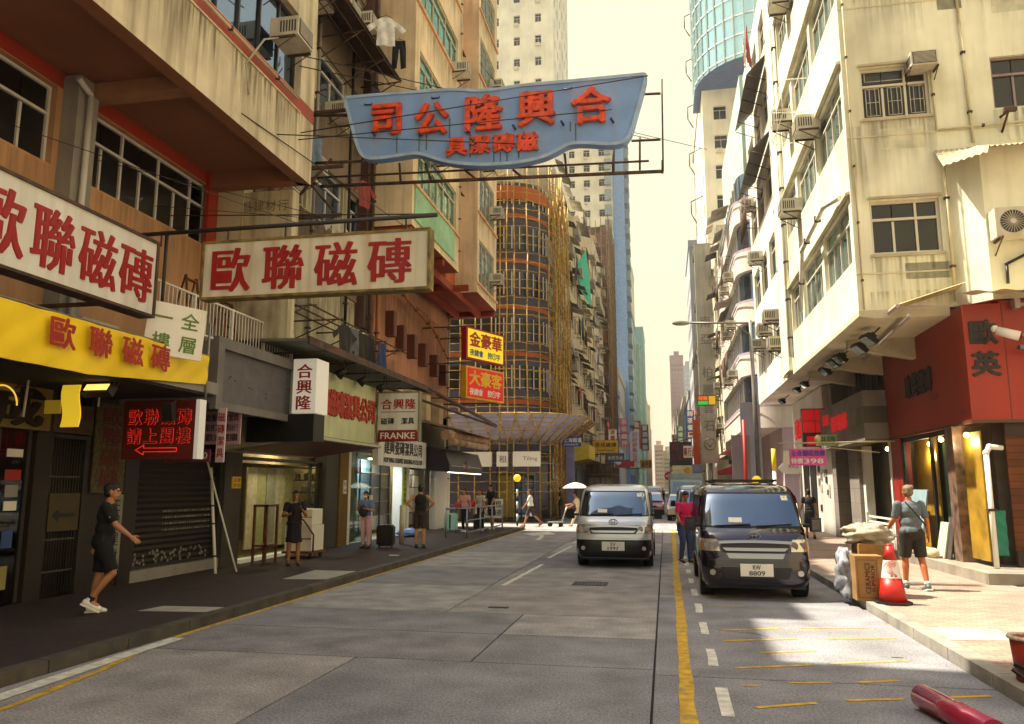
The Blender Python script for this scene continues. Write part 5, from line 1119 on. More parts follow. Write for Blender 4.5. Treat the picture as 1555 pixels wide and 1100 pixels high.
# brown netted scaffolding tower and the tall towers
t = thing('bamboo_scaffolding', 'brown netted scaffolding climbing a block further down the street', 'scaffolding', (-8, 105, 0))
a = MB(); a.grid(lambda u, v: (-6.6 + .12 * math.sin(v * 30 + u * 9), 98.5 + 14 * u, 3 + 32.5 * v), 14, 24); a.quad((-6.6, 98.5, 3), (-12, 98.5, 3), (-12, 98.5, 35.5), (-6.6, 98.5, 35.5)); a.build('netting', mat('brown_net', '6a5142', .9, scale=.6, var=.4), t)
a = MB()
for i in range(22): a.tube((-6.4, 98.4 + i * .65, 0), (-6.4, 98.4 + i * .65, 36 + rnd.uniform(0, 2)), .05, n=4)
for i in range(8): a.tube((-6.6 - i * .7, 98.3, 0), (-6.6 - i * .7, 98.3, 36 + rnd.uniform(0, 2)), .05, n=4)
for i in range(24): a.tube((-6.35, 98.3, 2 + i * 1.4), (-6.35, 112.6, 2 + i * 1.4), .04, n=4).tube((-6.35, 98.25, 2 + i * 1.4), (-12, 98.25, 2 + i * 1.4), .04, n=4)
a.build('pole_lattice', mat('old_bamboo', '7a6444', .8, var=.3), t)
a = MB(); a.box(-20, -6.9, 98.8, 112.5, 0, 35.2); tag(a.build('apartment_building', mat('ash_wall', 'a39b8c')), 'block hidden inside the brown netted scaffolding', 'building')
def tower(name, label, x0, x1, y0, y1, h, m, nF, nL, pitch, wF, hw, z0=4., m2=None, gm=WG, L='L', acs=0, frame=ALU, cap=True):
    b_ = thing(name, label, 'building', ((x0 + x1) / 2, y0, 0)); F = Face('F', y0); S = Face(L, x1 if L == 'L' else x0)
    nz = int((h - z0 - 1) / pitch); hf = hole_grid(x0 + .6, x1 - .6, nF, wF, z0, nz, pitch, hw) if nF else []; hl = hole_grid(y0 + .6, y1 - .6, nL, wF, z0, nz, pitch, hw) if nL else []
    a = MB(); wall(a, F, x0, x1, 0, h, hf, .25); wall(a, S, y0, y1, 0, h, hl, .25); shell(a, x0, x1, y0, y1, 0, h, 'F' + L); a.build('wall', m, b_)
    al = hf + []; windows(b_, F, hf[:100], 2, .3, frame, gm, .25, split=False)
    left = 100 - len(hf[:100])
    if hl and left > 0: windows(b_, S, hl[:left], 2, .3, frame, gm, .25, split=False)
    rest = [(F, q) for q in hf[100:]] + [(S, q) for q in hl[max(0, left):]]
    if rest:
        a = MB()
        for f_, q in rest: a.quad(f_.p(q[0], q[2], .2), f_.p(q[1], q[2], .2), f_.p(q[1], q[3], .2), f_.p(q[0], q[3], .2))
        a.build('windows', gm, b_)['kind'] = 'stuff'
    if cap: a = MB(); a.box(x0 - .15, x1 + .15, y0 - .15, y1 + .15, h, h + 1.1).box((x0 + x1) / 2 - 2, (x0 + x1) / 2 + 2, y0 + 2, y0 + 7, h + 1.1, h + 4.5); a.build('parapet', m, b_)
    if acs:
        a = MB()
        for (q0, q1, q2, q3) in hf[::2][:60]: a.box(q0 + .1, q0 + .75, y0 - .4, y0 - .003, q2 - .5, q2 - .06)
        a.build('air_conditioners', ACW, b_)['kind'] = 'stuff'
    return b_
tower('residential_tower', 'very tall white tower with paired small windows behind the blue sign', -30, -13.6, 100, 118, 82, WHITEW, 5, 6, 3.3, .9, 1.3, acs=1)
bt = tower('residential_tower', 'tall white tower with a blue vertical stripe ending at the sky', -22, -8.6, 150, 168, 76, mat('tower_cream', 'e8dfc4', .8, streak=.12, scale=.3), 4, 6, 3.2, 1.3, 1.5, acs=1)
a = MB(); a.box(-8.6, -6.4, 149.9, 166, 0, 77); a.build('blue_stripe', mat('tower_blue', '7f9cc4', .7), bt)
a = MB()
for k in range(22): a.box(-10.2, -8.9, 149.2, 149.97, 4 + k * 3.2, 6.2 + k * 3.2); a.box(-6.39, -5.6, 152, 158, 4 + k * 3.2, 6.0 + k * 3.2)
each(a, 'bay_window', mat('tower_bay', '8d9a9c', .5), bt)
tower('residential_tower', 'slim pale high rise standing further off beside the blue striped tower', -16, -8, 230, 245, 66, mat('far_cream', 'cfc5ac', .8), 5, 6, 3.3, .9, 1.5)
tower('office_tower', 'teal glass office tower with stepped top at the far end of the street', -18, -6.9, 300, 330, 62, mat('teal_spandrel', '6f9a98', .6), 6, 8, 3.6, 1.6, 2.6, gm=WGT)
tower('office_tower', 'second greenish glass tower in front of the stepped one', -20, -7.2, 255, 280, 47, mat('green_spandrel', '7ea093', .6), 6, 8, 3.5, 1.7, 2.4, gm=WGT)
for i, (y0, y1, h, c, l) in enumerate(((113, 128, 16, '7a7aa0', 'low lilac corner block with dark balconies past the netted scaffolding'), (128, 149, 20, 'a8a090', 'grey shop house in front of the blue striped tower'), (169, 195, 40, '6f9a98', 'teal glazed block right behind the blue striped tower'), (196, 228, 46, '8aa8a8', 'taller pale teal block beyond the teal glazed one'), (340, 400, 40, 'b8a890', 'distant sandy block near the vanishing point'), (405, 480, 34, 'a89a88', 'most distant brown block on that side'))):
    tower('apartment_building', l, -20, -7.0 - .1 * i, y0, y1, h, mat('row%d' % i, c, .85, streak=.3, scale=.4), 4, 7, 3.1, 2.4 if i in (2, 3) else 1.5, 1.9 if i in (2, 3) else 1.5, z0=5, gm=WGT if i in (2, 3) else WG)
# ================================================================ RIGHT: pale corner block
XR = 4.2
bM = thing('apartment_building', 'pale yellow corner block with overhanging storeys above the dark red shop', 'building', (6, 20, 0))
S = Face('R', XR); F = Face('F', 17.55)
a = MB(); hs = []; hf = []
for k in range(6):
    z = 6.75 + 3.13 * k; hs += [(17.8, 20.7, z, z + 1.45), (21.0, 23.8, z, z + 1.45), (24.1, 26.0, z, z + 1.45)]; hf += [(4.57, 5.98, z + .08, z + 1.28), (7.25, 8.6, z + .08, z + 1.28)]
wall(a, S, 17.55, 26.5, 5.6, 25.5, hs, .16); wall(a, F, XR, 16, 5.6, 25.5, hf, .14)
shell(a, XR, 16, 17.55, 27.8, 5.6, 25.5, 'RF'); a.quad((XR, 26.5, 5.6), (XR, 27.8, 5.6), (XR, 27.8, 25.5), (XR, 26.5, 25.5))
a.build('upper_storeys', PALE, bM)
MULW = mat('ivory_frame', 'cfc7b4', .5, var=.05)
windows(bM, S, hs, 4, .3, MULW, glassy('pale_window_glass', '7d908c', 'b8d0d8', .35), .16); windows(bM, F, hf[:1] + hf[2:3], 3, .34, MULW, WG, .14, fr=.055); windows(bM, F, hf[1:2] + hf[3:], 3, .34, mat('mauve_frame', '8f7d7c', .5), WG, .14)
a = MB()
for k in range(6):
    z = 8.24 + 3.13 * k; a.prism([(XR + .02, 17.6, z + .02), (XR - .1, 17.6, z), (XR - .1, 17.6, z + .05), (XR + .02, 17.6, z + .1)], (0, 8.6, 0))
    a.box(XR, 16, 17.535, 17.548, z - 1.85 + .0, z - 1.82)
each(a, 'sun_ledge', mat('ledge_ivory', 'd8cfae', .8, streak=.3, scale=1), bM)
a = MB()
for k in range(6):
    z = 6.7 + 3.13 * k
    for x0, x1 in ((4.53, 6.02),): a.box(x0, x1, 17.50, 17.548, z + .06, z + .12); a.box(x0, x1, 17.49, 17.548, z + 1.37, z + 1.42)
each(a, 'window_sill', mat('sill_ivory', 'b8ad90', .8), bM)
# wrought guards inside the corner windows
a = MB()
for k in (1,):
    z = 6.75 + 3.13 * k + .1
    for i in range(3):
        x = 4.68 + i * .46; a.path([(x, 17.6, z + .06), (x + .28, 17.6, z + .06), (x + .28, 17.6, z + .7), (x, 17.6, z + .7), (x, 17.6, z + .06)], .008, 4).path([(x + .08, 17.6, z + .06), (x + .08, 17.6, z + .7)], .007, 4).path([(x + .2, 17.6, z + .06), (x + .2, 17.6, z + .7)], .007, 4).path([(x, 17.6, z + .38), (x + .28, 17.6, z + .38)], .007, 4)
    a.path([(4.68, 17.6, z + .88), (5.5, 17.6, z + .88), (5.5, 17.6, z + 1.1), (4.68, 17.6, z + 1.1), (4.68, 17.6, z + .88)], .008, 4)
a.build('window_guard', MULW, bM)
ap = MB(); ap.box(XR - .12, XR + .2, 26.5, 27.75, 5.62, 25.4); ap.build('pier', PALE, bM)
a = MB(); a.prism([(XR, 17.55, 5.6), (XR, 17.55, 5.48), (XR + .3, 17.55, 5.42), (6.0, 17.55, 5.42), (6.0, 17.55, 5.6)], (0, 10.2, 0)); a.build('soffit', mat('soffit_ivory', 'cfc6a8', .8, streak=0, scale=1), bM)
a = MB()
for y in (20.0, 22.9, 25.4): a.prism([(6.0, y, 4.9), (4.5, y, 5.2), (4.5, y, 5.42), (6.0, y, 5.42)], (0, .3, 0))
each(a, 'soffit_beam', mat('beam_ivory', 'bdb396', .8), bM)
# lower storey behind the shops
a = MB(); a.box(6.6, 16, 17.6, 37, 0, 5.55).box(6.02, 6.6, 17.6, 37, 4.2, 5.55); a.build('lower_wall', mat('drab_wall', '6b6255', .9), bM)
for k in range(4):
    z = 6.75 + 3.13 * k
    for u0, u1 in ((4.5, 6.05), (7.2, 8.7)): grime(bM, F, u0, u1, z + .05, 1.3, dens=.55, col='4c4834')
    for u0, u1 in ((17.8, 20.7), (21, 23.8), (24.1, 26)): grime(bM, S, u0, u1, z - .02, 1.1, dens=.35, col='6a5c40')
for u0, u1, zt, h in ((4.3, 6.1, 16.5, 1.5), (4.25, 4.6, 9.8, 3.6), (6.1, 7.1, 14.5, 2.6), (4.4, 6.1, 6.0, .5)): grime(bM, F, u0, u1, zt, h, dens=.5, col='4c4834')
for i, (u, z, w_, h_) in enumerate(((4.9, 9.2, .9, .5), (6.3, 12.4, .5, .8), (5.2, 6.25, 1.1, .35), (7.4, 12.2, .9, .6))):
    a = MB(); a.box(u, u + w_, 17.546, 17.55, z, z + h_); a.build('plaster_patch', mat('plaster_patch', 'cfccb0', .9, var=.15, scale=3, patch=.4), bM)
# annex bay on the front with tin canopy
a = MB(); a.prism([(6.15, 17.55, 5.6), (6.62, 16.95, 5.6), (12, 16.95, 5.6), (12, 17.55, 5.6)], (0, 0, 3.3)); a.build('annex_bay', PALE, bM)
t = thing('tin_canopy', 'rusty pale corrugated tin canopy over the annex beside the corner window', 'canopy', (7.5, 16.8, 9)); a = MB()
def cg(u, v): x = 5.95 + 6 * u; zz = 9.08 - .42 * v * (1 if x > 6.6 else 1.3); return (x, 17.5 - 1.05 * v * min(1, .45 + (x - 5.95) / 1.1), zz + .02 * math.sin(x * 60))
a.grid(cg, 160, 3); a.build('sheet', mat('tin_sheet', 'a79c7a', .7, scale=5, patch=.5, dirt=(.2, .12, .06)), t)
pipe([(6.1, 17.45, 5.7), (6.1, 17.45, 8.72), (6.35, 17.45, 8.72)], .035, mat('ivory_pipe', 'c9bf9c', .6), 'ivory drain pipe down the corner block from the tin canopy')
pipe([(6.75, 17.5, 9.2), (6.7, 17.5, 12), (6.62, 17.5, 17)], .03, mat('ivory_pipe', 'c9bf9c', .6), 'thin ivory pipe above the tin canopy between the windows')
pipe([(6.03, 17.5, 11.2), (6.05, 17.5, 9.55), (7.9, 17.5, 9.6)], .022, mat('ivory_pipe', 'c9bf9c', .6), 'thin pipe running under the air conditioner of the corner block')
pipe([(4.3, 17.49, 5.6), (4.3, 17.49, 16)], .018, mat('ivory_pipe', 'c9bf9c', .6), 'thin conduit down the very corner of the pale block')
pipe([(XR - .06, 26.2, 6), (XR - .06, 26.2, 20)], .07, PALE2, 'thick ivory downpipe with bands on the street face of the corner block')
pipe([(XR - .08, 18.2, 8.4), (XR - .3, 18.9, 8.45), (XR - .3, 22.0, 8.3), (XR - .1, 23.8, 7.0)], .06, PALE2, 'fat ivory duct curving along the street face above the lowest windows')
pipe([(6.9, 16.9, 5.9), (6.9, 16.88, 6.3), (7.3, 16.88, 6.5), (8.4, 16.9, 6.4)], .03, BLACK, 'black cable draped across the annex wall under the condenser', 'cable', 'cable')
o = ac(F, 5.83, 11.12, 'window air conditioner in the front window of the pale corner block', s=.82, out=-.1)
o = ac(Face('F', 16.95), 7.08, 7.1, 'white split condenser on the annex wall above the dark red shop', 's', 1.0)
ac(S, 20.6, 11.3, 'air conditioner on the street face of the corner block, highest large one'); ac(S, 23.8, 10.2, 'air conditioner on the street face of the corner block, one row below the highest'); ac(S, 24.3, 13.3, 'small air conditioner high by the ivory downpipe'); ac(S, 23.6, 16.9, 'air conditioner at the top of the street face beside the red washing')
t = thing('laundry_frame', 'thin white frame rack sticking out of the corner block street face', 'drying rack', (XR - .3, 22.5, 12.3)); a = MB()
a.path([(XR, 21.4, 12.1), (XR - .7, 21.4, 12.1), (XR - .7, 23.4, 12.1), (XR, 23.4, 12.1)], .015, 5).path([(XR, 21.4, 13.1), (XR - .7, 21.4, 13.1), (XR - .7, 23.4, 13.1), (XR, 23.4, 13.1)], .015, 5)
for y in (21.4, 22.4, 23.4): a.tube((XR - .7, y, 12.1), (XR - .7, y, 13.1), .012, n=4)
a.build('rack_frame', WHITES, t)
t = thing('wall_bracket', 'small rusty bracket under the far window of the corner block front', 'bracket', (7.4, 17.4, 9.5)); a = MB(); a.tube((7.35, 17.55, 9.75), (7.35, 17.15, 9.7), .03, n=5).tube((7.35, 17.55, 9.4), (7.35, 17.15, 9.7), .025, n=5).box(7.25, 7.5, 17.1, 17.2, 9.68, 9.76); a.build('bar', RUST, t)
# second bay of the terrace
bL = thing('apartment_building', 'ivory block with grey tin awnings next to the corner block', 'building', (6, 32, 0))
S2 = Face('R', 4.28); a = MB(); h2 = []
for k in range(5): z = 6.7 + 3.05 * k; h2 += [(28.4, 31.0, z, z + 1.6), (31.8, 33.6, z, z + 1.6), (34.2, 36.2, z, z + 1.6)]
wall(a, S2, 27.8, 36.8, 5.55, 21.5, h2, .16); shell(a, 4.28, 16, 27.8, 36.8, 5.55, 21.5, 'R'); a.build('upper_storeys', PALE2, bL)
windows(bL, S2, h2, 3, .3, MULW, WGB, .16)
a = MB(); a.box(4.12, 4.27, 27.9, 28.3, 5.6, 21.4); a.build('pilaster', mat('pilaster_ivory', 'd9cfa8', .8, streak=.2), bL)
a = MB()
for z in (9.4, 11.6, 13.8, 16, 18.2): a.box(4.10, 4.118, 27.92, 28.28, z, z + .12)
each(a, 'blue_clip', mat('clip_blue', '8fa8b8', .5), bL)
for k, (y0, y1, z) in enumerate(((28.5, 33.8, 14.1), (28.6, 33.5, 17.2))):
    t = thing('tin_awning', ['grey corrugated awning leaning out of the ivory block, lower', 'grey corrugated awning leaning out of the ivory block, upper'][k], 'awning', (4, 31, z), 'grey tin awnings'); a = MB(); a.grid(lambda u, v: (4.26 - .8 * v, y0 + (y1 - y0) * u, z + .9 - .85 * v + .015 * math.sin(u * 150)), 90, 2); a.build('sheet', mat('grey_tin', '77706a', .6, scale=3), t); b = MB()
    for i in range(6): y = y0 + (y1 - y0) * i / 5; b.tube((4.26, y, z - .3), (3.5, y, z + .03), .018, n=4)
    b.build('bracket', RUST, t)
for k, (y, z, l) in enumerate(((29.6, 8.1, 'air conditioner in the staggered group on the ivory block, nearest'), (31.6, 8.0, 'air conditioner in the staggered group on the ivory block, middle'), (33.9, 7.8, 'air conditioner in the staggered group on the ivory block, far one'), (28.6, 6.9, 'low air conditioner box at the joint of the ivory block'), (33.2, 11.4, 'air conditioner on the ivory block, second storey'), (35, 14.4, 'air conditioner on the ivory block, third storey'))): ac(S2, y, z, l)
a = MB(); 
for i in range(26): a.tube((3.8, 33.8 + i * .1, 12.9), (3.8, 33.8 + i * .1, 14.7), .012, n=3)
for z in (12.9, 13.8, 14.7): a.tube((3.8, 33.8, z), (3.8, 36.4, z), .015, n=4).tube((4.28, 33.8, z), (3.8, 33.8, z), .015, n=4).tube((4.28, 36.4, z), (3.8, 36.4, z), .015, n=4)
a.build('window_cage', RUST, bL)
cloth('towel', (3.6, 28.9, 19.3), R(80), 'c02a28', 'red towel in the washing hung high beside the grey awning', 1.4); cloth('shirt', (3.55, 29.5, 19.1), R(80), 'd8d0c0', 'pale shirt in the washing hung high beside the grey awning', 1.3); cloth('towel', (3.55, 28.2, 18.2), R(70), '7a2a3a', 'maroon towel lowest in the washing near the grey awning', 1.1)
# flood lamps below the overhang
for k, (y, z) in enumerate(((18.6, 5.15), (19.5, 5.1), (21.6, 5.2), (22.4, 5.2), (23.6, 5.15), (27.0, 5.2), (28.6, 5.2), (32.2, 5.2))):
    n_ = ['first, in front of the louvred wall corner', 'second, touching the first', 'third, larger, aimed at the pavement', 'fourth, close behind the third', 'fifth, with a wide hood', 'sixth, small, far along', 'seventh, small, far along', 'last and smallest'][k]
    t = thing('floodlight', 'black flood lamp under the pale overhang, ' + n_, 'floodlight', (4.6, y, z), 'flood lamps under the pale overhang'); s = .8 if k > 4 else 1.0
    a = MB(); a.obox((4.62, y, z), (.10 * s, .40 * s, .30 * s), (0, R(-50), R(12))); a.obox((4.68, y, z + .07 * s), (.10 * s, .22 * s, .14 * s), (0, R(-50), R(12))); a.build('casing', BLACK, t); b = MB(); b.tube((4.6, y, z), (4.9, y, 5.45), .018, n=4); b.build('bracket', BLACK, t); b = MB(); b.obox((4.575, y, z - .045), (.006, .36 * s, .26 * s), (0, R(-50), R(12))); b.build('lamp_glass', glassy('lamp_glass', '6f8a86', 'cfd8c8', .5), t)

# ---------------------------------------------------------------- dark red corner shop
bS = thing('corner_shop', 'dark red corner shop with black characters and a stone plinth', 'shop', (6.5, 19, .12))
RS = mat('dark_red_panel', '962410', .45, scale=.8, var=.12); RS2 = mat('dark_red_panel_shade', '7a2010', .5, scale=.8, var=.12)
a = MB(); a.box(6.0, 6.7, 16.9, 22.8, 3.15, 5.5).box(6.7, 13, 16.9, 17.5, 3.15, 5.55); a.build('fascia', RS, bS)
a = MB()
for x in (6.72, 8.4, 10.1): a.box(x, x + .015, 16.893, 16.9, 3.15, 5.5)
a.box(5.985, 6.0, 16.9, 22.8, 3.1, 3.16).box(6.0, 13, 16.885, 16.9, 3.1, 3.16); a.build('panel_joint', mat('joint_brown', '5a3a24', .6), bS)
a = MB(); 
for ch, z in (('歐', 4.92), ('英', 4.28)): a.text(ch, (6.35, 16.895, z), EXX, EZ, .52, .5, bold=(.04, .03), ex=.03)
a.text('瓷', (9.2, 16.895, 4.6), EXX, EZ, .8, .8, bold=(.04, .03), ex=.03)
for i, ch in enumerate('歐英磁磚'): a.text(ch, (5.99, 20.75 - i * .5, 4.3), (0, -1, 0), EZ, .46, .56, bold=(.06, .04), ex=.03)
a.text('LUX', (5.99, 18.9, 3.86), (0, -1, 0), EZ, .5, .14); a.text('TEL', (5.99, 17.3, 3.35), (0, -1, 0), EZ, .35, .09); a.build('lettering', BLACK, bS)
a = MB(); a.box(6.02, 6.25, 21.9, 22.8, .1, 3.12); a.build('red_pier', RS, bS)
MARB = mat('brown_marble', '6e5648', .3, scale=5, var=.5, patch=.5, dirt=(.3, .24, .2))
a = MB(); a.box(5.96, 6.3, 17.95, 18.4, .32, 3.12); a.build('marble_pier', MARB, bS)
a = MB(); a.prism([(5.45, 21.2, .12), (5.62, 15.75, .12), (13, 15.85, .12), (13, 17.5, .12), (7, 21.2, .12)], (0, 0, .2)); a.build('plinth', mat('plinth_stone', '8f887c', .6, scale=2, var=.2, streak=.2), bS)
a = MB(); a.box(6.36, 6.4, 20.3, 21.9, .32, 3.1); a.build('display_wall', mat('honey_plywood', '9c7a22', .5, scale=3, var=.25), bS)
a = MB(); a.box(6.14, 6.17, 17.0, 17.93, .42, 2.95); a.build('yellow_panel', mat('honey_plywood', '9c7a22', .5, scale=3, var=.25), bS)
a = MB(); a.box(6.5, 6.53, 18.5, 20.3, .34, 3.0); a.build('teal_curtain', mat('teal_grey', '5f7a78', .8, scale=1), bS)
a = MB(); a.box(6.04, 6.1, 19.6, 19.72, .32, 3.1).box(6.04, 6.1, 21.7, 21.9, .32, 3.1).box(6.04, 6.1, 18.4, 21.9, 2.98, 3.1).box(6.04, 6.1, 18.4, 18.46, .32, 3.1); a.build('shop_frame', BLACK, bS)
a = MB(); a.box(6.62, 13, 17.05, 17.1, .32, 3.12); a.build('wood_cladding', brick('wood_board_cladding', '6e3d1c', '5c3216', '2a180c', 2.2, .14, .006, axis='xz', var=.35), bS)
a = MB(); a.box(6.62, 13, 17.0, 17.05, .32, .62).box(6.62, 13, 17.0, 17.05, 2.85, 3.12); a.build('skirting', mat('skirting_dark', '2c1c14', .6), bS)
a = MB()
for x, y, z in ((6.2, 20.2, 2.86), (6.2, 19.4, 2.92), (6.25, 19.0, 2.92), (6.08, 17.5, 2.9)): a.ball((x, y, z), .055)
a.build('spot_lamp', emit('warm_spot', 'ffe28a', 10), bS)
for p in ((6.22, 20.8, 2.6), (6.04, 17.5, 2.75)):
    l = bpy.data.lights.new('shop_light', 'POINT'); l.energy = 9; l.color = (1, .85, .45); l.shadow_soft_size = .08; o = bpy.data.objects.new('shop_light', l); COL.objects.link(o); o.location = p
pipe([(6.12, 16.7, .33), (6.12, 16.7, 2.5), (6.2, 16.72, 2.62), (6.45, 16.8, 2.6)], .05, WHITES, 'white pipe rising by the wood cladding of the red shop')
t = thing('fabric_screen', 'teal cloth strip hanging behind the white pipe of the red shop', 'cloth', (6.28, 16.9, .7)); a = MB(); a.grid(lambda u, v: (6.2 + .22 * u, 16.86 + .02 * math.sin(v * 20 + u * 5), .55 + .85 * v), 4, 14); a.build('fabric', mat('teal_cloth', '2a7a68', .8), t)
t = thing('shop_awning', 'tin and canvas awning over the side of the dark red shop', 'awning', (5.6, 19.5, 5.6)); a = MB()
a.grid(lambda u, v: (6.15 - 1.35 * v, 16.95 + 5.2 * u, 5.98 - .42 * v + .03 * math.sin(u * 60)), 70, 3); a.build('sheet', mat('awning_cream', 'b3a274', .8, scale=2, var=.3), t)
a = MB()
for i in range(7): y = 17 + i * .85; a.tube((6.0, y, 5.5), (4.82, y, 5.53), .02, n=5)
a.tube((4.8, 16.9, 5.53), (4.8, 22.2, 5.53), .045, n=6).tube((5.0, 16.8, 5.3), (5.4, 22.4, 5.28), .05, n=6); a.build('bracket', mat('pale_pink_bar', 'a99a94', .7), t)
t = thing('shop_awning', 'flat pale canopy sheet over the front of the dark red shop', 'awning', (9, 16.6, 5.7)); a = MB(); a.grid(lambda u, v: (5.9 + 7 * u, 16.95 - .8 * v, 5.72 - .12 * v + .02 * math.sin(u * 90)), 120, 3); a.build('sheet', mat('canopy_pale', 'd2c39a', .7, scale=3), t)
a = MB(); a.box(6.9, 7.0, 16.7, 16.9, 5.35, 5.55).box(6.95, 12, 16.75, 16.85, 5.4, 5.46); a.build('bar', mat('pale_pink_bar', 'a99a94', .7), t)
t = thing('security_camera', 'white security camera on an arm before the dark red fascia', 'camera', (6.6, 16.5, 4.75)); a = MB(); a.tube((6.42, 16.45, 4.86), (6.78, 16.35, 4.72), .085, .095, n=12); a.ball((6.4, 16.46, 4.9), .07); a.build('casing', WHITES, t); a = MB(); a.tube((6.785, 16.349, 4.718), (6.79, 16.345, 4.715), .07, n=12); a.build('lens', BLACK, t); a = MB(); a.tube((6.75, 16.4, 4.75), (8.6, 16.5, 4.78), .03).tube((7.1, 16.4, 4.78), (7.4, 16.88, 4.9), .02); a.build('arm', mat('pale_pink_bar', 'a99a94', .7), t)
t = thing('light_bar', 'slim lamp bar under the camera arm on the red fascia', 'lamp', (7.2, 16.6, 4.5)); a = MB(); a.box(6.85, 7.9, 16.55, 16.7, 4.5, 4.58); a.build('casing', mat('bar_blue_grey', '6a6a80', .5), t)
# slabs and boards leaning in the doorway
for (x0, y0, z0, x1, w_, h_, c, l) in ((5.75, 20.0, .33, 6.0, 1.25, 1.45, '8fa6ae', 'large pale blue grey board leaning at the shop entrance'), (5.85, 18.75, .33, 6.0, .5, .75, 'cfc8b4', 'white slab leaning beside the marble pier'), (6.1, 18.55, .33, 6.25, .4, .95, '9a8f3a', 'olive yellow board standing inside the shop entrance'), (5.9, 18.5, .33, 6.05, .3, .85, '4a4440', 'dark slab leaning next to the white slab')):
    t = thing('leaning_board', l, 'board', (x0, y0, z0)); a = MB(); a.prism([(x0, y0, z0), (x0, y0 + w_, z0), (x1, y0 + w_, z0 + h_), (x1, y0, z0 + h_)], (.035, 0, .005)); a.build('panel', mat('bd' + c, c, .4, var=.08), t)
t = thing('sack', 'pale rolled sack lying on the edge of the stone plinth', 'sack', (5.6, 19.6, .33)); a = MB(); a.tube((5.62, 20.9, .42), (5.7, 18.9, .42), .13, .11, n=12).ball((5.62, 20.9, .42), .13).ball((5.7, 18.9, .42), .12); a.build('fabric', mat('sack_cream', 'c9bb98', .9, var=.2, scale=5), t)
plate('notice_board', 'small blue and white notice inside the red shop window', Face('R', 6.02), 21.3, 1.75, .3, .3, mat('notice_blue', 'a8c0d8', .5), [('告示', 1)], mat('notice_navy', '2a4a7a', .5))

# ---------------------------------------------------------------- tile shop with concrete fascia, next along
bT = thing('tile_shop', 'grey stone fronted tile shop with louvres above, beside the red shop', 'shop', (6.3, 27, .12))
STN = brick('stone_cladding', '8a8078', '7c736b', '5a544c', .9, .45, .006, axis='yz', var=.25)
a = MB(); a.box(5.42, 6.05, 22.95, 29.4, 3.12, 4.5); a.build('fascia', STN, bT)
a = MB(); a.box(5.9, 6.3, 29.3, 30.0, .1, 5.5).box(5.95, 6.3, 26.3, 27.6, .1, 3.12); a.build('grey_pier', STN, bT)
a = MB(); a.box(6.06, 6.3, 26.0, 26.28, .1, 3.1).box(6.0, 6.2, 22.85, 23.0, .1, 3.1); a.build('white_pier', WHITES, bT)
a = MB()
for i in range(22): a.prism([(5.85, 23.0, 4.52 + i * .045), (6.0, 23.0, 4.54 + i * .045), (6.0, 23.0, 4.55 + i * .045), (5.85, 23.0, 4.53 + i * .045)], (0, 3.6, 0))
for i in range(24): a.prism([(5.85, 27.2, 4.3 + i * .05), (6.0, 27.2, 4.32 + i * .05), (6.0, 27.2, 4.335 + i * .05), (5.85, 27.2, 4.315 + i * .05)], (0, 2.2, 0))
a.build('louvre', mat('louvre_brown', '5a4636', .6), bT)
a = MB()
for i in range(9): a.box(5.83, 5.85, 23.0 + i * .45, 23.08 + i * .45, 4.5, 5.5)
a.build('louvre_post', DARKM, bT)
RED3 = emit('red_acrylic', 'c8141c', .18)
a = MB()
for i, ch in enumerate('瓷磚廊'): a.text(ch, (5.41, 26.8 - i * .75, 3.85 + .0), (0, -1, 0), EZ, .7, .5, bold=(.06, .04), ex=.03)
a.build('red_lettering', RED3, bT); a = MB(); a.box(5.38, 5.42, 27.6, 28.4, 3.9, 4.25); a.build('red_mark', RED3, bT)
a = MB(); a.text('ceramica tile', (5.41, 25.6, 3.33), (0, -1, 0), EZ, 3.4, .14); a.build('pink_lettering', mat('pink_print', 'a05a7a', .5), bT)
a = MB(); a.box(6.9, 6.95, 23, 26, .2, 3.1).box(6.9, 6.95, 27.6, 29.3, .2, 3.1); a.build('display_wall', mat('shop_dark', '2a2624', .6), bT)
a = MB()
for j, z in enumerate((.45, 1.2, 1.95)):
    for i in range(7): a.box(6.86, 6.9, 23.1 + i * .42, 23.46 + i * .42, z, z + .62, rnd.randrange(7))
a.build('tile_display', [MATS['tile' + c] for c in tl], bT)
a = MB()
for z in (.35, .5, .65, .8, .95): a.box(6.05, 6.1, 23.1, 25.9, z, z + .05)
a.box(6.0, 6.12, 25.85, 25.97, .12, 1.1).box(6.0, 6.12, 23.05, 23.15, .12, 1.1); a.build('low_gate', WHITES, bT)
a = MB(); a.ball((6.4, 24.6, 2.95), .06).ball((6.4, 23.3, 2.95), .05); a.build('spot_lamp', emit('warm_spot', 'ffe28a', 10), bT)
bU = thing('tile_shop', 'white panelled shop with red cross light boxes past the grey stone fascia', 'shop', (6.3, 32, .12))
a = MB(); a.box(6.0, 6.3, 30.0, 37, .1, 5.5).box(5.7, 6.0, 30.0, 36.8, 3.2, 5.5); a.build('wall', mat('white_shop', 'c9c4bc', .6, scale=1, streak=.1), bU)
a = MB()
for k, (y, z, w_, h_) in enumerate([(rnd.uniform(31, 33), rnd.uniform(.6, 2.5), .3, rnd.uniform(.15, .3)) for _ in range(12)]): a.box(5.97, 5.995, y, y + w_, z, z + h_, k % 3)
a.build('tile_sample', [MATS['tile6e6a66'], MATS['tilec4bda8'], BLACK], bU)
a = MB(); a.box(5.96, 5.995, 33.6, 34.8, .2, 3.0).box(5.96, 5.995, 35.2, 36.4, .2, 3.0); a.build('shop_window', WG, bU)
a = MB()
for i in range(2):
    for j in range(3): a.box(5.2, 5.66, 29.95, 30.0, 3.45 + j * .0, 3.5)
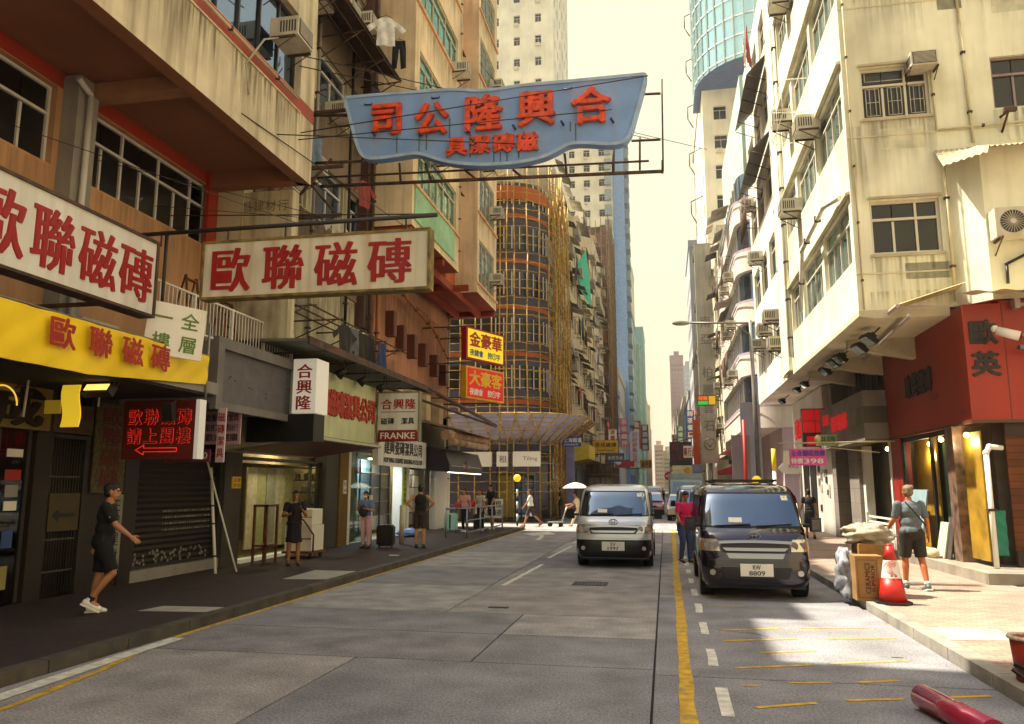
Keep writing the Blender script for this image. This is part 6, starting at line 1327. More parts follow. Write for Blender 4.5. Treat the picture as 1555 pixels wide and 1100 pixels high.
for i, ch in enumerate('建材城'): a.text(ch, (5.69, 35.6 - i * 1.1, 4.3), (0, -1, 0), EZ, 1.0, .85, bold=(.05, .03), ex=.03)
a.build('red_lettering', RED3, bU)
t = thing('light_box_sign', 'red light box sign divided in four squares below the louvres', 'sign', (5.5, 29.1, 4)); a = MB()
for i in range(2):
    for j in range(2): a.box(4.85 + i * .42, 5.24 + i * .42, 29.1, 29.4, 3.75 + j * .42, 4.14 + j * .42)
for j in range(1): a.box(4.95, 5.68, 29.12, 29.4, 3.3, 3.62)
a.build('red_face', RED3, t); a = MB(); a.box(4.82, 5.7, 29.14, 29.38, 3.25, 4.6); a.build('frame', mat('box_frame', '4a2a24', .5), t)
t = thing('hanging_sign', 'pink sign with purple characters and the number 398 hung over the pavement', 'sign', (3.75, 22, 2.44))
a = MB(); a.box(3.28, 4.2, 22, 22.08, 2.42, 2.86); a.build('board', mat('pink_board', 'd84fa0', .5, var=.05), t)
a = MB(); a.row('全身腳底按摩', (3.38, 21.995, 2.74), EXX, EZ, (.145, 0, 0), .14, .16, bold=(.03, .02)); a.build('purple_lettering', mat('purple_letter', '3a2a9a', .5), t)
a = MB(); a.row('特價', (3.38, 21.995, 2.53), EXX, EZ, (.15, 0, 0), .14, .14, bold=(.04, .02)); a.text('398', (3.88, 21.995, 2.53), EXX, EZ, .48, .13, bold=(.008, 0)); a.build('white_lettering', WHITES, t)
a = MB(); a.tube((3.0, 22.04, 3.0), (6.0, 22.3, 3.05), .022, n=6).tube((3.4, 22.04, 2.86), (3.4, 22.04, 3.0), .01, n=4).tube((4.1, 22.04, 2.86), (4.1, 22.04, 3.0), .01, n=4).tube((4.2, 22.1, 2.9), (5.6, 22.3, 2.75), .012, n=4); a.build('pole', mat('cream_bar', 'b8a878', .5), t)
t = thing('globe_lamp', 'small cream globe lamp on the pole of the pink sign', 'lamp', (4.05, 22, 3.1)); a = MB(); a.ball((4.02, 22.03, 3.12), .09); a.tube((4.02, 22.03, 3.0), (4.02, 22.03, 3.06), .02); a.build('globe', mat('globe_cream', 'd8c890', .4), t)
plate('shop_sign', 'pale green panel sign hanging by the grey stone fascia', Face('F', 26), 5.0, 3.3, .6, .35, mat('pale_green_panel', '9fb890', .6), [('磁磚', 1)], mat('leaf_green', '4a7a40', .6))

# ================================================================ RIGHT beyond the side street
bK = thing('apartment_building', 'lilac white block with rounded balconies past the side street', 'building', (6, 50, 0))
a = MB(); a.box(6.4, 18, 42.4, 57, 0, 19.0); a.box(6.0, 18, 42.3, 57, 0, 4.9)
F = Face('F', 42.3); hk = [(6.9, 8.2, 5.2 + 3.1 * k, 7.1 + 3.1 * k) for k in range(4)] + [(9, 10.6, 5.2 + 3.1 * k, 7.1 + 3.1 * k) for k in range(4)]
a.build('wall', LAV, bK)
a = MB(); c = MB(); d = MB(); e = MB()
for k in range(5):
    z = 4.9 + 2.85 * k
    PK = [(18, 42.25), (5.9, 42.25)] + [(5.9 - 1.7 * math.sin(an) if True else 0, 42.25 + 1.7 - 1.7 * math.cos(an)) for an in [math.pi / 2 * i / 9 for i in range(1, 9)]] + [(4.2, 44), (4.2, 57)]
    n_ = len(PK)
    a.add([(x, y, z + zz) for zz in (0, 1.15) for x, y in PK], [(i, i + 1, n_ + i + 1, n_ + i) for i in range(n_ - 1)], 0, True)
    a.add([(x, y, z) for x, y in PK] + [(18, 57, z)], [tuple(range(n_ + 1))]); a.add([(x, y, z + 1.15) for x, y in PK] + [(18, 57, z + 1.15)], [tuple(range(n_ + 1))])
    PB = [(x - (.1 if x < 5.9 else 0), y - .08) for x, y in PK]; e.add([(x, y, z + zz) for zz in (1.08, 1.22) for x, y in PB], [(i, i + 1, n_ + i + 1, n_ + i) for i in range(n_ - 1)], 0, True)
    PW = [(x + .25 if x < 10 else x, y + .25) for x, y in PK]; c.add([(x, y, z + zz) for zz in (1.15, 2.9) for x, y in PW], [(i, i + 1, n_ + i + 1, n_ + i) for i in range(n_ - 1)], 0, True)
    for i in range(10): d.box(4.36, 4.44, 44.5 + i * 1.2, 44.58 + i * 1.2, z + 1.15, z + 2.85)
    for x in (6.2, 7.0, 7.8, 8.8, 9.6): d.box(x, x + .07, 42.4, 42.48, z + 1.15, z + 2.85)
a.build('balcony_band', mat('lilac_white', 'd6cabd', .8, streak=.2, scale=.6), bK); c.build('window_band', WGB, bK); d.build('mullion', ALU, bK); e.build('rounded_rim', mat('rim_lilac', 'a893a0', .8), bK)
a = MB(); a.box(4.8, 18, 43, 57, 19.1, 25); a.build('mint_storey', TEALW, bK)
clutter_face(Face('R', 4.2), 46, 57, 7.7, 19, 2.85, '', '', None, seed=11, parent=bK)
for k in range(6): ac(Face('R', 4.2), 45.5 + (k % 2) * 3.2, 7.3 + 2.85 * (k // 2) * 1 + .9, 'window unit on the rounded balcony block, ' + ['near', 'far'][k % 2] + ' one on its ' + ['first', 'second', 'third'][k // 2] + ' balcony', group='window units on the rounded balcony block')
plate('shop_sign', 'cream sign with magenta mark over the side street corner shop', Face('F', 42.2), 7.5, 3.1, 3.0, 1.2, mat('cream_sign', 'd8cdb0', .6), [('WIN', 1)], mat('rust_letter', 'a8502a', .6), tw=.5)
t = thing('street_name_sign', 'white arrow shaped board with small print in front of the cream sign', 'sign', (6.6, 40, 2.7)); a = MB(); a.prism([(5.4, 40, 2.75), (5.6, 40, 2.98), (7.3, 40, 2.98), (7.5, 40, 2.75), (7.3, 40, 2.52), (5.6, 40, 2.52)], (0, .06, 0)); a.build('board', WHITES, t); a = MB(); a.text('RAZ NISIT', (6.45, 39.99, 2.83), EXX, EZ, 1.1, .14); a.build('lettering', REDL, t); a = MB(); a.tube((6.4, 40.05, 0), (6.4, 40.05, 2.6), .04); a.build('post', GALV, t)
for k, (x0, x1, y, z0, z1, c, l) in enumerate(((3.15, 4.0, 38.8, 2.0, 4.3, '77747e', 'grey blank board standing by the crossing, lower and nearer'), (3.9, 4.9, 41.9, 2.0, 6.2, '8a8794', 'tall grey violet hoarding board by the crossing, behind the lower one'))):
    t = thing('hoarding_board', l, 'hoarding', (x0, y, 0)); a = MB(); a.box(x0, x1, y, y + .08, z0 * .1, z1); a.build('board', mat('hb' + c, c, .7, streak=.2, scale=.7), t)
t = thing('sign_post', 'dark red steel post beside the grey boards', 'post', (3.7, 38.4, 0)); a = MB(); a.tube((3.72, 38.4, 0), (3.72, 38.4, 5.0), .09, n=8); a.build('post', mat('post_red', '8e1c14', .5), t)
t = thing('sign_post', 'yellow and white banded post by the crossing', 'post', (4.9, 38, 0)); a = MB(); a.tube((4.95, 38, 0), (4.95, 38, 2.6), .09, n=8); a.build('lower_shaft', WHITES, t); a = MB(); a.tube((4.95, 38, 2.6), (4.95, 38, 3.6), .1, n=8); a.build('upper_shaft', YEL, t)
bN = [(57.3, 66, 20.5, 4.25, 'cream stained block with projecting party wall after the rounded balconies', 'dcd4b4'), (66.3, 77.5, 24, 4.9, 'drab narrow block with awnings before the glass topped tower', 'bcb4a0')]
for i, (y0, y1, h, X, lab, c) in enumerate(bN):
    b_ = thing('apartment_building', lab, 'building', (X + 1, y0, 0)); S = Face('R', X); m_ = mat('rw' + c, c, .85, streak=.5, patch=.5, scale=.6, dirt=(.2, .15, .1)); hs = hole_grid(y0 + .3, y1 - .3, 3, 1.6, 5.6, 5, 3.0, 1.4)
    a = MB(); wall(a, S, y0, y1, 4.4, h, hs, .15); shell(a, X, 16, y0, y1, 4.4, h, 'R'); a.box(X + 1.8, 16, y0 + .1, y1 - .1, 0, 4.4); a.build('wall', m_, b_)
    windows(b_, S, hs, 3, .3, ALU, WGB, .15, split=False); clutter_face(S, y0, y1, 4.8, h, 3.0, '', '', None, seed=20 + i, parent=b_)
    for k in range(6): ac(S, y0 + 1 + (k % 2) * 4, 6.0 + 3 * (k // 2) + .2, 'window unit on the ' + lab.split(' block')[0] + ' block, ' + ['near', 'far'][k % 2] + ' one of its ' + ['low', 'middle', 'high'][k // 2] + ' row', group='window units on the ' + lab.split(' block')[0] + ' block')
    a = MB(); a.box(X + 1.75, X + 1.8, y0 + .4, y1 - .4, .3, 3.6); a.build('shop_window', WG, b_)
t = thing('wall_sign', 'tall grey vertical sign column with faded characters and a ring emblem', 'sign', (3.0, 60, 2)); a = MB(); a.box(2.72, 3.95, 60, 60.5, 3.6, 20.5); a.build('board', mat('grey_sign_col', 'aaa59a', .7, streak=.3, scale=.8), t); a = MB()
for i, ch in enumerate('南亞柏麗雲石'): a.text(ch, (3.35, 59.99, 14.3 - i * 1.35 - (1.2 if i > 1 else 0)), EXX, EZ, .8, .85, bold=(.02, .01))
a.build('lettering', mat('faded_violet', '7d7478', .8), t); a = MB(); a.path([(3.35 + .42 * math.cos(k / 12 * 2 * math.pi), 59.97, 5.0 + .42 * math.sin(k / 12 * 2 * math.pi)) for k in range(13)], .035, 5).path([(3.1, 59.97, 5.15), (3.35, 59.97, 4.8), (3.6, 59.97, 5.15)], .03, 4); a.build('emblem', mat('faded_violet', '7d7478', .8), t)
a = MB(); a.tube((3.35, 60.3, 0), (3.35, 60.3, 3.6), .12).tube((3.35, 60.3, 20.5), (5.0, 60.3, 20.5), .08); a.build('mast', GALV, t)
t = thing('led_sign', 'small red and green electronic sign hung on the grey sign column', 'sign', (2.7, 56, 7.6)); a = MB(); a.box(2.35, 3.65, 56, 56.2, 7.5, 8.2); a.build('casing', BLACK, t); a = MB(); a.box(2.4, 3.1, 55.99, 56, 7.85, 8.15, 0).box(3.15, 3.6, 55.99, 56, 7.55, 8.15, 1).box(2.4, 3.1, 55.99, 56, 7.55, 7.8, 2); a.row('特惠', (2.6, 55.985, 8.0), EXX, EZ, (.3, 0, 0), .26, .26, mi=1); a.build('display', [emit('led_red', 'c02818', .35), emit('led_yellow', 'c89818', .3), emit('led_green', '28b038', .35)], t); a = MB(); a.tube((3.6, 56.1, 7.9), (4.3, 57.5, 7.9), .04); a.build('bracket', DARKM, t)
t = thing('chimney_post', 'bright orange painted steel sign mast further along the pavement', 'mast', (2.8, 74, 0)); a = MB(); a.box(2.62, 3.2, 74, 74.4, .0, 8.0); a.build('mast', mat('mast_orange', 'c04a18', .6), t); a = MB(); a.box(2.3, 3.5, 73.95, 74.45, 6.6, 6.8).tube((2.7, 74.2, 8), (2.7, 74.2, 9), .04).tube((3.0, 74.2, 8), (3.0, 74.2, 8.8), .04); a.build('cross_arm', mat('mast_orange', 'c04a18', .6), t); a = MB(); a.box(2.45, 3.35, 73.9, 73.99, 2.6, 3.9); a.build('poster', mat('poster_lilac', '8f8fb4', .6), t)
t = thing('sign_board', 'big dark sign board with red tube characters over the far traffic', 'sign', (2, 105, 6)); a = MB(); a.box(.65, 3.5, 105, 105.3, 4.5, 7.7); a.build('board', mat('dark_board', '332e38', .6), t); a = MB()
for i, ch in enumerate('財神'): a.text(ch, (1.4 + i * 1.3, 104.98, 7.0), EXX, EZ, .9, .9, bold=(.04, .03))
a.row('大酒樓', (1.1, 104.98, 5.7), EXX, EZ, (.9, 0, 0), .75, .8, bold=(.03, .02)); a.build('lettering', mat('dull_red_tube', '7e1a24', .5), t); a = MB(); a.tube((.7, 105.15, 6), (7, 105.2, 6), .08).tube((.7, 105.15, 7.5), (7, 105.2, 9), .05); a.build('bracket', DARKM, t)
t = thing('sign_board', 'cream sign board with yellow dragon like swirl below the dark board', 'sign', (2, 100, 3)); a = MB(); a.box(.9, 3.4, 100, 100.2, 2.9, 4.5); a.build('board', mat('cream_board', 'cfc4a0', .6), t); a = MB(); a.ball((2.7, 99.99, 3.9), (.42, .03, .4)); a.build('swirl', mat('gold_swirl', 'c89a1c', .5), t); a = MB(); a.box(1.6, 3.0, 99.985, 99.998, 3.1, 3.25); a.build('lettering', REDL, t); a = MB(); a.tube((3.4, 100.1, 3.8), (6.4, 100.1, 3.8), .06); a.build('bracket', DARKM, t)
# glass crowned tower
bJ = tower('residential_tower', 'white tower with window units carrying a curved glass top above', 4.9, 22, 78, 100, 44, mat('tower_ivory', 'e8e0cc', .8, streak=.12, scale=.3), 7, 5, 3.2, 1.3, 1.5, L='R', acs=1)
a = MB(); PJ = [(20, 72), (10.8, 71.5)] + [(10.8 - 6.6 * math.sin(an), 73.5 + 5 - 7 * math.cos(an)) for an in [math.pi / 2 * i / 10 for i in range(1, 11)]] + [(4.2, 83), (22, 83)]; n_ = len(PJ)
z0_ = 42.5; a.add([(x, y, z) for z in (z0_, 90) for x, y in PJ], [(i, (i + 1) % n_, n_ + (i + 1) % n_, n_ + i) for i in range(n_)], 0, True)
JG = glassy('curved_glass', '7ab0cc', 'c8ecf8', .45, .08); JS = mat('blue_soffit', '5a6c9c', .6); a.add([(x, y, z0_) for x, y in PJ], [tuple(range(n_))], 1); a.build('glass_top', [JG, JS], bJ)
a = MB()
for k in range(24): z = z0_ + .3 + k * 2.0; a.add([(x - .05, y - .05, z + zz) for zz in (0, .18) for x, y in PJ[:-1]], [(i, i + 1, n_ - 1 + i + 1, n_ - 1 + i) for i in range(n_ - 2)], 0, False)
for i, (x, y) in enumerate(PJ[1:-2]): a.box(x - .12, x - .02, y - .12, y - .02, z0_, 89)
a.build('glazing_rib', mat('rib_cream', 'c8d4cc', .5), bJ)
for k in range(11): a = MB(); a.path([(4.15 - .02, 82 + .0, 8 + k * 5.4), (3.6, 82, 8 + k * 5.4 + 1), (3.6, 82, 8 + k * 5.4 + 2.4), (4.9, 82, 8 + k * 5.4 + 3)], .06, 4); a.build('edge_hoop', DARKM, bJ)
tower('residential_tower', 'grey slab tower edge standing in front of the far right high rises', 4.6, 14, 118, 135, 38, mat('slate_tower', 'a8abb0', .8, scale=.3), 4, 6, 3.1, 1.4, 1.5, L='R')
for i, (x0, x1, y0, y1, h, c, l) in enumerate(((4.5, 16, 101, 117, 19, 'b8ae98', 'beige walk up block below the grey slab tower'), (4.4, 16, 136, 170, 17, '9c9a98', 'grey shop house row past the grey slab tower'), (4.3, 18, 171, 230, 20, 'bfae9a', 'long buff block far along the sunny pavement'), (4.2, 18, 231, 330, 24, 'a8988c', 'distant brownish terrace on the sunny pavement'), (4.2, 20, 331, 480, 30, 'b8aa98', 'most distant pale terrace on the sunny pavement'))):
    tower('apartment_building', l, x0, x1, y0, y1, h, mat('rrow%d' % i, c, .85, streak=.3, scale=.4), 3, 7, 3.1, 1.6, 1.5, z0=4.5, L='R')
tower('residential_tower', 'distant pink high rise with white stripes at the end of the street', 6, 16, 600, 620, 100, mat('pink_tower', '7e484c', .8, scale=.2), 4, 3, 3.4, 1.6, 1.8, L='R')
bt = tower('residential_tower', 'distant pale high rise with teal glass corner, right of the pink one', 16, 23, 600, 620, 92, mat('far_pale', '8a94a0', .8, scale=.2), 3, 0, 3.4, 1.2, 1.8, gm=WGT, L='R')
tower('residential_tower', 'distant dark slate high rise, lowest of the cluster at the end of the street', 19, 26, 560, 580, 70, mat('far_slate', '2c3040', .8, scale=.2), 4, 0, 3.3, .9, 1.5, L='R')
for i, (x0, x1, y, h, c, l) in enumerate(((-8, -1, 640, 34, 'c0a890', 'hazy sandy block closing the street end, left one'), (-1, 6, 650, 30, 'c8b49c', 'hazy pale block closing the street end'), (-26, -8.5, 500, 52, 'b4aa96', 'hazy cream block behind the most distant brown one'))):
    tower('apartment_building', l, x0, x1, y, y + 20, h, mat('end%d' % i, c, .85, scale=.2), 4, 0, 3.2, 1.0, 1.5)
# buildings behind the camera and along the near right: they close the street and send light back
tower('apartment_building', 'cream block on the near corner, beyond the frame', 20, 40, -30, 10, 20, mat('near_cream', 'c8bc9a', .85), 6, 0, 3.1, 1.5, 1.5, z0=5)
# ================================================================ vehicles
TYRE = mat('tyre_rubber', '161514', .85, var=.1); CHROME = mat('chrome', '98969a', .14, 1., var=0); PLAST = mat('black_plastic', '17171a', .55, var=.05)
HL = glassy('headlamp_glass', '8c877c', 'f4f0e4', .35, .1); WSG = glassy('windscreen_glass', '0e151c', '8298b0', .34, .02)
def lerp_t(T, z):
    for (a_, b_) in zip(T, T[1:]):
        if z <= b_[0]:
            f = (z - a_[0]) / (b_[0] - a_[0]); return tuple(a_[i] + (b_[i] - a_[i]) * f for i in range(1, len(a_)))
    return T[-1][1:]
#           z     front  halfw
PROF = [(.20, .10, .80), (.30, .02, .86), (.50, .0, .885), (.70, .03, .89), (.80, .07, .89), (.95, .12, .885), (1.05, .17, .88), (1.12, .27, .875), (1.16, .40, .87), (1.40, .58, .855), (1.66, .78, .825), (1.78, .90, .79), (1.85, 1.05, .74), (1.90, 1.35, .62), (1.925, 1.8, .45)]
LEN = 4.75
def fy(x, z):
    f, hw = lerp_t(PROF, z); u = min(.999, abs(x) / hw); return f + .42 * (1 - (1 - u ** 3.6) ** (1 / 3.6)) * (1 if z < 1.1 else .8)
def van(name, label, x, y, body, lower, plate_txt, chrome=True, rz=0, blank=False, group=None, heading=None):
    t = thing(name, label, 'van', (x, y, 0), group, rz); M = Matrix()
    def part(n_, mb, m, par=None):
        o = bpy.data.objects.new(n_, mb.mesh(n_, m)); COL.objects.link(o); o.parent = par or t; return o
    # body shell as stacked rings
    zs = [.22, .30, .42, .55, .70, .80, .88, .95, 1.05, 1.12, 1.16, 1.25, 1.40, 1.55, 1.66, 1.74, 1.80, 1.85, 1.885, 1.91, 1.925]; ring = []
    for z in zs:
        f, hw = lerp_t(PROF, z); r_ = []
        for i in range(29):
            x_ = -hw * .9995 + 2 * hw * .9995 * i / 28; x_ = hw * .9995 * math.sin(math.pi / 2 * (i / 14 - 1)); r_.append((x_, fy(x_, z), z))
        rb = .35 if z > 1.85 else .06; bulge = max(0, z - 1.1) * .28
        back = [(hw, LEN * .5, z), (hw, LEN - .35 - bulge * .5, z), (hw * .93, LEN - .08 - bulge * .6, z), (0, LEN - bulge * .6, z), (-hw * .93, LEN - .08 - bulge * .6, z), (-hw, LEN - .35 - bulge * .5, z), (-hw, LEN * .5, z)]
        ring.append(r_ + back)
    n = len(ring[0]); a = MB()
    vs = [p for r_ in ring for p in r_]; fs = []
    def arch(p): return p[2] < .80 and (abs(p[1] - .85) < 0 or 0)
    for j in range(len(ring) - 1):
        for i in range(n): fs.append((j * n + i, j * n + (i + 1) % n, (j + 1) * n + (i + 1) % n, (j + 1) * n + i))
    a.add(vs, fs, 0, True); a.add(ring[-1], [tuple(range(n))]); a.add(ring[0], [tuple(range(n))])
    body_o = part('body', a, body)
    def patch(n_, m, z0, z1, xl0, xl1, off=.008, nx=18, nz=6, par=None, edge=None, sides=True):
        """a skin that follows the front: xl0, xl1 give the left and right edge at bottom and top"""
        def fn(u, v):
            z = z0 + (z1 - z0) * v; xa = xl0[0] + (xl0[1] - xl0[0]) * v; xb = xl1[0] + (xl1[1] - xl1[0]) * v; x_ = xa + (xb - xa) * u
            if edge: z = z + edge(u, v)
            hw = lerp_t(PROF, z)[1]; xs_ = max(-hw * .9995, min(hw * .9995, x_)); return (xs_ * (1 + off * .6), fy(xs_, z) - off, z)
        b = MB(); b.grid(fn, nx, nz)
        if sides: b.grid(lambda u, v: tuple(Vector(fn(u, v)) + Vector((0, .03, 0))), nx, nz)
        return part(n_, b, m, par)
    g_ = patch('windscreen', WSG, 1.19, 1.73, (-.80, -.70), (.80, .70), .012, 24, 10)
    patch('windscreen_seal', PLAST, 1.165, 1.76, (-.825, -.725), (.825, .725), .006, 24, 10)
    b = MB()
    for xa, xb in ((-.62, -.02), (.06, .66)): b.tube((xa, fy(xa, 1.18) - .03, 1.19), (xb, fy(xb, 1.22) - .035, 1.225), .010, n=5)
    part('wiper', b, PLAST)
    for q in ((-.6, .18, 1.24, 1.30), (.5, .62, 1.25, 1.33)):
        pass
    b = MB(); b.quad(*[(xx, fy(xx, zz) - .018, zz) for xx, zz in ((-.38, 1.25), (-.16, 1.25), (-.16, 1.33), (-.38, 1.33))]); b.quad(*[(xx, fy(xx, zz) - .018, zz) for xx, zz in ((.55, 1.62), (.66, 1.62), (.65, 1.7), (.54, 1.7))]); part('paper_permit', b, WHITES, g_)
    patch('lower_bumper', lower, .23, .64, (-.87, -.86), (.87, .86), .014, 26, 6)
    patch('bumper_upper', body, .64, .74, (-.87, -.5), (.87, .5), .016, 26, 3)
    patch('air_intake', PLAST, .36, .54, (-.50, -.56), (.50, .56), .024, 12, 3)
    b = patch('grille', PLAST, .78, .97, (-.52, -.60), (.52, .60), .016, 18, 5)
    patch('grille_bar', CHROME if chrome else body, .93, .975, (-.58, -.60), (.58, .60), .034, 18, 2, b, edge=lambda u, v: -.02 * (2 * u - 1) ** 2); patch('grille_bar', CHROME if chrome else body, .80, .85, (-.46, -.52), (.46, .52), .034, 18, 2, b)
    patch('grille_bar', CHROME if chrome else body, .68, .76, (-.42, -.46), (.42, .46), .03, 18, 2, b)
    for s in (-1, 1):
        lo, hi = (.56 if s > 0 else -.885, .60 if s > 0 else -.88), (.885 if s > 0 else -.56, .88 if s > 0 else -.60)
        h_ = patch('headlight', HL, .79, .985, lo, hi, .018, 10, 5); b = MB()
        for xx, r_ in ((.62, .07), (.76, .06)): b.tube((s * xx, fy(xx, .88) - .022, .88), (s * xx, fy(xx, .88) - .03, .88), r_, n=14)
        part('reflector', b, CHROME, h_); b = MB(); xx = .855; b.grid(lambda u, v: (s * (.82 + .06 * u), fy(.82 + .06 * u, .80 + .16 * v) - .032, .80 + .16 * v), 3, 3); part('indicator', b, mat('amber_lens', 'b8641c', .3), h_)
        b = MB(); b.tube((s * .70, fy(.70, .45) - .02, .45), (s * .70, fy(.70, .45) - .035, .45), .048, n=14); part('fog_lamp', b, HL)
        m_ = MB(); m_.tube((s * .86, .55, 1.2), (s * 1.0, .42, 1.2), .03).obox((s * 1.03, .42, 1.22), (.17, .10, .23), (0, 0, s * .2)); mo = part('mirror', m_, PLAST)
        m_ = MB(); m_.obox((s * 1.03, .365, 1.22), (.13, .004, .17), (0, 0, s * .2)); part('mirror_cover', m_, lower, mo)
        # side glass
        for k, (ya, yb) in enumerate(((.72, 1.35), (1.45, 2.7), (2.8, 4.2))):
            def sg(u, v):
                z = 1.18 + .52 * v; yy_ = ya + (yb - ya) * u + (.28 * v if k == 0 and u < .5 else 0) * (1 - u * 2 if k == 0 else 1); hw = lerp_t(PROF, z)[1]; return (s * (hw + .008), max(yy_, fy(hw * .96, z) + .05), z)
            b = MB(); b.grid(sg, 6, 5); part('side_window', b, WSG)
        b = MB()
        for yy_ in (1.4, 2.75):
            b.grid(lambda u, v: (s * (lerp_t(PROF, .35 + 1.4 * v)[1] + .006), yy_ + .012 * u, .35 + 1.4 * v), 1, 12)
        part('door_seam', b, BLACK)
        b = MB(); b.obox((s * .895, 1.28, 1.02), (.02, .16, .035)); part('door_handle', b, CHROME if chrome else body)
        for yw in (.80, 3.65):
            w_ = MB(); w_.tube((s * .66, yw, .33), (s * .885, yw, .33), .33, n=28); w_.tube((s * .66, yw, .33), (s * .88, yw, .33), .34, .30, n=28); wo = part('wheel', w_, TYRE)
            w_ = MB(); w_.tube((s * .884, yw, .33), (s * .90, yw, .33), .20, .18, n=20); part('rim', w_, mat('steel_rim', '8a8884', .35, .8), wo)
            w_ = MB(); w_.grid(lambda u, v: (s * (.893 + .004 * v), yw - .40 * math.cos(math.pi * u), .33 + (.30 + .09 * v) * math.sin(math.pi * u) * 1.02), 16, 1); part('wheel_arch', w_, PLAST)
    # badge of three ovals and the plate
    b = MB(); yb_ = fy(0, 1.04) - .03
    def oval(cx, cz, rx, rz_, r_=.008): b.path([(cx + rx * math.cos(k / 16 * 2 * math.pi), yb_ - .004, cz + rz_ * math.sin(k / 16 * 2 * math.pi)) for k in range(17)], r_, 5)
    oval(0, 1.04, .10, .068); oval(0, 1.04, .035, .066, .007); oval(0, 1.07, .068, .028, .007); part('badge', b, CHROME)
    b = MB(); b.box(-.26 / 1.0, .26, -.045, -.03, .40, .60); po = part('number_plate', b, WHITES); b = MB()
    for s_, z in zip(plate_txt, (.545, .452)): b.text(s_, (0, -.046, z), EXX, EZ, .062 * len(s_), .075, bold=(.012, .0))
    part('plate_lettering', b, BLACK, po)
    b = MB(); b.box(-.8, .8, .3, LEN - .2, .17, .24); part('underbody', b, BLACK)
    return t
DKV = mat('deep_violet_paint', '120a28', .12, .15, var=0, coat=1.); SLV = mat('champagne_paint', 'c4c6ca', .25, .35, var=0, coat=.8); BLKB = mat('black_bumper', '121013', .4, var=0); DKB = mat('violet_bumper', '150f1c', .2, .1, var=0, coat=.8)
v1 = van('van', 'deep violet black van with chrome grille and amber beacon, parked facing the camera', 1.43, 13.75, DKV, DKB, ('RW', '8809'))
v2 = van('van', 'silver grey van with black bumper driving in the middle lane', -1.23, 18.6, SLV, BLKB, ('SV', '1997'), chrome=False)
a = MB(); a.box(-.6, .6, 1.6, 1.68, 1.95, 1.99).box(-.55, -.5, 1.6, 3.6, 1.93, 1.98).box(.5, .55, 1.6, 3.6, 1.93, 1.98).box(-.6, .6, 3.4, 3.46, 1.95, 1.99); o = bpy.data.objects.new('roof_rack', a.mesh('roof_rack', PLAST)); COL.objects.link(o); o.parent = v1
van('van', 'second black van parked behind the violet one, mostly hidden by it', 1.55, 20.4, mat('black_paint_gloss', '101014', .15, var=0, coat=1.), BLKB, ('LT', '4021'))
van('van', 'grey van waiting further back in the parking bay', 1.3, 31, mat('slate_car', '6a7078', .3, .4, var=0, coat=.7), BLKB, ('KM', '551'), chrome=False)
van('van', 'white van far down the middle lane', -1.2, 70, WHITES, BLKB, ('NP', '73'), chrome=False)
def car(label, x, y, col, taxi=False):
    t = thing('car', label, 'car', (x, y, 0)); m = mat('car' + col, col, .25, .2, var=0, coat=.8); P = [(0, .35), (0, .62), (.12, .72), (.95, .86), (1.55, 1.36), (2.0, 1.44), (3.1, 1.42), (3.8, .98), (4.4, .92), (4.5, .4)]
    a = MB()
    W = [(.80, 0), (.84, .3)]
    n = len(P); vs = []
    for s, k in ((-1, .0), (-1, 1), (1, 1), (1, 0)): pass
    sec = [(-.84, 0), (-.86, 1), (.86, 1), (.84, 0)]
    for (yy_, z) in P: hw = .84 - max(0, z - .9) * .34; vs += [(-hw, yy_, z), (hw, yy_, z)]
    fs = [(2 * i, 2 * i + 1, 2 * i + 3, 2 * i + 2) for i in range(n - 1)]; vs2 = [(v[0], v[1], .3) for v in vs]; k = len(vs); vs += vs2
    fs += [(2 * i, 2 * i + 2, k + 2 * i + 2, k + 2 * i) for i in range(n - 1)] + [(2 * i + 1, 2 * i + 3, k + 2 * i + 3, k + 2 * i + 1) for i in range(n - 1)]
    a.add(vs, fs); 
    def part(n_, mb, mm, par=None): o = bpy.data.objects.new(n_, mb.mesh(n_, mm)); COL.objects.link(o); o.parent = par or t; return o
    part('body', a, m); b = MB(); b.quad((-.74, .99, .9), (.74, .99, .9), (.64, 1.5, 1.32), (-.64, 1.5, 1.32)); b.v = [v + Vector((0, -.03, .03)) for v in b.v]; part('windscreen', b, WSG)
    for s in (-1, 1):
        b = MB(); b.quad((s * .83, 1.2, .92), (s * .83, 3.5, .96), (s * .72, 3.1, 1.36), (s * .71, 1.7, 1.34)); part('side_window', b, WSG)
        b = MB(); b.box(s * .55 - .17, s * .55 + .17, -.02, .02, .55, .7); part('headlight', b, HL)
        for yw in (.8, 3.6): w_ = MB(); w_.tube((s * .6, yw, .32), (s * .86, yw, .32), .32, n=20); wo = part('wheel', w_, TYRE); w_ = MB(); w_.tube((s * .86, yw, .32), (s * .87, yw, .32), .2, n=14); part('rim', w_, GALV, wo)
    b = MB(); b.box(-.4, .4, -.02, .0, .48, .62); part('grille', b, PLAST); b = MB(); b.box(-.2, .2, -.03, -.015, .36, .46); part('number_plate', b, WHITES)
car('dark blue car parked far along by the sunny kerb', 1.7, 39, '1e2838'); car('beige car waiting in the lane beside the grey van', .9, 44.5, 'a89f8a'); car('red taxi far down the street', -1.0, 54, '9c1c18'); car('silver car behind the red taxi', -1.1, 62, '9a9a98'); car('white car parked far past the dark blue one', 1.6, 61, 'd0ccc4'); car('black car queued behind the far white van', -1.3, 78, '141418'); car('blue car at the end of the queue', -1.0, 92, '2a3c6c'); car('dark green car near the vanishing point', 1.6, 84, '24382c')
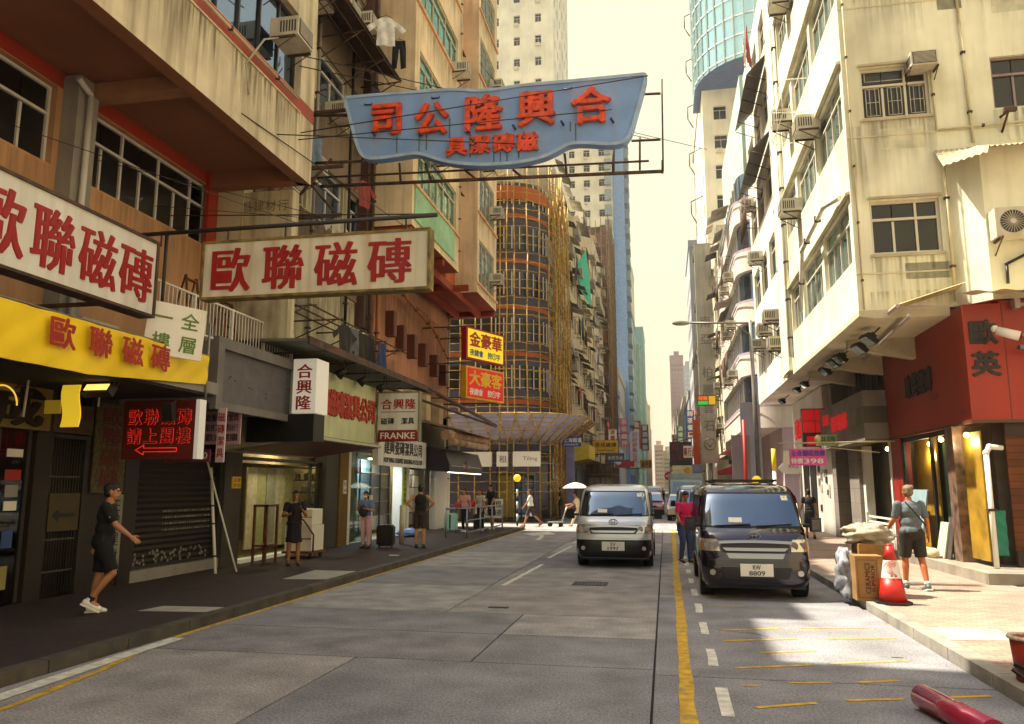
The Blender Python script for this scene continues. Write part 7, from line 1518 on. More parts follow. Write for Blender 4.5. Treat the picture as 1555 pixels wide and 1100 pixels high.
t = thing('truck', 'grey box truck with a wide windscreen standing behind the parked vans', 'truck', (1.2, 52, 0)); a = MB(); a.box(.2, 2.35, 51.5, 57, .9, 2.7); a.build('cargo_box', mat('truck_box', '8fa09c', .5), t); a = MB(); a.prism([(.3, 50.0, .5), (.3, 50.0, 1.3), (.3, 50.35, 2.25), (.3, 51.45, 2.3), (.3, 51.45, .5)], (1.9, 0, 0)); a.build('cab', mat('truck_cab', '9aa8a8', .4), t); a = MB(); a.quad((.4, 49.98, 1.35), (2.1, 49.98, 1.35), (2.05, 50.31, 2.15), (.45, 50.31, 2.15)); a.build('windscreen', WSG, t); a = MB(); a.box(.35, 2.15, 49.93, 49.99, .5, .8); a.build('bumper', PLAST, t)
for x in (.5, 1.9):
    for y in (50.8, 55.8): a = MB(); a.tube((x - .15, y, .42), (x + .2, y, .42), .42, n=18); a.build('wheel', TYRE, t)

# ================================================================ street furniture
t = thing('street_lamp', 'tall grey street lamp with one long level arm over the road', 'street lamp', (3.25, 29, .12)); a = MB(); a.tube((3.25, 29, .12), (3.25, 29, 1.2), .13, n=10).tube((3.25, 29, 1.2), (3.2, 29, 7.85), .09, .065, n=10); a.build('post', mat('lamp_grey', '7d7a78', .5, .3), t); a = MB(); a.tube((3.2, 29, 7.75), (.95, 29.0, 7.85), .04, .035, n=7).tube((3.2, 29, 7.3), (2.6, 29, 7.77), .025, n=5); a.build('arm', mat('lamp_grey', '7d7a78', .5, .3), t); a = MB(); a.ball((.75, 29, 7.84), (.34, .13, .09)); a.build('lamp_head', mat('lamp_head', 'a8a498', .4), t)
for x, y, z, l in ((3.0, 27.5, 2.06, 'amber beacon globe on a banded pole above the violet van roof'), (-6.6, 35.2, 2.25, 'amber beacon globe on a banded pole by the far side crossing')):
    t = thing('crossing_beacon', l, 'beacon', (x, y, .12)); a = MB(); a.ball((x, y, z), .16 if x > 0 else .17, n=18, k=12); a.build('globe', emit('amber_globe', 'e8b81c', .35), t); a = MB()
    for k in range(7): a.tube((x, y, .12 + k * .27), (x, y, .12 + (k + 1) * .27), .045, n=10, mi=k % 2)
    a.build('pole', [BLACK, WHITES], t)
t = thing('street_name_sign', 'blue and white street name plate on a lilac post by the corner', 'sign', (-5.9, 46, .1)); a = MB(); a.box(-5.95, -4.8, 46, 46.08, 4.2, 4.8); a.build('board', mat('street_blue', '2a4a9c', .5), t); a = MB(); a.row('上海街道', (-5.7, 45.99, 4.58), EXX, EZ, (.27, 0, 0), .24, .26, bold=(.03, .02)); a.text('SHANGHAI ST', (-5.4, 45.99, 4.32), EXX, EZ, .85, .1); a.build('lettering', WHITES, t); a = MB(); a.box(-5.7, -5.25, 46.1, 46.4, .1, 4.2); a.build('post', mat('lilac_post', '6e6e9c', .6), t)
t = thing('hanging_sign', 'bright yellow shop sign with dark characters hung over the shaded pavement', 'sign', (-6, 70, 4.9)); a = MB(); a.box(-6.2, -4.05, 70, 70.2, 4.85, 5.95); a.build('board', mat('yellow_far_sign', 'd8a818', .5), t); a = MB(); a.row('泰成磁磚', (-5.85, 69.99, 5.55), EXX, EZ, (.48, 0, 0), .42, .42, bold=(.03, .02)); a.box(-5.9, -4.4, 69.98, 69.99, 5.05, 5.1); a.build('lettering', mat('brown_letter', '5a3414', .6), t); a = MB(); a.tube((-7.3, 70.1, 5.9), (-4.1, 70.1, 5.98), .04); a.tube((-5.6, 70.1, .1), (-5.6, 70.1, 4.85), .04); a.build('bracket', DARKM, t)
t = thing('hanging_sign', 'blue shop sign with yellow characters below and behind the bright yellow one', 'sign', (-5.2, 78, 4)); a = MB(); a.box(-5.6, -3.9, 78, 78.2, 4.3, 5.1); a.build('board', mat('blue_far_sign', '2c5aa0', .5), t); a = MB(); a.row('金記五金', (-5.35, 77.99, 4.7), EXX, EZ, (.38, 0, 0), .34, .36, bold=(.02, .02)); a.build('lettering', YEL, t); a = MB(); a.tube((-7.3, 78.1, 5.0), (-3.9, 78.1, 5.12), .04); a.build('bracket', DARKM, t)
t = thing('hanging_sign', 'pale blue vertical sign with a column of reddish characters', 'sign', (-4.6, 100, 5)); a = MB(); a.box(-4.25, -3.1, 100, 100.2, 4.6, 8.8); a.build('board', mat('pale_blue_sign', 'a0acc8', .6), t); a = MB()
for i, ch in enumerate('利記傢俬公司'): a.text(ch, (-3.68, 99.99, 8.4 - i * .65), EXX, EZ, .6, .56, bold=(.03, .02))
a.build('lettering', mat('brick_letter', 'a04a44', .6), t); a = MB(); a.tube((-7, 100.1, 8.5), (-3.2, 100.1, 8.6), .05).tube((-7, 100.1, 5.2), (-3.2, 100.1, 5.2), .05); a.build('bracket', DARKM, t)
t = thing('hanging_sign', 'red and white sign with a round emblem under the pale blue one', 'sign', (-4.6, 85, 4)); a = MB(); a.box(-5.2, -3.2, 85, 85.15, 4.0, 4.6); a.build('board', mat('far_red_sign', 'a8201c', .5), t); a = MB(); a.ball((-4.9, 84.98, 4.6), (.35, .03, .4)); a.build('emblem', WHITES, t); a = MB(); a.tube((-7, 85.1, 4.3), (-3.3, 85.1, 4.3), .04); a.build('bracket', DARKM, t)
# a yellow triangular canopy and other small far signs
t = thing('shop_awning', 'yellow and white boxed awning on the stained walk up corner', 'awning', (-6, 58, 4)); a = MB(); a.prism([(-7.0, 57.3, 3.6), (-5.4, 57.3, 3.9), (-5.4, 57.3, 4.9), (-7.0, 57.3, 5.6)], (0, 5, 0)); a.build('cover', mat('yellow_awning', 'd0b438', .6), t)
t = thing('no_entry_sign', 'small round red no entry sign far down the street', 'traffic sign', (.3, 58, 0)); a = MB(); a.tube((.25, 60, .1), (.25, 60, 2.4), .03); a.build('post', GALV, t); a = MB(); a.tube((.25, 59.95, 2.65), (.25, 59.93, 2.65), .32, n=20); a.build('disc', mat('sign_red', 'b01418', .5), t); a = MB(); a.box(.03, .47, 59.915, 59.93, 2.6, 2.7); a.build('bar', WHITES, t)
t = thing('shop_awning', 'scarlet awning of the far shop under the cream stained block', 'awning', (4, 58, 3)); a = MB(); a.prism([(5.6, 57.5, 3.6), (4.0, 57.5, 3.1), (4.0, 57.5, 2.8), (5.6, 57.5, 2.8)], (0, 6, 0)); a.build('cover', mat('scarlet_awning', 'b81410', .6), t)
# railing on the kerb
t = thing('pedestrian_barrier', 'grey metal crowd barrier on the kerb in front of the pink suitcase group', 'barrier', (-6.6, 29, .12)); a = MB()
for i, y in enumerate((26.6, 28.6, 30.6, 32.6)): a.tube((-6.75, y, .12), (-6.75, y, 1.15), .03, n=7)
for z in (.3, .7, 1.12): a.tube((-6.75, 26.6, z), (-6.75, 32.6, z), .024, n=6)
a.tube((-6.75, 26.6, 1.12), (-7.5, 26.6, 1.12), .024, n=6).tube((-6.75, 26.6, .4), (-7.5, 26.6, .4), .024, n=6).tube((-7.5, 26.6, .12), (-7.5, 26.6, 1.15), .03, n=6); a.build('rails', mat('barrier_grey', '8a8890', .5, .3), t)
plate('notice_board', 'white placard with black print fixed to the crowd barrier', Face('F', 33.0), -7.4, .95, 1.2, .8, WHITES, [('地盤工程', 1), ('行人請繞道', 1)], BLACK)
# cone, boxes and wrap, tube, bucket trolley
t = thing('traffic_cone', 'red and white traffic cone with a red swirl on its band', 'traffic cone', (3.3, 13.0, .12)); cx0, cy0 = 3.3, 13.0
a = MB(); a.tube((cx0, cy0, .15), (cx0, cy0, .50), .205, .14, n=24).tube((cx0, cy0, .76), (cx0, cy0, .97), .095, .05, n=24).tube((cx0, cy0, .97), (cx0, cy0, 1.0), .05, .035, n=24); a.build('body', mat('cone_red', 'b81c14', .45, scale=4), t)
a = MB(); a.tube((cx0, cy0, .50), (cx0, cy0, .76), .142, .097, n=24, cap=False); bn = a.build('white_band', mat('cone_white', 'd8d2c8', .4), t); a = MB()
for rr in (.03, .055, .08, .105):
    pts = []
    for k in range(9):
        an = k / 8 * math.pi * 1.3 + rr * 9; dx = rr * math.cos(an); dz = rr * math.sin(an) * 1.0; z = .655 + dz * .9; r_ = .142 - .045 * (z - .5) / .26 + .002; pts.append((cx0 + dx, cy0 - math.sqrt(max(.0001, r_ * r_ - dx * dx)), z))
    a.path(pts, .005, 4)
for dx in (-.03, .03): a.box(cx0 + dx - .014, cx0 + dx + .014, cy0 - .142, cy0 - .138, .525, .55)
a.build('swirl_mark', mat('cone_red', 'b81c14', .45), t); a = MB(); a.prism([(cx0 + .27 * math.cos(k * math.pi / 4 + .4), cy0 + .27 * math.sin(k * math.pi / 4 + .4), .125) for k in range(8)], (0, 0, .035)); a.build('base', BLACK, t)
CARD = mat('cardboard', '8f6a3c', .85, scale=5, var=.15)
t = thing('cardboard_box', 'upright brown cardboard box printed with black words beside the cone', 'box', (3.0, 13.3, .12)); a = MB(); a.box(2.83, 3.24, 13.15, 13.55, .13, .80); a.build('carton', CARD, t); a = MB(); a.text('CERAMICS', (3.0, 13.148, .47), (0, 0, 1), (-1, 0, 0), .46, .075, bold=(.003, 0)); a.text('SUPERIOR', (3.08, 13.148, .47), (0, 0, 1), (-1, 0, 0), .4, .055, bold=(.004, 0)); a.path([(2.86, 13.149, .74), (3.13, 13.149, .74), (3.13, 13.149, .18), (2.86, 13.149, .18), (2.86, 13.149, .74)], .003, 4); a.build('printing', mat('box_print', '3c2a18', .8), t); a = MB(); a.box(3.14, 3.16, 13.146, 13.15, .13, .8); a.build('tape', mat('tape_brown', '7a5830', .5), t)
t = thing('cardboard_box', 'second cardboard box standing right behind the printed one', 'box', (3.25, 13.8, .12)); a = MB(); a.box(3.0, 3.5, 13.6, 14.1, .13, .95); a.build('carton', CARD, t)
WRAP = mat('plastic_wrap', 'a29a86', .3, var=.25, scale=9, bump=.6)
def lumpy(c, r, seed, n=26, k=18, amp=.18):
    r_ = random.Random(seed); ph = [r_.uniform(0, 6.3) for _ in range(6)]; m = MB(); vs = []; fs = []
    for j in range(k + 1):
        th = math.pi * j / k
        for i in range(n):
            an = 2 * math.pi * i / n; q = 1 + amp * (math.sin(3 * an + ph[0] + 4 * th) * .5 + math.sin(7 * an + ph[1] - 5 * th) * .3 + math.sin(11 * th + ph[2] + 2 * an) * .35) * math.sin(th); x_ = math.sin(th) * math.cos(an); y_ = math.sin(th) * math.sin(an)
            sq = (abs(x_) ** 2.6 + abs(y_) ** 2.6) ** (1 / 2.6) or 1; vs.append((c[0] + r[0] * q * x_ * (1 if sq == 0 else min(1.15, math.hypot(x_, y_) / sq)), c[1] + r[1] * q * y_ * min(1.15, math.hypot(x_, y_) / sq), c[2] + r[2] * q * math.cos(th)))
    for j in range(k):
        for i in range(n): fs.append((j * n + i, j * n + (i + 1) % n, (j + 1) * n + (i + 1) % n, (j + 1) * n + i))
    return m.add(vs, fs, 0, True)
t = thing('wrapped_bundle', 'bundle wrapped in clear plastic lying on top of the cardboard boxes', 'bundle', (3.2, 13.9, .95)); lumpy((3.22, 13.95, 1.08), (.36, .28, .19), 3, 40, 26, .3).build('plastic_cover', WRAP, t)
t = thing('wrapped_bundle', 'crumpled grey plastic sack slumped against the cardboard boxes at the kerb', 'bundle', (2.78, 13.7, .12)); lumpy((2.80, 13.75, .48), (.14, .28, .40), 5, 36, 26, .34).build('plastic_cover', mat('grey_wrap', '9a9ca4', .35, var=.3, scale=9, bump=.6), t)
t = thing('paper_tube', 'shiny pink red roll lying on the road at the bottom of the picture', 'roll', (2.3, 7.6, .11)); a = MB(); a.tube((2.08, 7.5, .10), (2.26, 6.5, .10), .10, n=24); a.build('roll', mat('magenta_foil', 'b02448', .25, .2, var=.15, coat=.6), t); a = MB(); d_ = (Vector((2.08, 7.5, .10)) - Vector((2.26, 6.5, .10))).normalized(); a.tube(Vector((2.08, 7.5, .10)), Vector((2.08, 7.5, .10)) + d_ * .004, .085, n=20); a.build('end_cap', mat('pink_end', 'c88a9a', .6), t)
t = thing('bucket_trolley', 'red bucket with a cream rim on a black folding trolley at the corner', 'trolley', (3.2, 7.9, .1)); a = MB(); a.tube((3.20, 8.1, .14), (3.20, 8.1, .5), .15, .18, n=24); a.build('bucket', mat('bucket_red', '9a2c1c', .5), t); a = MB(); a.path([(3.20 + .185 * math.cos(k / 20 * 2 * math.pi), 8.1 + .185 * math.sin(k / 20 * 2 * math.pi), .51) for k in range(21)], .018, 6); a.build('rim', mat('bucket_rim', 'd0c4b0', .5), t); a = MB(); a.box(3.15, 3.55, 7.75, 8.3, .1, .135).tube((2.98, 7.95, .3), (3.4, 7.5, .12), .02).tube((2.95, 7.7, .14), (3.3, 7.6, .32), .02).tube((2.92, 7.85, .28), (3.1, 7.8, .14), .018); a.build('trolley_frame', BLACK, t)
for x, y in ((3.2, 7.75), (3.5, 7.75), (3.2, 8.25)): a = MB(); a.tube((x - .02, y, .175), (x + .02, y, .175), .05, n=14); a.build('wheel', TYRE, t)
t = thing('litter', 'scrap of red tape lying on the sunlit road by the kerb', 'litter', (2.4, 9.9, 0)); a = MB(); a.box(2.38, 2.50, 9.6, 9.612, .002, .006); a.build('tape_scrap', mat('tape_red', 'a82018', .5), t)
t = thing('litter', 'small white paper scrap on the dark pavement near the standing man', 'litter', (-6.9, 19.5, .12)); a = MB(); a.box(-7.0, -6.75, 19.5, 19.6, .122, .13); a.build('paper_scrap', WHITES, t)
# goods outside the tile shop
for k, (x, y, z, sx, sy, sz, l) in enumerate(((-8.9, 18.6, .3, .7, .7, .62, 'lower white carton on the hand cart outside the tile shop'), (-8.9, 18.65, .93, .6, .6, .38, 'upper white carton on the hand cart outside the tile shop'))):
    t = thing('carton', l, 'box', (x, y, z)); a = MB(); a.box(x - sx / 2, x + sx / 2, y - sy / 2, y + sy / 2, z, z + sz); a.build('carton', WHITES, t); a = MB(); a.box(x - sx / 2, x + sx / 2, y - sy / 2 - .003, y - sy / 2, z + sz * .45, z + sz * .5); a.build('tape', mat('tape_brown', '7a5830', .5), t)
t = thing('hand_cart', 'low hand cart with a bent dark handle carrying the white cartons', 'cart', (-8.9, 18.6, .12)); a = MB(); a.box(-9.3, -8.5, 18.2, 19.0, .24, .29); a.build('deck', WOODB, t); a = MB(); a.path([(-8.5, 18.25, .28), (-8.45, 18.15, .7), (-8.7, 18.1, 1.05), (-8.95, 18.15, 1.1)], .02, 6); a.build('handle', mat('handle_maroon', '4a1c18', .5), t)
for x in (-9.2, -8.6):
    for y in (18.3, 18.9): a = MB(); a.tube((x - .02, y, .18), (x + .02, y, .18), .06, n=12); a.build('wheel', TYRE, t)
t = thing('wooden_rack', 'narrow brown wooden rack beside the grey pier of the tile shop', 'rack', (-9.2, 17, .12)); a = MB()
for y in (16.75, 17.25):
    for x in (-9.3, -9.0): a.box(x, x + .05, y, y + .05, .12, 1.45)
for z in (.5, 1.4): a.box(-9.3, -8.95, 16.75, 17.3, z, z + .05)
a.build('rack_frame', WOODB, t)
def suitcase(label, x, y, c, w_=.42, h_=.6, d_=.26, bands=False):
    t = thing('suitcase', label, 'suitcase', (x, y, .12)); a = MB(); bm = bmesh.new(); bmesh.ops.create_cube(bm, size=1); bmesh.ops.scale(bm, vec=(w_, d_, h_), verts=bm.verts); bmesh.ops.bevel(bm, geom=bm.edges[:], offset=.05, segments=3, affect='EDGES'); me = bpy.data.meshes.new('shell'); bm.to_mesh(me); bm.free(); me.materials.append(mat('sc' + c, c, .4)); inst('shell', me, t, (0, 0, h_ / 2 + .05))
    a = MB(); a.tube((x - .1, y + d_ / 2 - .03, .12 + h_), (x - .1, y + d_ / 2 - .03, .12 + h_ + .35), .01).tube((x + .1, y + d_ / 2 - .03, .12 + h_), (x + .1, y + d_ / 2 - .03, .12 + h_ + .35), .01).tube((x - .11, y + d_ / 2 - .03, .12 + h_ + .35), (x + .11, y + d_ / 2 - .03, .12 + h_ + .35), .015); a.build('handle', GALV, t)
    if bands: a = MB(); a.box(x - .03, x + .03, y - d_ / 2 - .006, y - d_ / 2, .18, .12 + h_); a.build('band', BLACK, t)
    for s in (-1, 1): a = MB(); a.tube((x + s * w_ * .38 - .015, y, .15), (x + s * w_ * .38 + .015, y, .15), .03, n=10); a.build('wheel', TYRE, t)
suitcase('mint green suitcase with a black strap beside the woman in pink', -8.2, 29.8, '9cc4b0', .5, .68, .3, True); suitcase('black suitcase beside the woman in pale pink trousers', -8.0, 22.0, '141216', .5, .6, .3); suitcase('small dark suitcase standing behind the crowd barrier', -7.5, 31.5, '2a2024')
t = thing('plastic_bag', 'blue and white plastic bag lying at the foot of the white pier', 'bag', (-9.0, 26.6, .12)); lumpy((-9.0, 27.0, .25), (.35, .45, .16), 9).build('bag', mat('bag_blue', '5a7ab0', .4, var=.3, scale=6), t)
for x, l in ((-9.05, 'white roll standing upright behind the masked woman'), (-8.0, 'second white roll standing upright past the black suitcase')):
    t = thing('standing_roll', l, 'roll', (x, 23.4, .12)); a = MB(); a.tube((x, 23.4, .12), (x, 23.4, 1.6 if x < -9 else 1.3), .08, n=10); a.build('roll', mat('roll_cream', 'c9bfa0', .6), t)

# more signs over the far street, each on its own bracket
rs = random.Random(21)
FS = (('red', 'a81c18'), ('white', 'd8d4c8'), ('green', '2c7a4c'), ('yellow', 'd0a820'), ('blue', '2c4c98'), ('orange', 'c85a1c'), ('maroon', '5c1c24'), ('pink', 'c86a8c'))
for k, (sd, y, z, h_, w_) in enumerate(((-1, 88, 7.0, 2.4, .9), (-1, 96, 4.6, .9, 2.0), (-1, 112, 9.5, 4.0, 1.1), (-1, 124, 5.2, 1.2, 2.4), (-1, 138, 8.0, 3.2, 1.2), (-1, 156, 12.0, 5.5, 1.6), (-1, 182, 7.0, 2.0, 3.2), (-1, 214, 15, 7.0, 2.0), (1, 82, 5.4, 1.2, 1.6), (1, 92, 9.0, 3.2, 1.0), (1, 124, 6.0, 1.6, 2.2), (1, 142, 10.5, 4.2, 1.3), (1, 165, 6.0, 2.2, 2.6), (1, 195, 12, 5.0, 1.6))):
    cn, cc = FS[(k * 3 + 1) % 8]; x1 = -6.6 if sd < 0 else 4.0; x0 = x1 + (w_ + .5) * (1 if sd < 0 else -1); xa, xb = min(x0, x0 - sd * 0 - (w_ if sd < 0 else -w_)), max(x0, x0 - (w_ if sd < 0 else -w_))
    t = thing('hanging_sign', 'small far %s sign, number %s along the %s pavement' % (cn, ('one', 'two', 'three', 'four', 'five', 'six', 'seven', 'eight')[k % 8], 'shaded' if sd < 0 else 'sunny'), 'sign', ((xa + xb) / 2, y, z), 'small signs over the far street')
    a = MB(); a.box(xa, xb, y, y + .2, z - h_ / 2, z + h_ / 2); a.build('board', mat('fs' + cc, cc, .5), t); a = MB(); n_ = 4
    for i in range(n_):
        ch = '酒樓藥行金飾茶餐廳押當'[(k * 3 + i) % 11]
        if h_ > w_: a.text(ch, ((xa + xb) / 2, y - .01, z + h_ * (.375 - .25 * i)), EXX, EZ, min(w_, h_ / 4) * .8, h_ / 4 * .8, bold=(.03, .02))
        else: a.text(ch, (xa + w_ * (.125 + .25 * i), y - .01, z), EXX, EZ, w_ / 4 * .85, h_ * .7, bold=(.03, .02))
    a.build('lettering', WHITES if cn not in ('white', 'yellow') else REDL, t); a = MB(); a.tube((x1 + sd * 1.0, y + .1, z + h_ * .3), (x0, y + .1, z + h_ * .3), .05, n=5); a.build('bracket', DARKM, t)
# ================================================================ people
from mathutils import noise
def fused(mb, vox, smooth=3, wr=0., ws=9.):
    me = mb.mesh('tmp', []); o = bpy.data.objects.new('tmp', me); COL.objects.link(o)
    m = o.modifiers.new('r', 'REMESH'); m.mode = 'VOXEL'; m.voxel_size = vox; m.use_smooth_shade = True
    if smooth: s = o.modifiers.new('s', 'SMOOTH'); s.iterations = smooth; s.factor = .5
    out = bpy.data.meshes.new_from_object(o.evaluated_get(bpy.context.evaluated_depsgraph_get())); bpy.data.objects.remove(o); bpy.data.meshes.remove(me)
    if wr:
        for v, nrm in zip(out.vertices, [x.vector.copy() for x in out.vertex_normals]):
            v.co += nrm * (noise.noise(Vector((v.co.x * ws, v.co.y * ws, v.co.z * ws * .55))) * wr + abs(noise.noise(Vector((v.co.x * ws * 2.3, v.co.y * ws * 2.3, v.co.z * ws)))) * wr * .6)
    for p in out.polygons: p.use_smooth = True
    return out
def person(label, x, y, z, rz, H=1.7, lean=0., legs=((8, 5), (-6, 12)), arms=((10, 8, 20), (-8, 8, 15)), skin='a9724c', hair='1c1410', top='141316', bottom='17161a', shoe='d8d4cc', blen='shorts', sleeve=.5, girth=1., longhair=False, headturn=0., head_pitch=0., hairstyle='short', vox=.009, slim=1., group=None, armv=None, bag=None, mask=False, prints=None, sock=None, tuck=True):
    """forward is local +y; legs (thigh pitch, knee bend); arms (shoulder pitch, outward, elbow bend); armv overrides with direction vectors"""
    t = thing('person', label, 'person', (x, y, z), group, rz); SK = mat('skin_' + skin, skin, .55, var=.06, scale=8)
    k = H / 1.7; V = Vector; th, sh_ = .42 * k, .42 * k
    def ob(n_, me, m, par=None):
        for i in range(len(me.materials)): pass
        me.materials.clear(); me.materials.append(m); o = bpy.data.objects.new(n_, me); COL.objects.link(o); o.parent = par or t; return o
    J = {}; low = 9
    for s, (a1, kb) in zip((-1, 1), legs):
        a_ = R(a1); b_ = R(a1 - kb); hip = V((s * .092 * k, 0, 0)); kn = hip + V((s * .012, math.sin(a_) * th, -math.cos(a_) * th)); an = kn + V((s * .005, math.sin(b_) * sh_, -math.cos(b_) * sh_)); J[s] = [hip, kn, an, b_]; low = min(low, an.z - (0.085 * k if b_ > -.5 else .13 * k))
    up = V((0, 0, -low))
    for s in (-1, 1): J[s][:3] = [p + up for p in J[s][:3]]
    pel = up + V((0, 0, .02)); la = R(lean); sp = V((0, math.sin(la), math.cos(la))); fwd = V((0, math.cos(la), -math.sin(la)))
    wst = pel + sp * .17 * k; chs = pel + sp * .36 * k; nck = pel + sp * .53 * k; g = girth
    hd = nck + V((0, math.sin(la) * .1 + .02, .155 * k)); RH = Matrix.Rotation(R(headturn), 3, 'Z') @ Matrix.Rotation(R(head_pitch), 3, 'X')
    A = {}
    for i, s in enumerate((-1, 1)):
        shd = pel + sp * .475 * k + V((s * .175 * k * (.5 + .5 * g) * slim, 0, 0))
        if armv and armv[i]:
            u_, f_ = [V(q).normalized() for q in armv[i]]
        else:
            a1, o1, e1 = arms[i]; u_ = V((s * math.sin(R(o1)), math.sin(R(a1)) * math.cos(R(o1)), -math.cos(R(a1)) * math.cos(R(o1)))); f_ = V((s * math.sin(R(o1 * .6)), math.sin(R(a1 + e1)), -math.cos(R(a1 + e1)))).normalized()
        el = shd + u_ * .28 * k; wr_ = el + f_ * .25 * k; A[s] = (shd, el, wr_, f_)
    b = MB()
    b.ball(pel + V((0, -.01, 0)), (.155 * k * g, .115 * k * g, .13 * k)); b.ball(wst, (.135 * k * g * slim, .10 * k * g, .15 * k)); b.ball(chs, (.155 * k * slim * (.7 + .3 * g), .108 * k * g, .18 * k)); b.ball(chs + sp * .09 * k, (.165 * k * slim, .09 * k, .09 * k))
    b.tube(nck - sp * .08, nck + V((0, .012, .07 * k)), .062 * k, .052 * k, n=12)
    # head: skull, jaw, nose, ears, brow
    for c, r_ in (((0, -.005, .02), (.076, .095, .10)), ((0, .028, -.045), (.056, .062, .065)), ((0, .055, -.085), (.030, .028, .024)), ((0, .098, -.022), (.014, .017, .024)), ((0, .088, -.062), (.024, .012, .011)), ((.077, -.004, -.012), (.010, .022, .032)), ((-.077, -.004, -.012), (.010, .022, .032)), ((0, .076, .024), (.055, .02, .012))):
        b.ball(hd + RH @ (V(c) * k), tuple(q * k for q in r_), rot=RH)
    for s in (-1, 1):
        hip, kn, an, b_ = J[s]; b.tube(hip + V((0, 0, .02)), kn, .085 * k * g, .056 * k, n=12); b.ball(kn, .057 * k); cf = kn.lerp(an, .3) + V((0, -.012, 0)); b.tube(kn, cf, .053 * k, .056 * k, n=12); b.ball(cf, .056 * k); b.tube(cf, an, .056 * k, .037 * k, n=12)
        fr = V((0, math.cos(b_ * .7), math.sin(b_ * .7))); b.ball(an, .04 * k); b.tube(an + V((0, 0, -.03)), an + fr * .12 * k + V((0, 0, -.045)), .042 * k, .032 * k, n=10)
        shd, el, wr_, f_ = A[s]; b.ball(shd, .056 * k * (.6 + .4 * g)); b.tube(shd, el, .050 * k, .040 * k, n=12); b.ball(el, .040 * k); b.tube(el, el.lerp(wr_, .3), .040 * k, .041 * k, n=12); b.tube(el.lerp(wr_, .3), wr_, .041 * k, .026 * k, n=12)
        # hand: palm, four unequal curled fingers, thumb from the side of the palm
        side = V((0, 1, 0)) - f_ * f_.y; side = side.normalized() if side.length > .2 else V((0, 0, 1)); nrm_ = f_.cross(side) * s; pc = wr_ + f_ * .05 * k
        rot = Matrix((side, nrm_, f_)).transposed(); b.ball(pc, (.037 * k, .016 * k, .05 * k), rot=rot); b.ball(wr_, .026 * k)
        for q, (o_, L) in enumerate(((.027, .070), (.009, .078), (-.009, .072), (-.026, .056))):
            r0 = pc + f_ * .035 * k + side * o_ * k; r1 = r0 + (f_ + nrm_ * -.25).normalized() * L * .5 * k; r2 = r1 + (f_ * .75 + nrm_ * -.75).normalized() * L * .5 * k; b.tube(r0, r1, .0098 * k, .009 * k, n=6).ball(r1, .0092 * k, n=6, k=5).tube(r1, r2, .009 * k, .007 * k, n=6).ball(r2, .0075 * k, n=6, k=5)
        r0 = wr_ + f_ * .03 * k + side * .028 * k; r1 = r0 + (side * .7 + f_ * .7).normalized() * .035 * k; r2 = r1 + (f_ + side * .2 - nrm_ * .3).normalized() * .03 * k; b.tube(r0, r1, .012 * k, .010 * k, n=6).ball(r1, .0105 * k, n=6, k=5).tube(r1, r2, .010 * k, .008 * k, n=6).ball(r2, .0085 * k, n=6, k=5)
    bo = ob('body', fused(b, vox * .75, 2), SK)
    e = MB()
    for s in (-1, 1): e.ball(hd + RH @ (V((s * .03, .083, .006)) * k), .0085 * k, n=8, k=6)
    ob('eyes', e.mesh('eyes', []), BLACK); e = MB(); e.ball(hd + RH @ (V((0, .092, -.062)) * k), (.02 * k, .009 * k, .005 * k), n=8, k=5)
    if not mask: ob('mouth', e.mesh('mouth', []), mat('lip', '7a3c34', .5))
    # hair
    h = MB(); h.ball(hd + RH @ (V((0, -.016, .04)) * k), (.083 * k, .098 * k, .09 * k), rot=RH); h.ball(hd + RH @ (V((0, -.045, -.005)) * k), (.076 * k, .065 * k, .075 * k), rot=RH); h.ball(hd + RH @ (V((0, .045, .075)) * k), (.06 * k, .045 * k, .035 * k), rot=RH)
    if longhair: h.tube(hd + RH @ (V((0, -.06, 0)) * k), hd + RH @ (V((0, -.09, -.24)) * k), .07 * k, .05 * k, n=12); h.ball(hd + RH @ (V((0, -.09, -.24)) * k), .052 * k)
    if hairstyle == 'bun': h.ball(hd + RH @ (V((0, -.11, .04)) * k), .045 * k)
    ob('hair', fused(h, .010, 2, .008, 26), mat('hair_' + hair, hair, .7, var=.2, scale=20))
    if mask: h = MB(); h.ball(hd + RH @ (V((0, .058, -.048)) * k), (.06 * k, .056 * k, .05 * k), rot=RH); ob('face_mask', fused(h, .008, 2), WHITES)
    # top
    c = MB(); th_ = .016 * k
    c.ball(wst, (.135 * k * g * slim + th_ * 1.5, .10 * k * g + th_, .17 * k)); c.ball(chs, (.155 * k * slim * (.7 + .3 * g) + th_, .108 * k * g + th_, .19 * k)); c.ball(chs + sp * .09 * k, (.165 * k * slim + th_, .09 * k + th_, .085 * k)); c.ball(pel + sp * (.03 if not tuck else .09) * k, (.152 * k * g + th_, .118 * k * g + th_, .13 * k))
    c.v = [p for p in c.v]
    for s in (-1, 1):
        shd, el, wr_, f_ = A[s]
        if sleeve > 0: c.ball(shd, .070 * k); e1 = shd.lerp(el, min(1, sleeve * 1.5)); c.tube(shd, e1, .066 * k, .058 * k, n=14)
        if sleeve > .75: c.tube(el, el.lerp(wr_, (sleeve - .75) * 4 * .9), .054 * k, .04 * k, n=12).ball(el, .054 * k)
    to = ob('shirt' if sleeve else 'vest', fused(c, .011, 3, .010, 10), mat('garment_' + top, top, .85, var=.08, scale=6))
    if prints: m = MB(); m.ball(A[1][0].lerp(A[1][1], .55) + V((.058, .0, 0)) * k, (.006, .022, .022)); ob('sleeve_print', m.mesh('p', []), WHITES)
    # bottom
    d = MB(); d.ball(pel + V((0, -.01, 0)), (.155 * k * g + th_, .115 * k * g + th_, .135 * k))
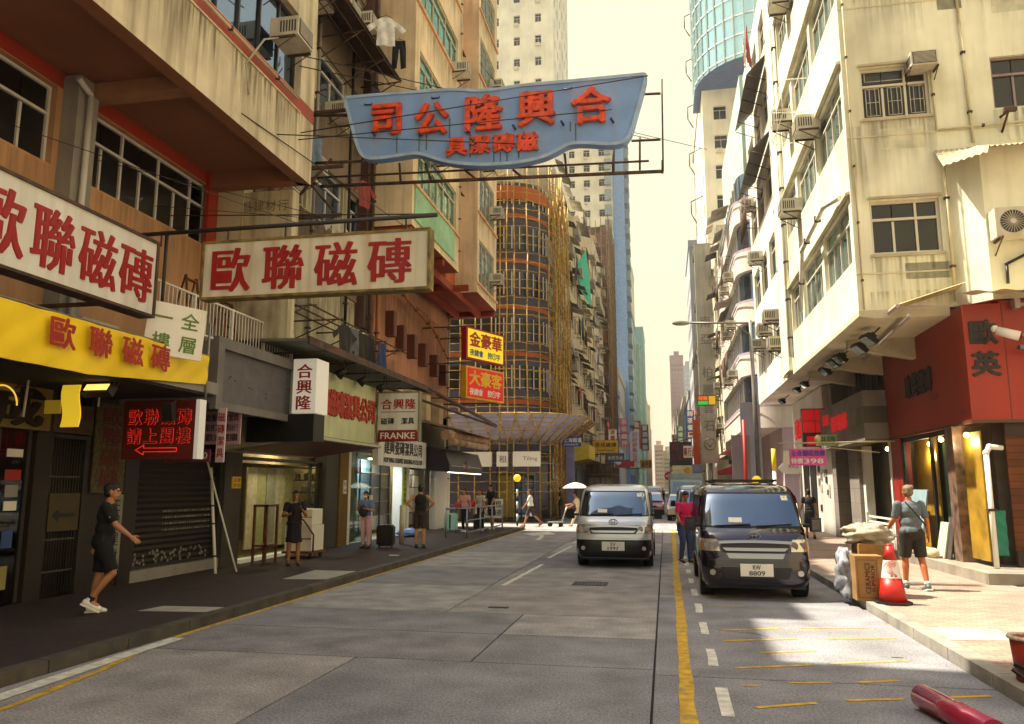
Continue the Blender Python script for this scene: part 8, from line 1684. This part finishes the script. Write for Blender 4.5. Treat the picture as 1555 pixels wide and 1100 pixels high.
    for s in (-1, 1):
        hip, kn, an, b_ = J[s]
        if blen == 'shorts': e1 = hip.lerp(kn, .92); d.tube(hip + V((0, 0, .03)), e1, .100 * k * g, .092 * k, n=16)
        elif blen == 'skirt': d.tube(pel + V((0, 0, .03)), hip.lerp(kn, .95) * .55 + (J[-1][0].lerp(J[-1][1], .95) + J[1][0].lerp(J[1][1], .95)) * .225, .16 * k, .135 * k, n=16)
        else: d.tube(hip + V((0, 0, .03)), kn, .100 * k * g, .074 * k, n=16).ball(kn, .074 * k).tube(kn, kn.lerp(an, .97), .072 * k, .058 * k, n=14)
    ob('shorts' if blen == 'shorts' else 'skirt' if blen == 'skirt' else 'trousers', fused(d, .011, 3, .010, 9), mat('garment_' + bottom, bottom, .9, var=.08, scale=6))
    for s in (-1, 1):
        hip, kn, an, b_ = J[s]; fa = b_ * .75 if b_ < 0 else 0; fr = V((0, math.cos(fa), math.sin(fa))); dn = V((0, math.sin(fa), -math.cos(fa))); m = MB()
        hl = an + dn * .045 * k - fr * .03 * k; ty = an + dn * .055 * k + fr * .15 * k; m.tube(hl, ty, .044 * k, .038 * k, n=12).ball(hl, .045 * k).ball(ty, (.042 * k, .05 * k, .032 * k)).tube(an + dn * .05 * k, an - dn * .02 * k, .046 * k, .044 * k, n=12)
        so_ = ob('shoe', fused(m, .009, 2), mat('shoe_' + shoe, shoe, .5)); m = MB(); m.obox(hl.lerp(ty, .5) + dn * .04 * k, (.088 * k, .27 * k, .02 * k), (fa, 0, 0)); ob('sole', m.mesh('sole', []), WHITES if shoe != '141316' else BLACK, so_)
        if sock: m = MB(); m.tube(an + V((0, 0, -.02)), an + (kn - an) * .12, .044 * k, .044 * k, n=12); ob('sock', m.mesh('sock', []), mat('sock' + sock, sock, .9))
    if bag:
        kind, col = bag
        if kind == 'strap': m = MB(); p0, p1 = A[-1][0] + V((.05, -.02, .05)), pel + V((.17, -.02, .12)); pts = [p0.lerp(p1, i / 8) + V((0, -(.125 + .02 * math.sin(i / 8 * 3.1)) * g * k - .01, 0)) for i in range(9)]; m.path(pts, .013, 6); ob('bag_strap', m.mesh('s', []), mat('bag' + col, col, .7))
        else:
            m = MB(); c_ = {'shoulder': A[1][2] + V((0, -.03, .05)), 'front': wst + V((0, .17 * k, 0)), 'back': chs + V((0, -.17 * k, 0)), 'carry': A[1][2] + V((0, 0, -.22))}[kind]; m.ball(c_, (.13, .07, .16)); b_ = ob('bag', fused(m, .012, 2, .012, 12), mat('bag' + col, col, .7, var=.15, scale=6)); m = MB(); m.tube(c_ + V((0, 0, .14)), (A[1][2] if kind in ('carry', 'shoulder') else A[1][0] + V((0, 0, .03))), .008); ob('bag_handle', m.mesh('h', []), mat('bag' + col, col, .7), b_)
    return t, A
PZ = .124
# facing: rz = 0 looks down the street away from the camera
person('man in black T shirt and shorts with white shoes walking past the shutter', -7.80, 9.95, PZ, R(-60), 1.74, 4, ((-4, 4), (22, 58)), ((-22, 8, 10), (30, 10, 22)), top='070708', bottom='09090a', shoe='e4e2dc', girth=1.12, blen='shorts', sleeve=.55, prints=1, sock='141316', tuck=False)
person('woman in a dark dress touching her face outside the tile shop', -8.25, 16.7, PZ, R(-150), 1.6, 4, ((4, 4), (10, 18)), armv=(((-.25, .35, -.9), (.45, .75, .55)), ((.3, .1, -.95), (-.35, .8, .1))), top='1b1418', bottom='17121a', shoe='141316', blen='skirt', sleeve=.4, hair='2a1c18', girth=1.12, skin='9c6a48', tuck=False)
person('masked woman in a blue top holding a black bag at her waist', -8.5, 21.7, PZ, R(172), 1.56, 2, ((2, 2), (-2, 2)), armv=(((-.3, .1, -.9), (.5, .8, .2)), ((.3, .2, -.9), (-.5, .5, .65))), top='5c74a8', bottom='c49aa8', shoe='141316', blen='trousers', sleeve=.5, girth=1.0, bag=('front', '141216'), mask=True, longhair=True)
person('man in a sleeveless black vest standing with hands on hips', -7.0, 22.1, PZ, R(12), 1.74, 0, ((3, 3), (-4, 3)), armv=(((-.75, -.25, -.7), (.55, .35, -.55)), ((.75, -.25, -.7), (-.55, .35, -.55))), top='121113', bottom='3a2a26', shoe='141316', sleeve=0, girth=1.05, skin='b07a50', bag=None, tuck=False)
person('woman in a pale pink top and black trousers holding the mint green suitcase', -7.75, 30.2, PZ, R(165), 1.62, 2, ((2, 2), (-3, 4)), ((6, 20, 20), (10, 8, 40)), top='c48a84', bottom='121113', shoe='d8d4cc', blen='trousers', sleeve=.4, longhair=True, girth=1.05, bag=('shoulder', 'a8201c'))
person('young woman with long dark hair and a red bag behind the woman in pink', -7.35, 31.2, PZ, R(150), 1.6, 2, ((2, 2), (-4, 5)), ((4, 8, 20), (4, 8, 60)), top='b8b0a8', bottom='1a1a20', shoe='d8d4cc', blen='trousers', sleeve=.4, longhair=True, bag=('shoulder', 'b82820'))
person('tall man in a black T shirt standing at the crowd barrier', -7.15, 32.3, PZ, R(140), 1.78, 2, ((2, 2), (-4, 5)), ((10, 8, 20), (4, 8, 10)), top='131215', bottom='2a2428', shoe='d8d4cc', blen='shorts', sleeve=.5)
person('man in white T shirt carrying a white bag across the junction', -6.3, 37.1, .004, R(95), 1.74, 4, ((26, 8), (-24, 22)), ((24, 6, 15), (-8, 6, 12)), top='d8d2c8', bottom='3a2c30', shoe='a86a50', blen='shorts', sleeve=.5, bag=('carry', 'd8d4cc'), girth=1.05)
person('bald man in black leaning on the scaffolding by the corner shop', -5.9, 44.6, .12, R(120), 1.68, 6, ((6, 4), (-4, 4)), ((14, 8, 20), (4, 8, 10)), top='1c1a20', bottom='22222c', shoe='141316', blen='trousers', sleeve=.5)
t_, A_ = person('person in pale clothes under a white umbrella pushing a trolley', -4.05, 37.4, .004, R(92), 1.66, 14, ((30, 10), (-28, 18)), ((34, 6, 45), (26, 6, 30)), top='cfc0a0', bottom='c4b294', shoe='8a6a50', blen='trousers', sleeve=.5)
t = thing('umbrella', 'white umbrella with dark lining held over the person pushing a trolley', 'umbrella', (-4.1, 37.4, 1.9)); a = MB(); a.grid(lambda u, v: (-4.2 + .62 * v * math.cos(u * 2 * math.pi), 37.4 + .62 * v * math.sin(u * 2 * math.pi), 2.06 - .26 * v * v), 24, 5); a.build('canopy', WHITES, t); a = MB(); a.grid(lambda u, v: (-4.2 + .60 * v * math.cos(u * 2 * math.pi), 37.4 + .60 * v * math.sin(u * 2 * math.pi), 2.045 - .26 * v * v), 24, 5); a.build('lining', BLACK, t); a = MB(); a.tube((-4.2, 37.4, 2.1), (-4.25, 37.4, 1.2), .012, n=6); a.build('shaft', DARKM, t)
t = thing('hand_cart', 'low trolley pushed across the junction by the person with the umbrella', 'cart', (-5.1, 37.3, 0)); a = MB(); a.box(-5.5, -4.8, 37.0, 37.5, .2, .24).tube((-4.85, 37.1, .24), (-4.6, 37.1, .95), .015).tube((-4.85, 37.4, .24), (-4.6, 37.4, .95), .015).tube((-4.6, 37.1, .95), (-4.6, 37.4, .95), .015); a.build('deck', GALV, t)
for x in (-5.4, -4.9): a = MB(); a.tube((x, 37.0, .09), (x, 37.5, .09), .09, n=12); a.build('wheel', TYRE, t)
person('man in a magenta polo shirt and jeans between the two vans', .43, 20.3, .004, R(-152), 1.7, 8, ((6, 6), (12, 26)), ((-6, 12, 12), (10, 14, 45)), top='c81c5c', bottom='3c4a6c', shoe='1c1a1c', blen='trousers', sleeve=.5, girth=1.12, skin='9a6444', head_pitch=-18, headturn=-25, tuck=False)
person('man in a grey T shirt with a sling strap walking past the red shop', 4.15, 14.85, .124, R(8), 1.72, 2, ((12, 8), (-8, 10)), ((14, 12, 35), (-6, 14, 22)), top='5e676c', bottom='2c2822', shoe='4a5a58', hair='7a6448', skin='b4683c', sleeve=.55, girth=1.22, bag=('strap', '141316'), sock='d8d4cc', tuck=False)
person('woman in black top and skirt walking away past the white shop', 4.8, 28.6, .124, R(-6), 1.62, 3, ((12, 5), (-10, 14)), ((12, 12, 40), (-8, 10, 15)), top='171518', bottom='1b181c', shoe='141316', blen='skirt', sleeve=.4, longhair=False, girth=1.0, skin='b07a50')
r9 = random.Random(4)
far_ = [(-1.9, 60, 'd0c8b8', 'white', 'near the red taxi'), (-3.2, 66, '3a3a4a', 'navy', 'walking in the road'), (-4.6, 58, '8a4a40', 'rust red', 'by the shaded kerb'), (-5.2, 72, 'b8b0a8', 'pale grey', 'beneath the yellow sign'), (2.5, 50, '2a2a30', 'black', 'beside the dark blue car'), (3.7, 47, '6a7a9a', 'blue', 'on the sunny pavement by the side street'), (-.3, 90, '7a6a50', 'tan', 'crossing near the vanishing point'), (-2.4, 78, 'a03030', 'red', 'in the road far off')]
for i, (x, y, c, cn, wh) in enumerate(far_): person('small far figure in a %s top %s' % (cn, wh), x, y, .004 if -6 < x < 2.9 else .12, R(r9.choice((0, 180, 160, 20))), 1.68, 2, ((12, 5), (-12, 14)), ((12, 6, 15), (-12, 6, 15)), top=c, bottom=r9.choice(('2a2a34', '3c3c48', '5a5048')), blen='trousers', vox=.022)

# ================================================================ the hot summer air
hz = MB(); hz.box(-430, 430, -90, 1540, -1.7, 96); hm = bpy.data.materials.new('haze_air'); hm.use_nodes = True; ht = hm.node_tree; ht.nodes.remove(ht.nodes['Principled BSDF'])
pv = ht.nodes.new('ShaderNodeVolumePrincipled'); pv.inputs['Density'].default_value = .00045; pv.inputs['Color'].default_value = (.95, .92, .86, 1); pv.inputs['Anisotropy'].default_value = .3; ht.links.new(pv.outputs[0], ht.nodes['Material Output'].inputs['Volume'])
struct('haze', hz, hm, 'stuff')
